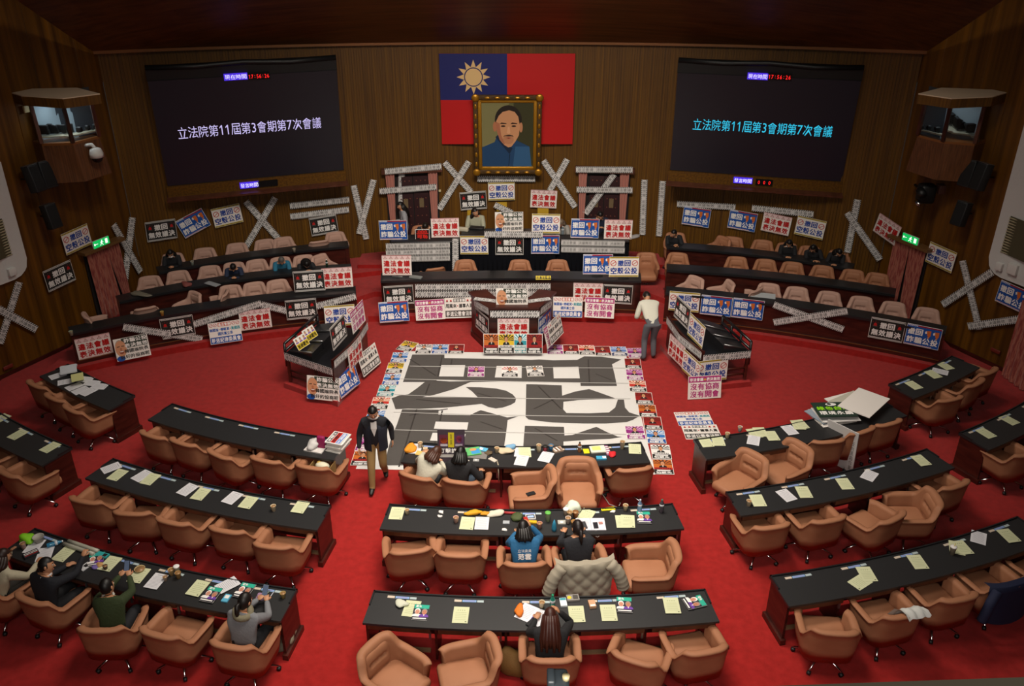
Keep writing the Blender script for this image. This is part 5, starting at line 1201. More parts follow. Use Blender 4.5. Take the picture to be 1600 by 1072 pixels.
PAP = {'C1': [('g', 643, 951, 3), ('m', 657.5, 957, 0), ('g', 720, 961, 0), ('g', 901, 959.5, 0), ('g', 951, 957.5, 2), ('m', 975.6, 945, 8), ('g', 1049.6, 946, 6), ('m', 1085, 941, 80)],
 'C2': [('g', 620, 802, -3), ('g', 730, 817.6, 2), ('w', 753, 817.6, 0), ('g', 916, 805, 30), ('g', 973, 815, 5), ('g', 981, 814.4, 10), ('m', 1006, 808.5, 8)],
 'C3': [('w', 649, 701, -5), ('w', 814, 706, 6), ('g', 820, 706.5, -2), ('w', 815, 719.5, 12), ('w', 853, 714, 22), ('g', 992, 701.4, 12)],
 'L5': [('w', 53.6, 853.5, -20), ('w', 70, 866, -35), ('g', 100, 866, -5), ('m', 150, 874, -35), ('g', 171.5, 880.7, -4), ('g', 217, 898.8, -6), ('w', 244, 908, -2), ('g', 309, 919, 2), ('w', 355.6, 914, 35), ('m', 330, 929, 0), ('m', 382, 922.7, 2)],
 'L4': [('w', 173.7, 731, 25), ('g', 183.7, 742, -4), ('w', 222, 743.5, 10), ('g', 235, 748.6, -4), ('w', 293, 765, 8), ('g', 313.7, 772, -2), ('w', 363, 778, 8), ('g', 388, 785, 0), ('g', 469.6, 792, 0)],
 'L2': [('g', 1, 654, -6), ('g', 28, 679, -6), ('g', 78.5, 699, -2)],
 'L1': [('w', 90, 587, 10), ('w', 103, 596.5, 30), ('w', 116, 604, 5), ('w', 126, 610, 5), ('w', 138, 612, -2), ('w', 133, 593, 65), ('w', 144, 598.6, 65), ('w', 155.6, 603.7, 65)],
 'R1': [('g', 1477, 572, 15), ('w', 1469, 580.5, -25), ('g', 1458, 585, 15), ('g', 1427.5, 602, 10)], 'R2': [('g', 1577, 656.5, 6), ('g', 1540.6, 677, 6)],
 'R3': [('g', 1103, 691, 4), ('g', 1122, 689, 14), ('g', 1179, 677, 5), ('g', 1188, 675, 14), ('w', 1177.5, 688, 35), ('g', 1206, 681, 12), ('w', 1234, 672, 4), ('g', 1247, 664, 20), ('g', 1251, 663, 8)],
 'R4': [('g', 1184, 782, 10), ('w', 1228.7, 774, -8), ('g', 1256, 769, 14), ('g', 1320, 756, 14), ('w', 1358.5, 743, 60), ('g', 1439, 719.5, 10)],
 'R5': [('g', 1344, 909.5, 70), ('g', 1354, 897, 12), ('g', 1433.7, 878, 14), ('g', 1495, 856, 40), ('g', 1503, 855.5, 12), ('w', 1529, 840, 50), ('g', 1576, 837, 12)]}
for dk, L in PAP.items():
    for kd in 'gwm':
        M_ = sorted([q for q in L if q[0] == kd], key=lambda q: q[1])
        for i, (k_, x, y, r) in enumerate(M_):
            nm, lb, ct, gp = PN[kd]; zz = Z0+.0035*L.index((k_, x, y, r))*.6+(.004 if kd == 'm' else 0)
            p = G(x, y, zz); o = link(nm, sheetmesh(kd)); o.location = p; o.rotation_euler = (0, 0, rad(p)+math.radians(-r if x > 797 else -r))
            tag(o, '%s, %s %s' % (lb, ('the only one' if len(M_) == 1 else nth(i, len(M_))), 'on the '+DN[dk]), ct, gp)
def put(o, x, y, z=HT, r=0, lab=None, cat=None, grp=None, dz=0):
    p = G(x, y, z+dz); o.location = (p.x, p.y, z); o.rotation_euler = (0, 0, rad(p)+math.radians(r)); tag(o, lab, cat, grp); return o
PAPERC = mat('paper_cup_cream', '#cdbb9a', rough=.6); COFFEE = mat('coffee', '#9a7650', rough=.3)
def cup(x, y, lab, col=None, h=.095, r=.042, lid=None, z=HT, fill=True):
    t = thing('paper_cup', lab, 'cup', group='cups on the desks'); m = MB()
    m.lathe([(r*.72, 0), (r, h), (r*1.05, h+.004), (r*.92, h), (r*.9, h-.012)], col or PAPERC); m.obj('cup_body', t)
    if lid: m = MB(); m.lathe([(r*1.06, h), (r*1.06, h+.012), (r*.8, h+.02)], lid); m.obj('lid', t)
    elif fill: m = MB(); m.lathe([(r*.86, h-.011), (r*.86, h-.006)], COFFEE); m.obj('drink', t)
    p = G(x, y, z); t.location = p; return t
def bottle(x, y, lab, col, h=.22, r=.032, cap=None, z=HT, trans=True):
    t = thing('bottle', lab, 'bottle', group='bottles on the desks'); mt = mat('bottle_'+col, col, rough=.15, spec=.6)
    if trans and 'Transmission Weight' in mt.node_tree.nodes['Principled BSDF'].inputs: mt.node_tree.nodes['Principled BSDF'].inputs['Transmission Weight'].default_value = .35
    m = MB(); m.lathe([(r*.9, 0), (r, .01), (r, h*.35), (r*.93, h*.42), (r, h*.5), (r, h*.68), (r*.45, h*.86), (r*.4, h*.92)], mt); m.obj('bottle_body', t)
    m = MB(); m.lathe([(r*.45, h*.92), (r*.45, h)], mat('cap_'+(cap or '#e6e6e6'), cap or '#e6e6e6')); m.obj('cap', t)
    m = MB(); m.lathe([(r*1.01, h*.5), (r*1.01, h*.66)], K('#c9ccd2')); m.obj('wrapper', t)
    t.location = G(x, y, z); return t
def lump(name, x, y, size, col, lab, cat, seed=1, r=0, z=HT, rough=.7, grp=None, n2=None):
    R_ = random.Random(seed); m = MB(); mt = mat(name+'_'+col, col, rough=rough, bump=(60, .4, .01))
    bm = bmesh.new(); bmesh.ops.create_icosphere(bm, subdivisions=3, radius=1)
    ks = [(Vector((R_.uniform(-1, 1), R_.uniform(-1, 1), R_.uniform(-.4, 1))).normalized(), R_.uniform(.12, .34)) for _ in range(14)]
    V = []
    for v in bm.verts:
        d = v.co.normalized(); k = .92
        for q, a in ks: k += a*max(0, d.dot(q))**9*1.2
        p = Vector((d.x*size[0]/2*k, d.y*size[1]/2*k, max(-.45, d.z)*size[2]/2*k*1.1)); V.append(p+UP*size[2]*.25*1.1)
    bm.verts.index_update(); F = [[v.index for v in f.verts] for f in bm.faces]; bm.free(); m.add(V, F, mt, True); o = m.obj(name)
    zmin = min(v.co.z for v in o.data.vertices); o.data.transform(Matrix.Translation((0, 0, -zmin))); put(o, x, y, z, r, lab, cat, grp); return o
def slab(name, x, y, w_, h_, t_, col, lab, cat, r=0, z=HT, dec=None, grp=None, rough=.5):
    s = Sheet(w_, h_, K(col) if isinstance(col, str) else col, t_); s.up()
    if dec: dec(s)
    o = s.obj(name, fix=False); put(o, x, y, z, r, lab, cat, grp); o.location.z = z+t_/2+.002; return o
# --- bottom centre desk
slab('open_document', 833, 962, .42, .30, .006, '#dcdbe2', 'open white document beside the orange snack packet, bottom centre desk', 'document', -30, dec=lambda s: [s.rect(-.1, .1-.028*i, .15, .005, INKW) for i in range(8)]+[s.rect(.1, .1-.028*i, .15, .005, INKW) for i in range(4)]+[s.rect(.02, -.06, .03, .1, C_['purple'])], z=Z0)
slab('smartphone', 830, 973, .075, .15, .01, '#16161a', 'dark phone in a strap lying on the open document', 'phone', -40, z=Z0+.008)
lump('snack_packet', 810.7, 958, (.11, .15, .07), '#d9721a', 'crumpled orange snack packet on the bottom centre desk', 'snack', 3)
cup(846.6, 949, 'cream paper cup left of the green bottle, bottom centre desk'); bottle(863, 952, 'teal green water bottle before the long-haired woman', '#2e9c86', .26, .036, '#1b8f66')
slab('snack_bag', 880, 943, .09, .15, .03, '#d8dde0', 'white and teal snack packet right of the teal bottle', 'snack', 4, dec=lambda s: s.rect(0, .05, .08, .04, C_['teal']))
slab('plastic_box', 895, 936, .17, .11, .03, '#8a8580', 'clear lunch box with a yellow ball, bottom centre desk', 'box', 5, dec=lambda s: (s.disc(-.05, 0, .03, .03, C_['yel']), s.rect(.035, 0, .07, .08, C_['grey'])))
slab('bread_packet', 925, 946, .09, .13, .04, '#c79a78', 'clear packet of pastry between two green sheets', 'snack', 6, dec=lambda s: s.rect(0, -.04, .07, .03, C_['white']))
lump('plastic_bag', 628, 945, (.13, .12, .06), '#c9cbb8', 'crumpled clear bag on the leftmost green sheet, bottom centre desk', 'bag', 8, z=Z0+.004)
# --- cup-crowded centre desk
cup(636.5, 803, 'small brown-topped cup beside the leftmost green sheet, cup-crowded desk', h=.08, r=.035); cup(712.6, 816, 'pale pink cup on the cup-crowded desk, left half', col=K('#c99f92'))
for i, (x, y, nm) in enumerate(((689, 801, 'further'), (687.5, 808, 'nearer'), (788, 829, 'pinkish'), (957.5, 800, 'right-hand'))): lump('tissue', x, y, (.07, .05, .03), '#dcd8d4', 'small crumpled %s tissue on the cup-crowded desk' % nm, 'tissue', 20+i, grp='tissues')
lump('yellow_glove', 741, 803, (.18, .10, .07), '#d99a12', 'bright yellow rubber toy on the cup-crowded desk', 'toy', 31); lump('yellow_glove', 758, 804, (.12, .07, .05), '#c98a10', 'smaller yellow rubber toy beside the larger one', 'toy', 32)
lump('cloth', 775.5, 805, (.22, .12, .07), '#cfc8b4', 'crumpled white cloth on the cup-crowded desk', 'cloth', 33)
m = MB(); m.tube([(-.1, 0, .02), (.1, 0, .02)], .02, K('#a8373a')); put(m.obj('red_tube'), 796, 803, HT, -4, 'thin red tube between white cloth and green pouch', 'tube')
lump('green_pouch', 806.5, 811, (.17, .15, .08), '#3f4a22', 'olive green cloth pouch on the cup-crowded desk', 'pouch', 35); slab('saucer', 791, 817, .1, .07, .012, '#9fa3a8', 'small round glass dish left of the olive pouch', 'dish')
slab('card_box', 829, 809, .15, .11, .02, '#e2e0dc', 'black and white card box behind the blue-jacket person', 'box', 6, dec=lambda s: (s.rect(0, 0, .13, .09, C_['black']), s.up(), s.rect(0, 0, .1, .05, C_['lblue'])))
slab('red_packet', 822, 814, .06, .12, .03, '#a8281f', 'red packet beside the card box', 'packet', 14); slab('yellow_packet', 832, 817, .13, .05, .025, '#d8ab1c', 'yellow packet under the card box', 'packet', -4)
cup(843, 825, 'pink and white cup close to the blue-jacket person', col=K('#c08878')); cup(856, 814, 'tall iced green drink with green dome lid', col=mat('matcha', '#a9b88a', rough=.3), h=.15, r=.045, lid=K('#5ea84a'))
m = MB(); m.lathe([(.035, 0), (.04, .05), (.03, .12), (.008, .2)], mat('blue_pouch', '#2a7fa0', rough=.4)); put(m.obj('blue_drink_pouch'), 865.7, 829, HT, 0, 'pointed blue drink pouch standing on the cup-crowded desk', 'pouch')
slab('foil_dish', 877.6, 817, .12, .09, .015, '#a8a8a0', 'foil dish with crumbs beside the blue pouch', 'dish', dec=lambda s: s.disc(0, 0, .03, .02, C_['white']))
for i, (x, y, c_, nm) in enumerate(((884, 804, '#c9b199', 'white-lidded cup at the left of the cup cluster'), (890, 808, '#bfa57c', 'tan cup in the middle of the cup cluster'), (887.5, 817, '#c4b3a6', 'wide pale cup in front of the cup cluster'), (899, 808, '#8a4f1d', 'dark coffee cup at the right of the cup cluster'), (896.5, 823, '#b8863a', 'amber cup beside the woman with ponytail'))): cup(x, y, nm, col=K(c_), h=.1, r=.045, lid=C_['white'] if i == 0 else None)
lump('plastic_bag', 895.6, 798, (.20, .16, .16), '#cfd6c4', 'white plastic bag with green print on the cup-crowded desk', 'bag', 41); slab('bag_print', 895.6, 793, .10, .04, .02, '#2f7a3a', 'green packet in front of the white plastic bag', 'packet', z=HT)
slab('open_book', 923, 820, .44, .28, .012, '#d5d3db', 'open book under two phones on the cup-crowded desk', 'book', -2, dec=lambda s: [s.rect(-.11, .09-.03*i, .17, .005, INKW) for i in range(6)]+[s.rect(0, 0, .006, .27, INKW)], z=Z0)
slab('remote', 913.7, 821, .05, .16, .012, '#3a3a3e', 'long dark device on the open book, left page', 'phone', 8, z=Z0+.014); slab('smartphone', 930.7, 821.5, .07, .13, .012, '#1c1b22', 'black phone on the open book, right page', 'phone', 0, z=Z0+.014); slab('pink_card', 938.6, 818, .06, .045, .012, '#b8847a', 'small pink card on the open book', 'card', 0, z=Z0+.014)
m = MB(); m.tube([(.0, 0, 0), (.05, -.01, -.02), (.06, -.05, -.05), (.02, -.07, -.07), (-.03, -.05, -.05), (-.03, -.01, -.02), (0, 0, 0)], .008, K('#d8cfc8'), n=6, cap=False); put(m.obj('phone_strap'), 931, 829, HT, 0, 'pale beaded strap hanging over the desk edge from the phone', 'strap')
slab('yellow_sign', 950, 796, .22, .07, .012, '#d6cc1e', 'bright yellow strip with small lettering on the cup-crowded desk', 'sign', 4, dec=lambda s: s.text('反綠共獨裁', 0, 0, .2, .035, C_['black'], 0))
cup(977, 797, 'cream paper cup right of the yellow strip'); bottle(999, 800, 'clear water bottle with blue label, right end of the cup-crowded desk', '#7f9fc4', .24, .035, '#c8ccd8'); bottle(1033, 800, 'dark empty bottle at the right end of the cup-crowded desk', '#5a5058', .24, .038, '#4a6a5a')
# --- laptop desk
lump('orange_plush', 640, 704, (.16, .24, .09), '#d98a16', 'orange plush toy at the left end of the laptop desk', 'toy', 51, r=-20)
cup(657, 699, 'cream cup beside the orange plush'); slab('snack_card', 664.5, 702, .08, .07, .02, '#c2ac8c', 'small tan box beside the cream cup, laptop desk', 'box', 8); slab('yellow_envelope', 659, 709, .2, .12, .01, '#cfae62', 'yellow envelope before the brown-haired person', 'envelope', -5)
t = thing('laptop_poster', 'dark picture board standing behind a grey laptop on the laptop desk', 'board')
s = Sheet(.46, .58, K('#3a2f38'), .012, edge=K('#8d8d8d')); s.up(); s.rect(-.12, .1, .16, .2, K('#5a2030')); s.rect(.13, .1, .16, .2, K('#4a2c48')); s.disc(-.12, .1, .06, .05, K('#b8501c')); s.disc(.13, .12, .05, .06, K('#8a3048')); s.up(); s.rect(0, .11, .10, .26, K('#b8a81c')); s.rect(-.12, .02, .12, .04, K('#a8a0a8')); s.rect(.13, .02, .12, .04, K('#988c98')); s.up(); s.text('貪腐', 0, .12, .04, .2, C_['black'], .02, vertical=True); s.text('打擊詐騙', 0, -.08, .42, .09, C_['white'], .03); s.rect(0, -.17, .4, .05, K('#a5a09c'))
s.obj('board', t, fix=False).rotation_euler = (math.radians(74), 0, 0); p = G(705, 697, 1.02); t.location = p
t = thing('laptop', 'grey laptop seen from behind its pale lid, laptop desk', 'laptop'); m = MB(); m.rbox((0, 0, .01), (.32, .22, .015), M_GREYM, .005); m.obj('keyboard_base', t); m = MB(); m.rbox((0, .10, .11), (.32, .012, .2), mat('laptop_lid', '#a6a8aa', rough=.4), .005); m.obj('lid', t); put(t, 703, 707, HT, 0)
bottle(691.4, 713, 'teal bottle left of the laptop', '#4f8f8a', .2, .035); bottle(701.4, 713, 'dark red thermos in front of the laptop', '#7a1230', .16, .036, '#8f1c3c', trans=False); lump('lime_bag', 708.5, 709, (.13, .09, .08), '#57c41a', 'lime green bag in front of the laptop', 'bag', 54); lump('plastic_bag', 718, 708, (.16, .14, .16), '#9aa09c', 'clear grey plastic bag right of the laptop', 'bag', 55)
slab('grey_tray', 745, 711, .36, .22, .008, '#77736f', 'grey folder under the colourful book, laptop desk', 'folder', -4); slab('colourful_book', 738, 706.5, .28, .22, .02, '#5fae6a', 'colourful blue and green book on the grey folder', 'book', 18, z=HT+.012, dec=lambda s: (s.rect(.05, -.02, .15, .14, K('#3f8ec4')), s.up(), s.disc(.02, .04, .06, .04, K('#c98f5a'))))
slab('blue_packet', 754.6, 704, .16, .1, .03, '#5aa7c9', 'light blue packet beside the colourful book', 'packet', -18, dec=lambda s: s.rect(-.03, .0, .06, .06, C_['white'])); lump('wrapper', 763.5, 709, (.12, .1, .04), '#5a4a34', 'dark food wrapper beside the light blue packet', 'wrapper', 57)
cup(776.4, 707, 'tan paper cup in the middle of the laptop desk'); lump('food_bag', 789, 706, (.24, .15, .07), '#c9b698', 'open bag of pale snacks, laptop desk', 'snack', 58); lump('blue_bag', 797, 701, (.16, .1, .08), '#6f9ec0', 'pale blue plastic bag behind the snacks', 'bag', 59)
slab('glass_dish', 744, 720, .1, .07, .015, '#9a9a98', 'round glass dish near the desk edge, laptop desk', 'dish', dec=lambda s: s.disc(0, 0, .02, .015, C_['white'])); lump('tissue', 727.7, 721, (.1, .07, .02), '#d6d0c8', 'flat crumpled tissue near the desk edge, laptop desk', 'tissue', 60, grp='tissues'); slab('smartphone', 770, 719, .08, .15, .012, '#c2b8ac', 'pale phone with a ribbon hanging off the laptop desk', 'phone', 50)
m = MB(); m.tube([(0, 0, .01), (.02, -.08, .0), (.025, -.13, -.05), (.03, -.13, -.3)], .012, K('#a89c88'), n=4); put(m.obj('ribbon'), 777, 722, HT, 0, 'pale ribbon hanging from the phone off the laptop desk', 'ribbon')
cup(841.8, 706, 'tall cream cup on the laptop desk, right half', h=.14); cup(851.7, 705, 'black-lidded red cup on the laptop desk', col=K('#8f2a34'), lid=C_['black']); cup(860.8, 703, 'blue cup beside the black-lidded one', col=K('#3f7fae')); slab('snack_sticks', 871, 704, .17, .14, .03, '#a08a78', 'heap of wrapped snack sticks on the laptop desk', 'snack', 20, dec=lambda s: [s.rect(-.05+.03*i, 0, .02, .12, K('#5a3a2a') if i % 2 else C_['white'], 12) for i in range(4)])
bottle(905.4, 706, 'amber thermos with black lid on the laptop desk', '#8a5a3a', .2, .034, '#141414', trans=False); slab('yellow_note', 916, 705.5, .1, .13, .008, '#d8cf24', 'bright yellow note sheet on the laptop desk', 'note', 2); slab('white_file', 933.7, 703, .26, .2, .02, '#d9d8c8', 'white file with yellow note on the laptop desk', 'file', 2, dec=lambda s: s.rect(-.02, .02, .15, .12, K('#d6d27a')))
slab('poster_strip', 948.8, 704, .09, .3, .006, '#8a5a78', 'narrow colourful leaflet on the laptop desk', 'leaflet', 5, dec=lambda s: [s.rect(0, .1-.06*i, .07, .03, C_['white']) for i in range(4)]); lump('red_pouch', 956.8, 711, (.12, .12, .05), '#c41822', 'bright red pouch on the laptop desk', 'pouch', 61); slab('wet_wipes', 939.4, 717, .17, .09, .03, '#3f9ac0', 'blue and white wipes packet at the laptop desk edge', 'packet', -3, dec=lambda s: s.rect(.05, 0, .06, .06, C_['white'])); cup(972, 701, 'tall tan paper cup near the right end of the laptop desk', h=.15, r=.045)
m = MB(); pts = [G(x, y, z_) for x, y, z_ in ((852, 725, .76), (839, 730, .6), (838, 770, .02), (900, 790, .02), (940, 785, .02), (985, 770, .02), (1000, 772, .02))]
m = MB(); pts = [G(936, 745, .5), G(940, 770, .05), G(952, 788, .012), G(975, 796, .012), G(1000, 790, .012)]; m.tube(pts, .008, K('#b9b4aa'), n=5); tag(center(m.obj('power_cable')), 'pale power cable on the carpet below the laptop desk chairs', 'cable')
# --- things on chairs
def onchair(o, ch, dx, dy, z, r=0): c = Matrix.Translation(ch.location) @ Matrix.Rotation(ch.rotation_euler.z, 4, 'Z'); o.location = c @ Vector((dx, dy, z)); o.rotation_euler.z = ch.rotation_euler.z+math.radians(r); return o
s = Sheet(.30, .24, K('#3f6f9a'), .02); s.up(); s.rect(.05, .02, .15, .1, K('#5f8fb8')); o = s.obj('blue_folder', fix=False); tag(o, 'blue folder lying in the rightmost chair of the laptop desk', 'folder'); onchair(o, CH['C3'][4], -.08, .12, .56); o.rotation_euler.x = .5
s = Sheet(.22, .3, K('#b8a890'), .02); o = s.obj('envelope', fix=False); tag(o, 'tan envelope beside the blue folder in the chair', 'envelope'); onchair(o, CH['C3'][4], .14, .10, .57, 30); o.rotation_euler.y = .5
s = Sheet(.08, .15, K('#1a1a1c'), .012); o = s.obj('smartphone', fix=False); tag(o, 'black phone on the seat of the left-turned chair, laptop desk', 'phone'); onchair(o, CH['C3'][2], .0, .0, .475, 20)
t = thing('cardboard_box', 'open cardboard box of tissues on the chair beside the magazine stack', 'box'); mc = mat('cardboard', '#8a6a3a', rough=.8)
m = MB()
for dx, dy, w_, h_ in ((-.18, 0, .012, .26), (.18, 0, .012, .26), (0, -.13, .36, .012), (0, .13, .36, .012)): m.box((dx, dy, .1), (w_, h_, .2), mc)
m.box((0, 0, .01), (.36, .26, .012), mc); m.obj('box', t); m = MB(); m.ell((0, 0, .15), (.13, .09, .07), K('#d6d0b8')); m.ell((-.06, .03, .17), (.06, .05, .05), K('#c9a85a')); m.obj('contents', t); onchair(t, CH['L3'][4], 0, .02, .47)
m = MB(); path_ = [(-.16, .60), (-.21, .74), (-.27, .87), (-.33, .915), (-.40, .91), (-.46, .84)]; V = []
for j, (y, z) in enumerate(path_):
    for i in range(13): V.append((-.16+.34*i/12+.03*j, y+.012*math.sin(i*1.7+j), z+.016*math.sin(i*1.3+j*.8)+.01))
m.add(V, [(j*13+i, j*13+i+1, j*13+i+14, j*13+i+13) for j in range(5) for i in range(12)], mat('towel_white', '#c9cac6', rough=.9), True); o = m.obj('white_towel', fix=False); tag(o, 'white towel thrown over the second chair of lower right desk', 'towel'); c = CH['R5'][1]; o.location = c.location; o.rotation_euler = c.rotation_euler
# --- magazine stack, bag, pink packet on the left desk
for i in range(9):
    s = Sheet(.28, .36, K('#d9d6d0') if i < 8 else K('#e6e4e0'), .02); 
    if i == 8: s.up(); s.rect(-.085, 0, .07, .32, K('#3a3a3a')); s.rect(0, 0, .085, .32, K('#b8201c')); s.rect(.09, 0, .08, .32, K('#5a7fc4')); s.up(); s.text('大罷免', -.085, 0, .055, .3, C_['white'], .03, vertical=True); s.text('反罷免', 0, 0, .06, .3, C_['black'], .03, vertical=True); s.text('挺民主', .09, 0, .055, .3, C_['white'], .03, vertical=True)
    o = s.obj('magazine', fix=False); p = G(528, 699, HT); o.location = (p.x+.012*((i*5) % 4), p.y+.012*((i*3) % 4), HT+.012+.022*i); o.rotation_euler.z = rad(p)+math.radians((i*7) % 9-4-4)
    tag(o, 'magazine of the tall stack on the left desk end, %s' % ('topmost with red and blue bands' if i == 8 else ORD[i+1]+' from the bottom'), 'magazine', 'magazines stacked on the left desk')
slab('white_cloth_sheet', 493, 702, .34, .22, .02, '#cfcbc8', 'folded white sheet under the clear bag, left of magazine stack', 'sheet', -4); lump('plastic_bag', 490, 697, (.2, .2, .14), '#cbc8c6', 'white plastic bag on the folded sheet, left of magazines', 'bag', 75, z=HT+.022)
m = MB(); m.rbox((0, 0, .12), (.14, .07, .24), K('#8f1f52'), .02); o = m.obj('pink_packet'); put(o, 503, 700, HT, 0, 'tall magenta packet between the white bag and magazine stack', 'packet')
# --- upper left desk: document piles
for i in range(10):
    o = slab('yellow_booklet', 121, 590, .22, .31, .012, '#c9c88a', 'yellowish booklet in the thick pile, %s' % ('topmost' if i == 9 else ORD[i+1]+' from bottom'), 'booklet', 62+(i*5) % 5, z=HT+.001+.0135*i, grp='booklets piled on the short upper left desk')
for i in range(4): slab('white_booklet', 107, 578, .30, .34, .02, '#c8ccd2', 'thick white booklet at the far end of the pile desk, %s of four' % ORD[i+1], 'booklet', 55+3*i, z=HT+.001+.022*i, grp='white booklets at the far end')
# --- lower left desk
lump('snack_bag', 44, 844, (.24, .16, .09), '#7fc41c', 'bright green snack bag at the far end of lower left desk', 'snack', 81); cup(61.6, 846, 'wide white bowl beside the green snack bag', col=K('#a8a49a'), h=.09, r=.08, fill=False); cup(37.5, 857, 'small pinkish cup before the green snack bag', col=K('#b08c80'))
t = bottle(74, 856, 'blue bottle lying on its side, lower left desk', '#3f8fb8', .22, .034); t.rotation_euler = (0, math.radians(90), math.radians(30)); t.location.z = HT+.036
slab('striped_pouch', 49, 867, .12, .2, .03, '#26262a', 'black pouch with white and red stripes, lower left desk', 'pouch', -25, dec=lambda s: [s.rect(-.03+.03*i, 0, .012, .18, C_['red'] if i == 2 else C_['white']) for i in range(3)])
for k_, (x, y, nm) in enumerate(((123, 860, 'nearer'), (130, 855.5, 'further'))):
    m = MB(); m.tube([(-.28, 0, .03), (-.1, 0, .032), (.1, .0, .03), (.3, 0, .03)], .03, mat('wrapped_roll', '#a8a596', rough=.35)); put(m.obj('wrapped_roll'), x, y, HT, -2, '%s plastic-wrapped paper roll on the lower left desk' % nm, 'roll')
slab('teal_packet', 160, 868, .2, .09, .02, '#2f9a9a', 'teal packet behind the rolled papers, lower left desk', 'packet', 0, dec=lambda s: s.rect(.05, 0, .06, .06, C_['black']))
slab('smartphone', 133.7, 886, .10, .17, .014, '#cfd0d4', 'white phone with dark screen, lower left desk', 'phone', -8, dec=lambda s: s.rect(0, .02, .06, .07, C_['black'])); lump('roll_bread', 156, 884, (.09, .07, .06), '#c99a62', 'tan bread roll beside the dark cup, lower left desk', 'bread', 83); lump('purple_wrapper', 148, 887, (.1, .08, .03), '#6a5a9a', 'purple wrapper beside the bread roll', 'wrapper', 84)
cup(165.5, 890, 'dark lidded cup on the green sheet, lower left desk', col=K('#5a4038'), h=.07, r=.034, z=HT); cup(219, 892, 'wide tan bowl of food before the green-jacket man', col=K('#b09a70'), h=.04, r=.075); cup(259, 907, 'small cup beside the white sheet, lower left desk', col=K('#b8a08c'), h=.07, r=.034)
cup(268.5, 898, 'tan cup, left of three clustered, lower left desk', col=K('#c4a06a')); cup(277.5, 895, 'white-lidded cup of the three clustered, lower left desk', lid=C_['white'], h=.11); cup(279.5, 903, 'brown cup, nearest of three clustered, lower left desk', col=K('#a8804a'))
slab('blue_packet', 354, 936, .09, .14, .02, '#5aa8c8', 'pale blue packet beside the thick magazine, lower left desk', 'packet', 0, dec=lambda s: s.rect(0, .02, .06, .06, C_['white'])); lump('purple_case', 408, 934, (.12, .11, .05), '#9a7a9c', 'mauve earphone case near the end of lower left desk', 'case', 86)
m = MB(); m.tube([(.0, .04, .02), (.04, .09, .02), (.03, .14, .02), (-.01, .12, .02), (0, .05, .02)], .006, K('#8fa08a'), n=5, cap=False); put(m.obj('case_loop'), 408, 933, HT, -20, 'thin green loop attached beside the mauve case', 'strap')
m = MB(); m.tube([(0, -.07, .008), (0, .07, .008)], .006, K('#c9cad4'), n=6); put(m.obj('pen'), 424, 931, HT, -4, 'white pen lying near the end of lower left desk', 'pen'); cup(443, 934, 'yellow-topped cup at the end of the lower left desk', col=K('#a89058'), h=.085, r=.04)
cup(428, 798, 'small cream cup alone on the paired-papers desk'); cup(1136, 684, 'cream cup left of two on the placard pile desk'); cup(1155.6, 674, 'white cup right of two on the placard pile desk', col=K('#c9c6c0')); cup(1169.5, 790, 'cream cup on the right desk below the placard pile'); t = cup(1487, 866, 'drink cup with straw on the lower right desk', col=K('#9a8f7a'), h=.13, r=.045, lid=C_['white'])
m = MB(); m.tube([(0, 0, .12), (.01, .0, .2)], .004, C_['yel'], n=5); m.obj('straw', t)
# --- bench and rostrum odds
for x, y, z, lab, c_ in ((112, 521, .9, 'pale green cup at the outer end of the lowest left bench', '#9fb09a'), (254, 490, .9, 'yellow snack cup on the lowest left bench', '#b8a04a'), (301, 411, 1.17, 'white cup on the topmost left bench', '#a8b0a4'), (460, 391, 1.17, 'cream cup right on the topmost left bench', '#b0a898')):
    cup(x, y+3, lab, col=K(c_), z=z)
slab('paper_sheet', 332, 444, .4, .16, .006, '#8f9296', 'white sheet lying before the navy-jacket man, middle left bench', 'paper', 10, z=1.04); 
lump('snack_heap', 218, 461, (.5, .16, .06), '#6f6a5c', 'scattered snack wrappers on the middle left bench', 'snack', 91, z=1.04, r=20); lump('snack_heap', 291, 446, (.28, .14, .08), '#7a3f3a', 'red and yellow snack packets on the middle left bench', 'snack', 92, z=1.04)
bottle(511, 417, 'dark green bottle at the aisle end of the middle left bench', '#1f3a2a', .2, .03, z=1.04)
o = slab('paper_sheet', 1192, 462, .56, .27, .012, '#a8adaf', 'large white sheet hanging over the lowest right bench', 'paper', 0, z=.905); o.rotation_euler.z = math.radians(-15)
o = slab('paper_sheet', 650, 434, .3, .12, .03, '#7f8280', 'small pale papers beside the left rostrum monitor', 'paper', 0, z=1.02)
m = MB(); m.rbox((0, 0, .05), (.3, .1, .1), K('#b0a894'), .02); o = m.obj('desk_telephone'); put(o, 723, 361, 1.60, 0, 'cream desk telephone left of the seated woman, presiding desk', 'telephone'); m = MB(); m.rbox((0, 0, .02), (.36, .2, .04), M_RUBBER, .01); o = m.obj('microphone_panel'); put(o, 745, 357, 1.60, 0, 'black control panel in front of the woman on presiding desk', 'panel')
bottle(879, 366, 'pale water bottle behind the presiding desk placards', '#8fa0a8', .22, .035, z=1.42); lump('cloth', 990, 372, (.3, .2, .08), '#8f8c8a', 'crumpled pale cloth at the right end of presiding desk', 'cloth', 95, z=1.42)
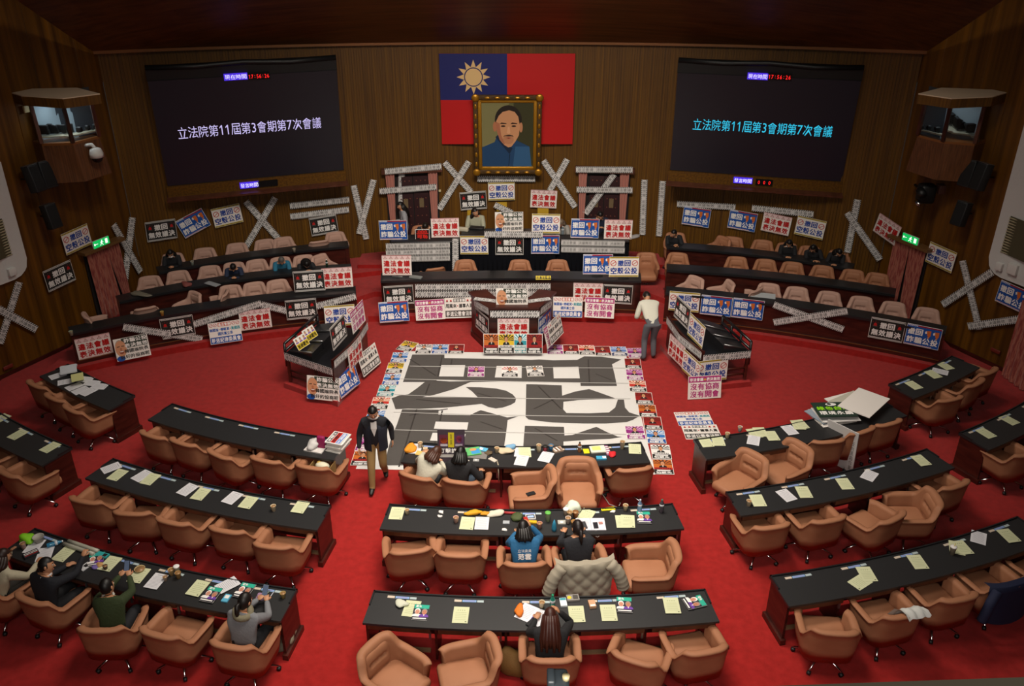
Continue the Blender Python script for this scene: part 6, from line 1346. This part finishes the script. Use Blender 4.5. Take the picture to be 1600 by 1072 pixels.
# --- placard pile on the right desk
PR = random.Random(11)
for i in range(11):
    cx_, cy_ = (1300, 652) if i < 6 else (1328, 640); a = PR.uniform(-14, 14)+(8 if i >= 6 else -4)
    s = Sheet(PW, PH, [C_['cream'], C_['white'], K('#b9b6a8'), K('#8f9aa6')][i % 4], .012); o = s.obj('placard', fix=False); p = G(cx_+PR.uniform(-7, 7), cy_+PR.uniform(-3, 3), HT); o.location = (p.x, p.y+.03, HT+.012+.014*i); o.rotation_euler.z = rad(p)+math.radians(a)
    tag(o, 'pale placard in the pile on the right desk, %s' % (ORD[i+1]+' from the bottom'), 'placard', 'placards piled on the right desk')
s = Sheet(PW, PH, K('#27382f'), .012); s.up(); s.disc(0, .17, .1, .05, C_['white']); s.disc(-.03, .18, .04, .03, C_['green']); s.up(); s.text('綠色台灣', 0, .04, .62, .13, K('#8fd41c'), .05); s.text('環境永續', 0, -.12, .62, .13, C_['white'], .05); o = s.obj('placard', fix=False)
p = G(1303, 640, .92); o.location = p; o.rotation_euler = (0, 0, rad(p)+math.radians(-20)); tag(o, 'dark green placard with lime lettering on top of the pile', 'placard')
s = Sheet(.9, .6, C_['cream'], .012); o = s.obj('placard', fix=False); p = G(1350, 629, .94); o.location = p; o.rotation_euler = (0, 0, rad(p)+math.radians(22)); tag(o, 'blank cream placard topmost at the right of the pile', 'placard')
t = thing('leaning_board', 'tall white board leaning against the placard pile desk between chairs', 'board'); s = Sheet(.62, .86, K('#c2bfbd'), .02); s.up(); [s.rect(-.05, .2-.05*i, .3, .012, INKW) for i in range(5)]; s.text('反對黑箱作業', .24, -.08, .07, .62, C_['grey'], .01, vertical=True); s.obj('board', t, fix=False)
p = G(1313, 697, .48); X = Vector((.62, -.78, 0)); frame_at(t, p, X, Vector((-.18, .12, 1)))
# --- gallery rail and camera in front, near the lens
m = MB(); a, b = G(1090, 1076, 8.62), G(1660, 1056, 8.62); m.ribbon([a.xy, b.xy], [a.xy+Vector((-.0, -.35)), b.xy+Vector((0, -.35))], 8.50, 8.62, mat('gallery_ledge', '#1c180d', rough=.6)); tag(m.obj('gallery_ledge'), kind='structure')
t = thing('video_camera', 'small dark video camera at the gallery rail, bottom centre edge', 'camera'); t.scale = (.7, .7, .7); m = MB(); m.rbox((0, 0, 0), (.035, .05, .03), mat('camera_body', '#20262a', rough=.5), .008); m.rbox((-.012, 0, .018), (.012, .03, .012), mat('camera_body', '#20262a'), .003); m.obj('body', t)
m = MB(); m.lathe([(.006, 0), (.006, .008)], mat('lamp_cream', '#8a8060', rough=.4), c=(.012, .0, .014)); m.obj('knob', t); t.location = G(872, 1071, 8.70)
# ================================================================ people
def cloth(col, rough=.85): return mat('clothes_'+col, col, rough=rough, bump=(30, .5, .01))
SKIN = mat('skin', '#b98563', rough=.55); SKIN_D = mat('dark_brow_features', '#6d4232', rough=.6); LIPS = mat('lips', '#9a5148', rough=.5)  # SKIN_D is the dark brown of the eyebrows
def ik(a, b, l1, l2, pole):
    d = b-a; L = min(d.length, (l1+l2)*.995); d = d.normalized(); x = (l1*l1-l2*l2+L*L)/(2*L); h = math.sqrt(max(0, l1*l1-x*x))
    p = (pole-d*pole.dot(d)).normalized(); return a+d*x+p*h, a+d*L
def hand_mb(wrist, direction, palm_n, grip=.5, side=1):
    d = direction.normalized(); n = (palm_n-d*palm_n.dot(d)).normalized(); s_ = d.cross(n)*side; m = MB()
    R_ = Matrix((s_, d, n)).transposed(); m.ell(wrist+d*.045, (.040, .052, .017), SKIN, 10, 6, R_)
    for k, (off_, ln) in enumerate(((-.029, .062), (-.010, .072), (.010, .068), (.028, .054))):
        p0 = wrist+d*.08+s_*off_; a1, a2 = grip*.7, grip*1.5
        p1 = p0+(d*math.cos(a1)+n*math.sin(a1))*ln*.5; p2 = p1+(d*math.cos(a2)+n*math.sin(a2))*ln*.5
        m.tube([p0-d*.015, p0, p1, p2], [.0095, .0095, .0085, .006], SKIN, 6)
    p0 = wrist+d*.02-s_*.033; m.tube([p0, p0-s_*.022+d*.028+n*.008, p0-s_*.018+d*.055+n*.022], [.012, .0105, .008], SKIN, 6); return m
def person(name, label, group, J, cols, hair='short', haircol='#15110f', face_=True, grips=(.5, .5), sc=1.0, long_dir=None, extra=None, mask=False):
    """J: joints. One skinned body, its head and hands in the same mesh; hair and collar are children"""
    t = thing('person', label, 'person', group=group)
    order = ['pel', 'spi', 'che', 'nek', 'hed']; V = [J[k] for k in order]; idx = {k: i for i, k in enumerate(order)}
    E_ = [(0, 1), (1, 2), (2, 3), (3, 4)]; rad_ = {'pel': (.155, .13), 'spi': (.155, .12), 'che': (.18, .125), 'nek': (.058, .058), 'hed': (.055, .055)}
    def addv(k, p, par, r): idx[k] = len(V); V.append(p); E_.append((idx[par], idx[k])); rad_[k] = (r, r)
    for s_, c in ((-1, 'l'), (1, 'r')):
        addv('sh'+c, J['sh'+c], 'che', .078); addv('el'+c, J['el'+c], 'sh'+c, .058); addv('wr'+c, J['wr'+c], 'el'+c, .036)
        addv('hp'+c, J['hp'+c], 'pel', .10); addv('kn'+c, J['kn'+c], 'hp'+c, .074); addv('an'+c, J['an'+c], 'kn'+c, .056); addv('to'+c, J['to'+c], 'an'+c, .036)
    me = bpy.data.meshes.new('sk'); me.from_pydata([tuple(v) for v in V], E_, []); o = bpy.data.objects.new('sk', me); COL.objects.link(o)
    md = o.modifiers.new('s', 'SKIN'); md.use_smooth_shade = True; sv = me.skin_vertices[0].data
    for k, i in idx.items(): sv[i].radius = rad_[k]; sv[i].use_root = (k == 'pel')
    sb = o.modifiers.new('d', 'SUBSURF'); sb.levels = 2; sb.render_levels = 2
    dg = bpy.context.evaluated_depsgraph_get(); ev = o.evaluated_get(dg).to_mesh()
    vs_ = [v.co.copy() for v in ev.vertices]; fs = [tuple(p.vertices) for p in ev.polygons]
    o.evaluated_get(dg).to_mesh_clear(); bpy.data.objects.remove(o); bpy.data.meshes.remove(me)
    segs = [(J['nek'], J['hed'], 'skin')]+[(J[a], J[b], c) for a, b, c in (('pel', 'spi', 'top'), ('spi', 'che', 'top'), ('che', 'nek', 'top'))]
    for c in 'lr': segs += [(J['che'], J['sh'+c], 'top'), (J['sh'+c], J['el'+c], 'top'), (J['el'+c], J['wr'+c], 'top'), (J['pel'], J['hp'+c], 'leg'), (J['hp'+c], J['kn'+c], 'leg'), (J['kn'+c], J['an'+c], 'leg'), (J['an'+c], J['to'+c], 'shoe')]
    cm = {'skin': SKIN, 'top': cloth(cols[0]), 'leg': cloth(cols[1]), 'shoe': cloth('#16130f', .5)}
    def cls(p):
        best = (9, 'top')
        for a, b, c in segs:
            ab = b-a; u = max(0, min(1, (p-a).dot(ab)/max(1e-9, ab.length_squared))); d = (p-a-ab*u).length
            if d < best[0]: best = (d, c)
        return best[1]
    m = MB(); b0 = {}
    for f in fs:
        c = sum((vs_[i] for i in f), Vector())/len(f); b0.setdefault(cls(c), []).append(f)
    m.v = [tuple(v) for v in vs_]
    for k, L in b0.items():
        mi = m.mi(cm[k]); m.f += L; m.m += [mi]*len(L); m.sm += [True]*len(L)
    # head
    F_ = J['face'].normalized(); U_ = (J['hed']-J['nek']).normalized(); U_ = (U_-F_*U_.dot(F_)).normalized() if abs(U_.dot(F_)) < .98 else F_.orthogonal()
    S_ = F_.cross(U_); HR_ = Matrix((S_, F_, U_)).transposed(); c = J['hed']+U_*.045
    hm = MB(); hm.ell((0, 0, 0), (.076, .094, .112), SKIN, 16, 12); hm.ell((0, .015, -.055), (.056, .066, .058), SKIN, 12, 8)
    hm.tube([(0, .088, .015), (0, .108, -.018), (0, .088, -.026)], [.008, .014, .008], SKIN, 6)
    for sx in (-1, 1):
        hm.ell((sx*.078, -.005, -.008), (.012, .02, .03), SKIN, 8, 6); hm.ell((sx*.031, .083, .010), (.014, .010, .007), K('#e2dcd6'), 8, 5); hm.ell((sx*.031, .090, .010), (.007, .006, .006), K('#1a1210'), 6, 4); hm.box((sx*.031, .088, .032), (.034, .012, .007), SKIN_D)
    hm.ell((0, .084, -.058), (.024, .01, .008), LIPS, 8, 5)
    if mask: hm.ell((0, .05, -.045), (.062, .06, .05), C_['white'], 12, 8)
    m.merge(hm, Matrix.Translation(c) @ HR_.to_4x4())
    for i, cc in enumerate('lr'):
        d = (J['wr'+cc]-J['el'+cc]).normalized(); pn = J.get('palm'+cc, Vector((0, 0, -1))); hd = J.get('hdir'+cc, d)
        m.merge(hand_mb(J['wr'+cc]-hd*.01, hd, pn, grips[i], -1 if cc == 'l' else 1))
    m.obj('body', t, fix=False)
    # hair
    hc = mat('hair_'+haircol, haircol, rough=.45, spec=.4, noise=((60, 60, 8), 2, haircol, .4, .6))
    h = MB(); nu, nv = 20, 14; VV = []; FF = []
    for j in range(nv+1):
        ph = math.pi*j/nv-math.pi/2
        for i in range(nu):
            th = 2*math.pi*i/nu; VV.append(Vector((.086*math.cos(ph)*math.cos(th), .104*math.cos(ph)*math.sin(th)-.006, .122*math.sin(ph)+.006)))
    for j in range(nv):
        for i in range(nu):
            q = (j*nu+i, j*nu+(i+1) % nu, (j+1)*nu+(i+1) % nu, (j+1)*nu+i); cc = sum((VV[k] for k in q), Vector())/4
            line = .066 if cc.y > .03 else (-.02 if cc.y > -.02 else -.07)
            if hair != 'short' and cc.y < .02: line = -.12
            if cc.z > line: FF.append(q)
    h.add(VV, FF, hc, True)
    if hair in ('long', 'bob'):
        L_ = .34 if hair == 'long' else .09
        for i in range(9):
            a = math.pi*(1.0+i/8); x, y = .07*math.cos(a), .085*math.sin(a)
            h.tube([(x, y, .03), (x*1.2, y*1.15-.01, -.08), (x*1.6, y*1.1-.045, -.08-L_*.5), (x*1.75, y*.8-.06, -.08-L_*(.85+.15*(i % 2)))], [.03, .042, .042, .012], hc, 7)
    if hair == 'pony': h.tube([(0, -.09, .0), (0, -.14, -.03), (0, -.13, -.12), (.01, -.11, -.22)], [.02, .035, .032, .008], hc, 8)
    ho = h.obj('hair', t, fix=False); ho.data.transform(Matrix.Translation(c) @ HR_.to_4x4())
    if len(cols) > 2 and cols[2]:
        k = MB(); n_ = J['nek']; k.tube([n_+Vector((.07*math.cos(a), .07*math.sin(a), .0)) for a in [2*math.pi*i/12 for i in range(13)]], .016, cloth(cols[2]), 6, cap=False); k.obj('collar', t)
    if extra: extra(t, J)
    t.scale = (sc, sc, sc); return t
def seated(lean=10, side=0, wl=(-.16, .42, .78), wr=(.16, .42, .78), look=(0, 1, -.25), sh=.0, sp=.12, ht=.45, tw=0):
    """local frame of a chair: x right, y forward"""
    L = math.radians(lean); Sd = math.radians(side); J = {}; b = Vector((0, -.13, ht+.09))
    R_ = Matrix.Rotation(-L, 3, 'X') @ Matrix.Rotation(Sd, 3, 'Y') @ Matrix.Rotation(math.radians(tw), 3, 'Z')
    J['pel'] = b; 
    for k, p in (('spi', (0, 0, .19)), ('che', (0, -.005, .375)), ('nek', (0, .02, .51)), ('hed', (0, .045, .585)), ('shl', (-.18, 0, .44)), ('shr', (.18, 0, .44))): J[k] = b+R_ @ Vector(p)
    for c, s_, w_ in (('l', -1, wl), ('r', 1, wr)):
        e, w2 = ik(J['sh'+c], Vector(w_), .29, .25, Vector((s_*.7, -.2, -.9))); J['el'+c] = e; J['wr'+c] = w2
        J['hp'+c] = b+Vector((s_*.09, .04, -.03)); J['kn'+c] = Vector((s_*sp, .36, ht+.05)); J['an'+c] = Vector((s_*sp, .38, .09)); J['to'+c] = Vector((s_*sp, .52, .045))
    J['face'] = Vector(look); return J
def sit(p, ch, dx=0, dy=0, dz=0):
    p.location = Matrix.Translation(ch.location) @ Matrix.Rotation(ch.rotation_euler.z, 4, 'Z') @ Vector((dx, dy, dz)); p.rotation_euler = (0, 0, ch.rotation_euler.z); return p
def held_phone(p, lx, ly, lz, lab, col='#20242c'):
    s = Sheet(.075, .155, K(col), .01); s.up(); s.rect(0, 0, .065, .14, K('#5a6a86')); o = s.obj('smartphone', fix=False); tag(o, lab, 'phone')
    c = Matrix.Translation(p.location) @ Matrix.Rotation(p.rotation_euler.z, 4, 'Z'); o.location = c @ Vector((lx, ly, lz)); o.rotation_euler = (math.radians(50), 0, p.rotation_euler.z); return o
gp = 'people in the hall'
# lower left desk
p = person('person', 'person in cream jacket with brown hair at the lower left edge, hand to face', gp, seated(14, 6, (-.05, .25, 1.05), (.20, .42, .80), (.3, 1, -.3)), ('#b3ab92', '#2a2622'), 'bob', '#2a1812'); sit(p, CH['L5'][0], .08, .0)
p = person('person', 'man in dark navy suit and white collar, right hand raised, lower left', gp, seated(10, 0, (-.14, .40, .80), (.24, .42, 1.10), (.75, .7, -.1)), ('#15171f', '#101014', '#c9c9cc'), 'short', '#100d0c', grips=(.5, 1.1)); sit(p, CH['L5'][1], 0, -.02)
p = person('person', 'man in olive green bomber jacket holding a phone in both hands', gp, seated(14, -4, (-.05, .46, .98), (.07, .46, .98), (.35, 1, -.25)), ('#2e3a1c', '#15151a', '#b9b9b0'), 'short', '#0f0c0b', grips=(1.0, 1.0)); sit(p, CH['L5'][2], .02, .06); held_phone(p, .02, .56, 1.06, 'dark phone held up by the man in green jacket')
def hood(t, J):
    k = MB(); n_ = J['nek']; k.tube([n_+Vector((.10*math.cos(a), .09*math.sin(a)-.03, .03 if math.sin(a) > 0 else -.02)) for a in [2*math.pi*i/14 for i in range(15)]], .045, cloth('#77705a'), 8, cap=False); k.obj('hood', t)
p = person('person', 'woman with ponytail in grey jacket with khaki hood, looking at a phone', gp, seated(12, 0, (-.02, .40, .86), (.10, .40, .86), (.35, 1, -.5)), ('#77787c', '#1c1c20'), 'pony', '#171210', grips=(1.0, 1.0), extra=hood); sit(p, CH['L5'][4], .0, .08); held_phone(p, .04, .50, .93, 'grey phone in the hands of the grey-hooded woman', '#6a7684')
# bottom centre desk
p = person('person', 'woman with long reddish brown hair in black, head on hand, bottom centre', gp, seated(16, 0, (-.17, .40, .80), (.12, .24, 1.08), (.05, 1, -.6)), ('#141316', '#141316'), 'long', '#3a1a12'); sit(p, CH['C1'][2], 0, .0)
# cup desk
def letters(t, J):
    s = Sheet(.24, .2, cloth('#1f5c86'), .002); s.z = .003; s.text('立法委員', 0, .06, .2, .05, C_['white'], .02); s.text('范雲', 0, -.03, .2, .1, C_['white'], .04); s.f = s.f[7:]; s.m = s.m[7:]; s.sm = s.sm[7:]
    o = s.obj('back_lettering', t, fix=False); b = (J['che']+J['spi'])/2; U = (J['che']-J['spi']).normalized(); X = Vector((1, 0, 0)); N_ = X.cross(U).normalized(); M = Matrix((X, U, N_)).transposed().to_4x4(); M.translation = b+N_*.135+U*.02; o.data.transform(M)
p = person('person', 'person in blue jacket with white back lettering, hands at mouth', gp, seated(18, 0, (-.10, .42, .80), (.10, .28, 1.03), (.4, 1, -.3)), ('#1f5c86', '#23262c'), 'bob', '#120e0d', extra=letters); sit(p, CH['C2'][2], 0, .0)
p = person('person', 'woman with ponytail in dark clothes seated before the quilted beige coat', gp, seated(16, 0, (-.14, .42, .80), (.16, .42, .80), (-.2, 1, -.5)), ('#17181e', '#1a1a20'), 'pony', '#1a1110'); sit(p, CH['C2'][3], -.04, .0)
# laptop desk
p = person('person', 'brown-haired person in white top leaning left over the laptop desk', gp, seated(22, 16, (-.22, .44, .80), (.14, .36, .78), (.5, 1, -.8)), ('#b9b5a4', '#3a3a3c'), 'bob', '#3f2216'); sit(p, CH['C3'][0], 0, -.06)
p = person('person', 'black-haired person in black top with back to the gallery, laptop desk', gp, seated(14, 0, (-.14, .42, .80), (.30, .22, .72), (.1, 1, -.4)), ('#141316', '#33404e'), 'bob', '#0e0c0c'); sit(p, CH['C3'][1], -.08, -.04)
# tiers
def tier(ch, lab, J, cols, hair='short', hc='#120e0d', dx=0, dy=.04, **k): p = person('person', lab, gp, J, cols, hair, hc, sc=.9, **k); return sit(p, ch, dx, dy)
p = tier(CH['LT3'][0], 'masked person in black suit with white collar, topmost left bench', seated(14, 0, (-.04, .34, .86), (.05, .34, .86), (0, 1, -.6)), ('#15161a', '#15161a', '#b9b9bc'), 'bob', mask=True, grips=(1, 1))
p = tier(CH['LT2'][3], 'dark-haired man in navy jacket bent over his hands, middle left bench', seated(28, 0, (-.04, .44, .86), (.05, .44, .86), (0, 1, -1.2)), ('#1c2740', '#15161a'), grips=(1, 1))
p = tier(CH['LT2'][5], 'grey-haired man in teal jacket leaning on the middle left bench', seated(24, 0, (-.03, .46, .80), (.06, .46, .80), (0, 1, -1.0)), ('#1f6480', '#1c2430'), hc='#55504c', grips=(1, 1))
p = tier(CH['LT2'][6], 'person in black with head down, right of the teal-jacket man', seated(40, 0, (-.10, .46, .82), (.06, .46, .82), (0, .8, -1.6)), ('#17181c', '#15161a'), 'bob')
p = tier(CH['RT3'][0], 'man in black jacket looking down sideways, topmost right bench aisle end', seated(18, 8, (-.04, .36, .84), (.06, .36, .86), (.7, 1, -.4)), ('#131418', '#131418'))
p = tier(CH['RT3'][4], 'long-haired woman in black jacket over white shirt, topmost right bench', seated(14, 0, (-.05, .36, .84), (.05, .36, .84), (0, 1, -.7)), ('#141417', '#141417', '#c9c4c4'), 'long', '#0f0c0c')
p = tier(CH['RT3'][5], 'left one of two women in black leaning together, topmost right bench', seated(20, 10, (-.05, .40, .84), (.08, .40, .84), (.5, 1, -.9)), ('#161519', '#161519'), 'long', '#120d0c', dx=-.12)
p = tier(CH['RT3'][6], 'right one of two women in black leaning together, topmost right bench', seated(20, -8, (-.05, .40, .84), (.05, .40, .84), (-.5, 1, -.9)), ('#18171b', '#161519', '#bcb6b6'), 'bob', '#120d0c', dx=.12)
# rostrum
def atpos(p, x, y, Y, rz, z): q = VY(x, y, Y); p.location = (q.x, Y, z); p.rotation_euler = (0, 0, rz); return p
p = person('person', 'woman in pale cardigan with dark bob seated at the presiding desk', gp, seated(8, 0, (-.05, .28, .86), (.06, .28, .86), (-.6, 1, -.1)), ('#9a9a86', '#2a2a2e'), 'bob', '#1a1210', sc=1.0, grips=(1, 1)); atpos(p, 743, 345, 21.85, math.pi, .72)
p = person('person', 'person in dark clothes bowing behind the red and black sign', gp, seated(34, 0, (-.08, .40, .84), (.06, .40, .84), (0, 1, -1.1)), ('#1a2430', '#15161a'), 'short', '#1c140f'); atpos(p, 666, 350, 22.0, math.pi, .50)
p = person('person', 'officer in dark blue bending in the right rostrum doorway', gp, seated(16, 0, (-.06, .38, .90), (.05, .38, .90), (-.2, 1, -.6)), ('#141c33', '#15161a'), 'short', '#120d0c'); atpos(p, 937, 340, 22.05, math.pi, .62)
p = person('person', 'person with pale cap half hidden behind the right placards', gp, seated(16, 0, (-.06, .38, .80), (.05, .38, .80), (.2, 1, -.8)), ('#8f8c86', '#15161a'), 'bob', '#6a5a4a'); atpos(p, 876, 352, 22.0, math.pi, .44)
def standing(stride=.0, arm=(0, 0), bend=0, lookd=(0, 1, -.2), hl=None, hr=None, step=0, sep=.10):
    J = {}; ph = .95; L = math.radians(bend); R_ = Matrix.Rotation(-L, 3, 'X'); b = Vector((0, -.04*(bend > 20), ph)); J['pel'] = b
    for k, p in (('spi', (0, 0, .20)), ('che', (0, -.005, .40)), ('nek', (0, .01, .55)), ('hed', (0, .03, .625)), ('shl', (-.175, 0, .455)), ('shr', (.175, 0, .455))): J[k] = b+R_ @ Vector(p)
    for c, s_, hnd in (('l', -1, hl), ('r', 1, hr)):
        w_ = Vector(hnd) if hnd else J['sh'+c]+Vector((s_*.10, s_*arm[0], -.50)); e, w2 = ik(J['sh'+c], w_, .30, .26, Vector((s_*.4, -1, 0))); J['el'+c] = e; J['wr'+c] = w2
        J['hp'+c] = b+Vector((s_*.09, 0, -.04)); y = s_*stride; J['an'+c] = Vector((s_*sep, y, .09+(.06 if y < -.1 else 0))); kn, an = ik(J['hp'+c], J['an'+c], .43, .42, Vector((0, 1, 0))); J['kn'+c] = kn; J['an'+c] = an; J['to'+c] = an+Vector((s_*.02, .14, -.05))
        J['palm'+c] = Vector((-s_, 0, 0))
    J['face'] = Vector(lookd); return J
def jacket(t, J):
    k = MB(); 
    R1 = [(.205, .145, .02), (.20, .14, .25), (.225, .15, .46), (.19, .13, .54), (.09, .085, .60)]
    V = []; n = 20
    for rx, ry, z in R1:
        for i in range(n+1):
            a = math.radians(108)+math.radians(324)*i/n; V.append(Vector((rx*math.cos(a), ry*math.sin(a), J['pel'].z-.14+z)))
    k.add(V, [(j*(n+1)+i, j*(n+1)+i+1, (j+1)*(n+1)+i+1, (j+1)*(n+1)+i) for j in range(len(R1)-1) for i in range(n)], cloth('#161a28'), True); k.obj('blazer', t, fix=False)
    k = MB(); z = J['pel'].z; k.add([(-.05, .135, z+.36), (.05, .135, z+.36), (.05, .105, z+.49), (-.05, .105, z+.49), (0, .145, z+.2)], [(3, 2, 1, 0), (0, 1, 4)], K('#c9c7c4')); k.obj('shirt_front', t, fix=False)
p = person('person', 'man walking in navy blazer, dark vest and khaki trousers left of the banner', gp, standing(.22, (.12, 0), 4, (-.15, 1, -.35)), ('#15171e', '#8f7346', '#c9c7c4'), 'short', '#15100e', extra=jacket); q = G(593, 758, 0); p.location = (q.x, q.y, 0); p.rotation_euler = (0, 0, math.pi+.05); p.scale = (1.0, 1.0, .97)
p = person('person', 'person in white jacket and grey trousers bending forward beside the banner', gp, standing(.04, (0, 0), 52, (-.1, .3, -1), (-.20, .48, .86), (-.02, .48, .84), sep=.12), ('#c4c2b4', '#55565c'), 'short', '#1c1613'); q = G(1013, 563, 0); p.location = (q.x, q.y, 0); p.rotation_euler = (0, 0, .12)
p = person('person', 'long-haired person in pale grey jacket standing in the left doorway', gp, standing(0, (0, 0), 4, (-.3, 1, -.3), (-.18, .26, 1.15), (.0, .26, 1.18)), ('#8f8f94', '#7a7a80'), 'long', '#100d0d'); atpos(p, 631, 330, 22.25, 1.9, .47); p.scale = (.9, .9, .9)

# ---------------------------------------------------------------- coats over chairs, bags
def coat(ch, lab, col, quilt, name='coat'):
    t = thing(name, lab, 'coat'); mt = mat('coat_'+col, col, rough=.8)
    m = MB(); V = []; nx, nz = 36, 26
    for j in range(nz+1):
        f = j/nz
        for i in range(nx+1):
            u = i/nx*2-1; hw = .43*(1-.12*f)
            x = u*hw; z = .90-.62*f-.05*(1-abs(u))*f; y = -.43-.05*f+.10*abs(u)**3
            if f < .14: y += .10*(1-f/.14)**2; z = .905
            q = .0
            if quilt: a = (x+z)*9; b = (x-z)*9; q = .030*abs(math.sin(a*math.pi/2))**.5*abs(math.sin(b*math.pi/2))**.5
            V.append((x, y-q, z))
    m.add(V, [(j*(nx+1)+i, j*(nx+1)+i+1, (j+1)*(nx+1)+i+1, (j+1)*(nx+1)+i) for j in range(nz) for i in range(nx)], mt, True); m.obj('coat_back', t, fix=False)
    for s_ in (-1, 1):
        m = MB(); P = [Vector((s_*.34, -.40, .86)), Vector((s_*.46, -.44, .72)), Vector((s_*.52, -.46, .56)), Vector((s_*.55, -.46, .44))]; pts = []; rr = []
        for k in range(19):
            f = k/18*3; i = min(2, int(f)); pts.append(P[i].lerp(P[i+1], f-i)); rr.append((.085 if quilt else .07)*(1+(.16*abs(math.sin(k*math.pi/3)) if quilt else 0)))
        m.tube(pts, rr, mt, 12); m.obj('sleeve', t)
    t.location = ch.location; t.rotation_euler = ch.rotation_euler; return t
coat(CH['C2'][3], 'quilted beige coat draped over the armchair back, cup-crowded desk', '#968d7c', True)
coat(CH['R5'][3], 'navy jacket hung over the armchair back at the lower right', '#121a38', False)
lump('backpack', 0, 0, (.34, .3, .42), '#6b4a1c', 'mustard brown bag on the floor left of the long-haired woman', 'bag', 101, z=0, rough=.8); o = bpy.data.objects['backpack']; q = G(800, 1046, .15); o.location = (q.x, q.y+.1, 0)
lump('plastic_bag', 0, 0, (.3, .24, .22), '#b9b88a', 'white plastic bag with yellow inside under the lower left desk', 'bag', 102, z=0); o = CC; q = G(405, 985, .2); ob = [x for x in bpy.data.objects if x.name.startswith('plastic_bag')][-1]
for x in bpy.data.objects:
    if x.get('label') == 'white plastic bag with yellow inside under the lower left desk': x.location = (q.x, q.y, 0)
lump('plastic_bag', 0, 0, (.34, .2, .2), '#7a7462', 'dull grey bag on the floor at the right end under the lower left desk', 'bag', 103, z=0); q = G(440, 1003, .1)
for x in bpy.data.objects:
    if x.get('label') == 'dull grey bag on the floor at the right end under the lower left desk': x.location = (q.x, q.y, 0)
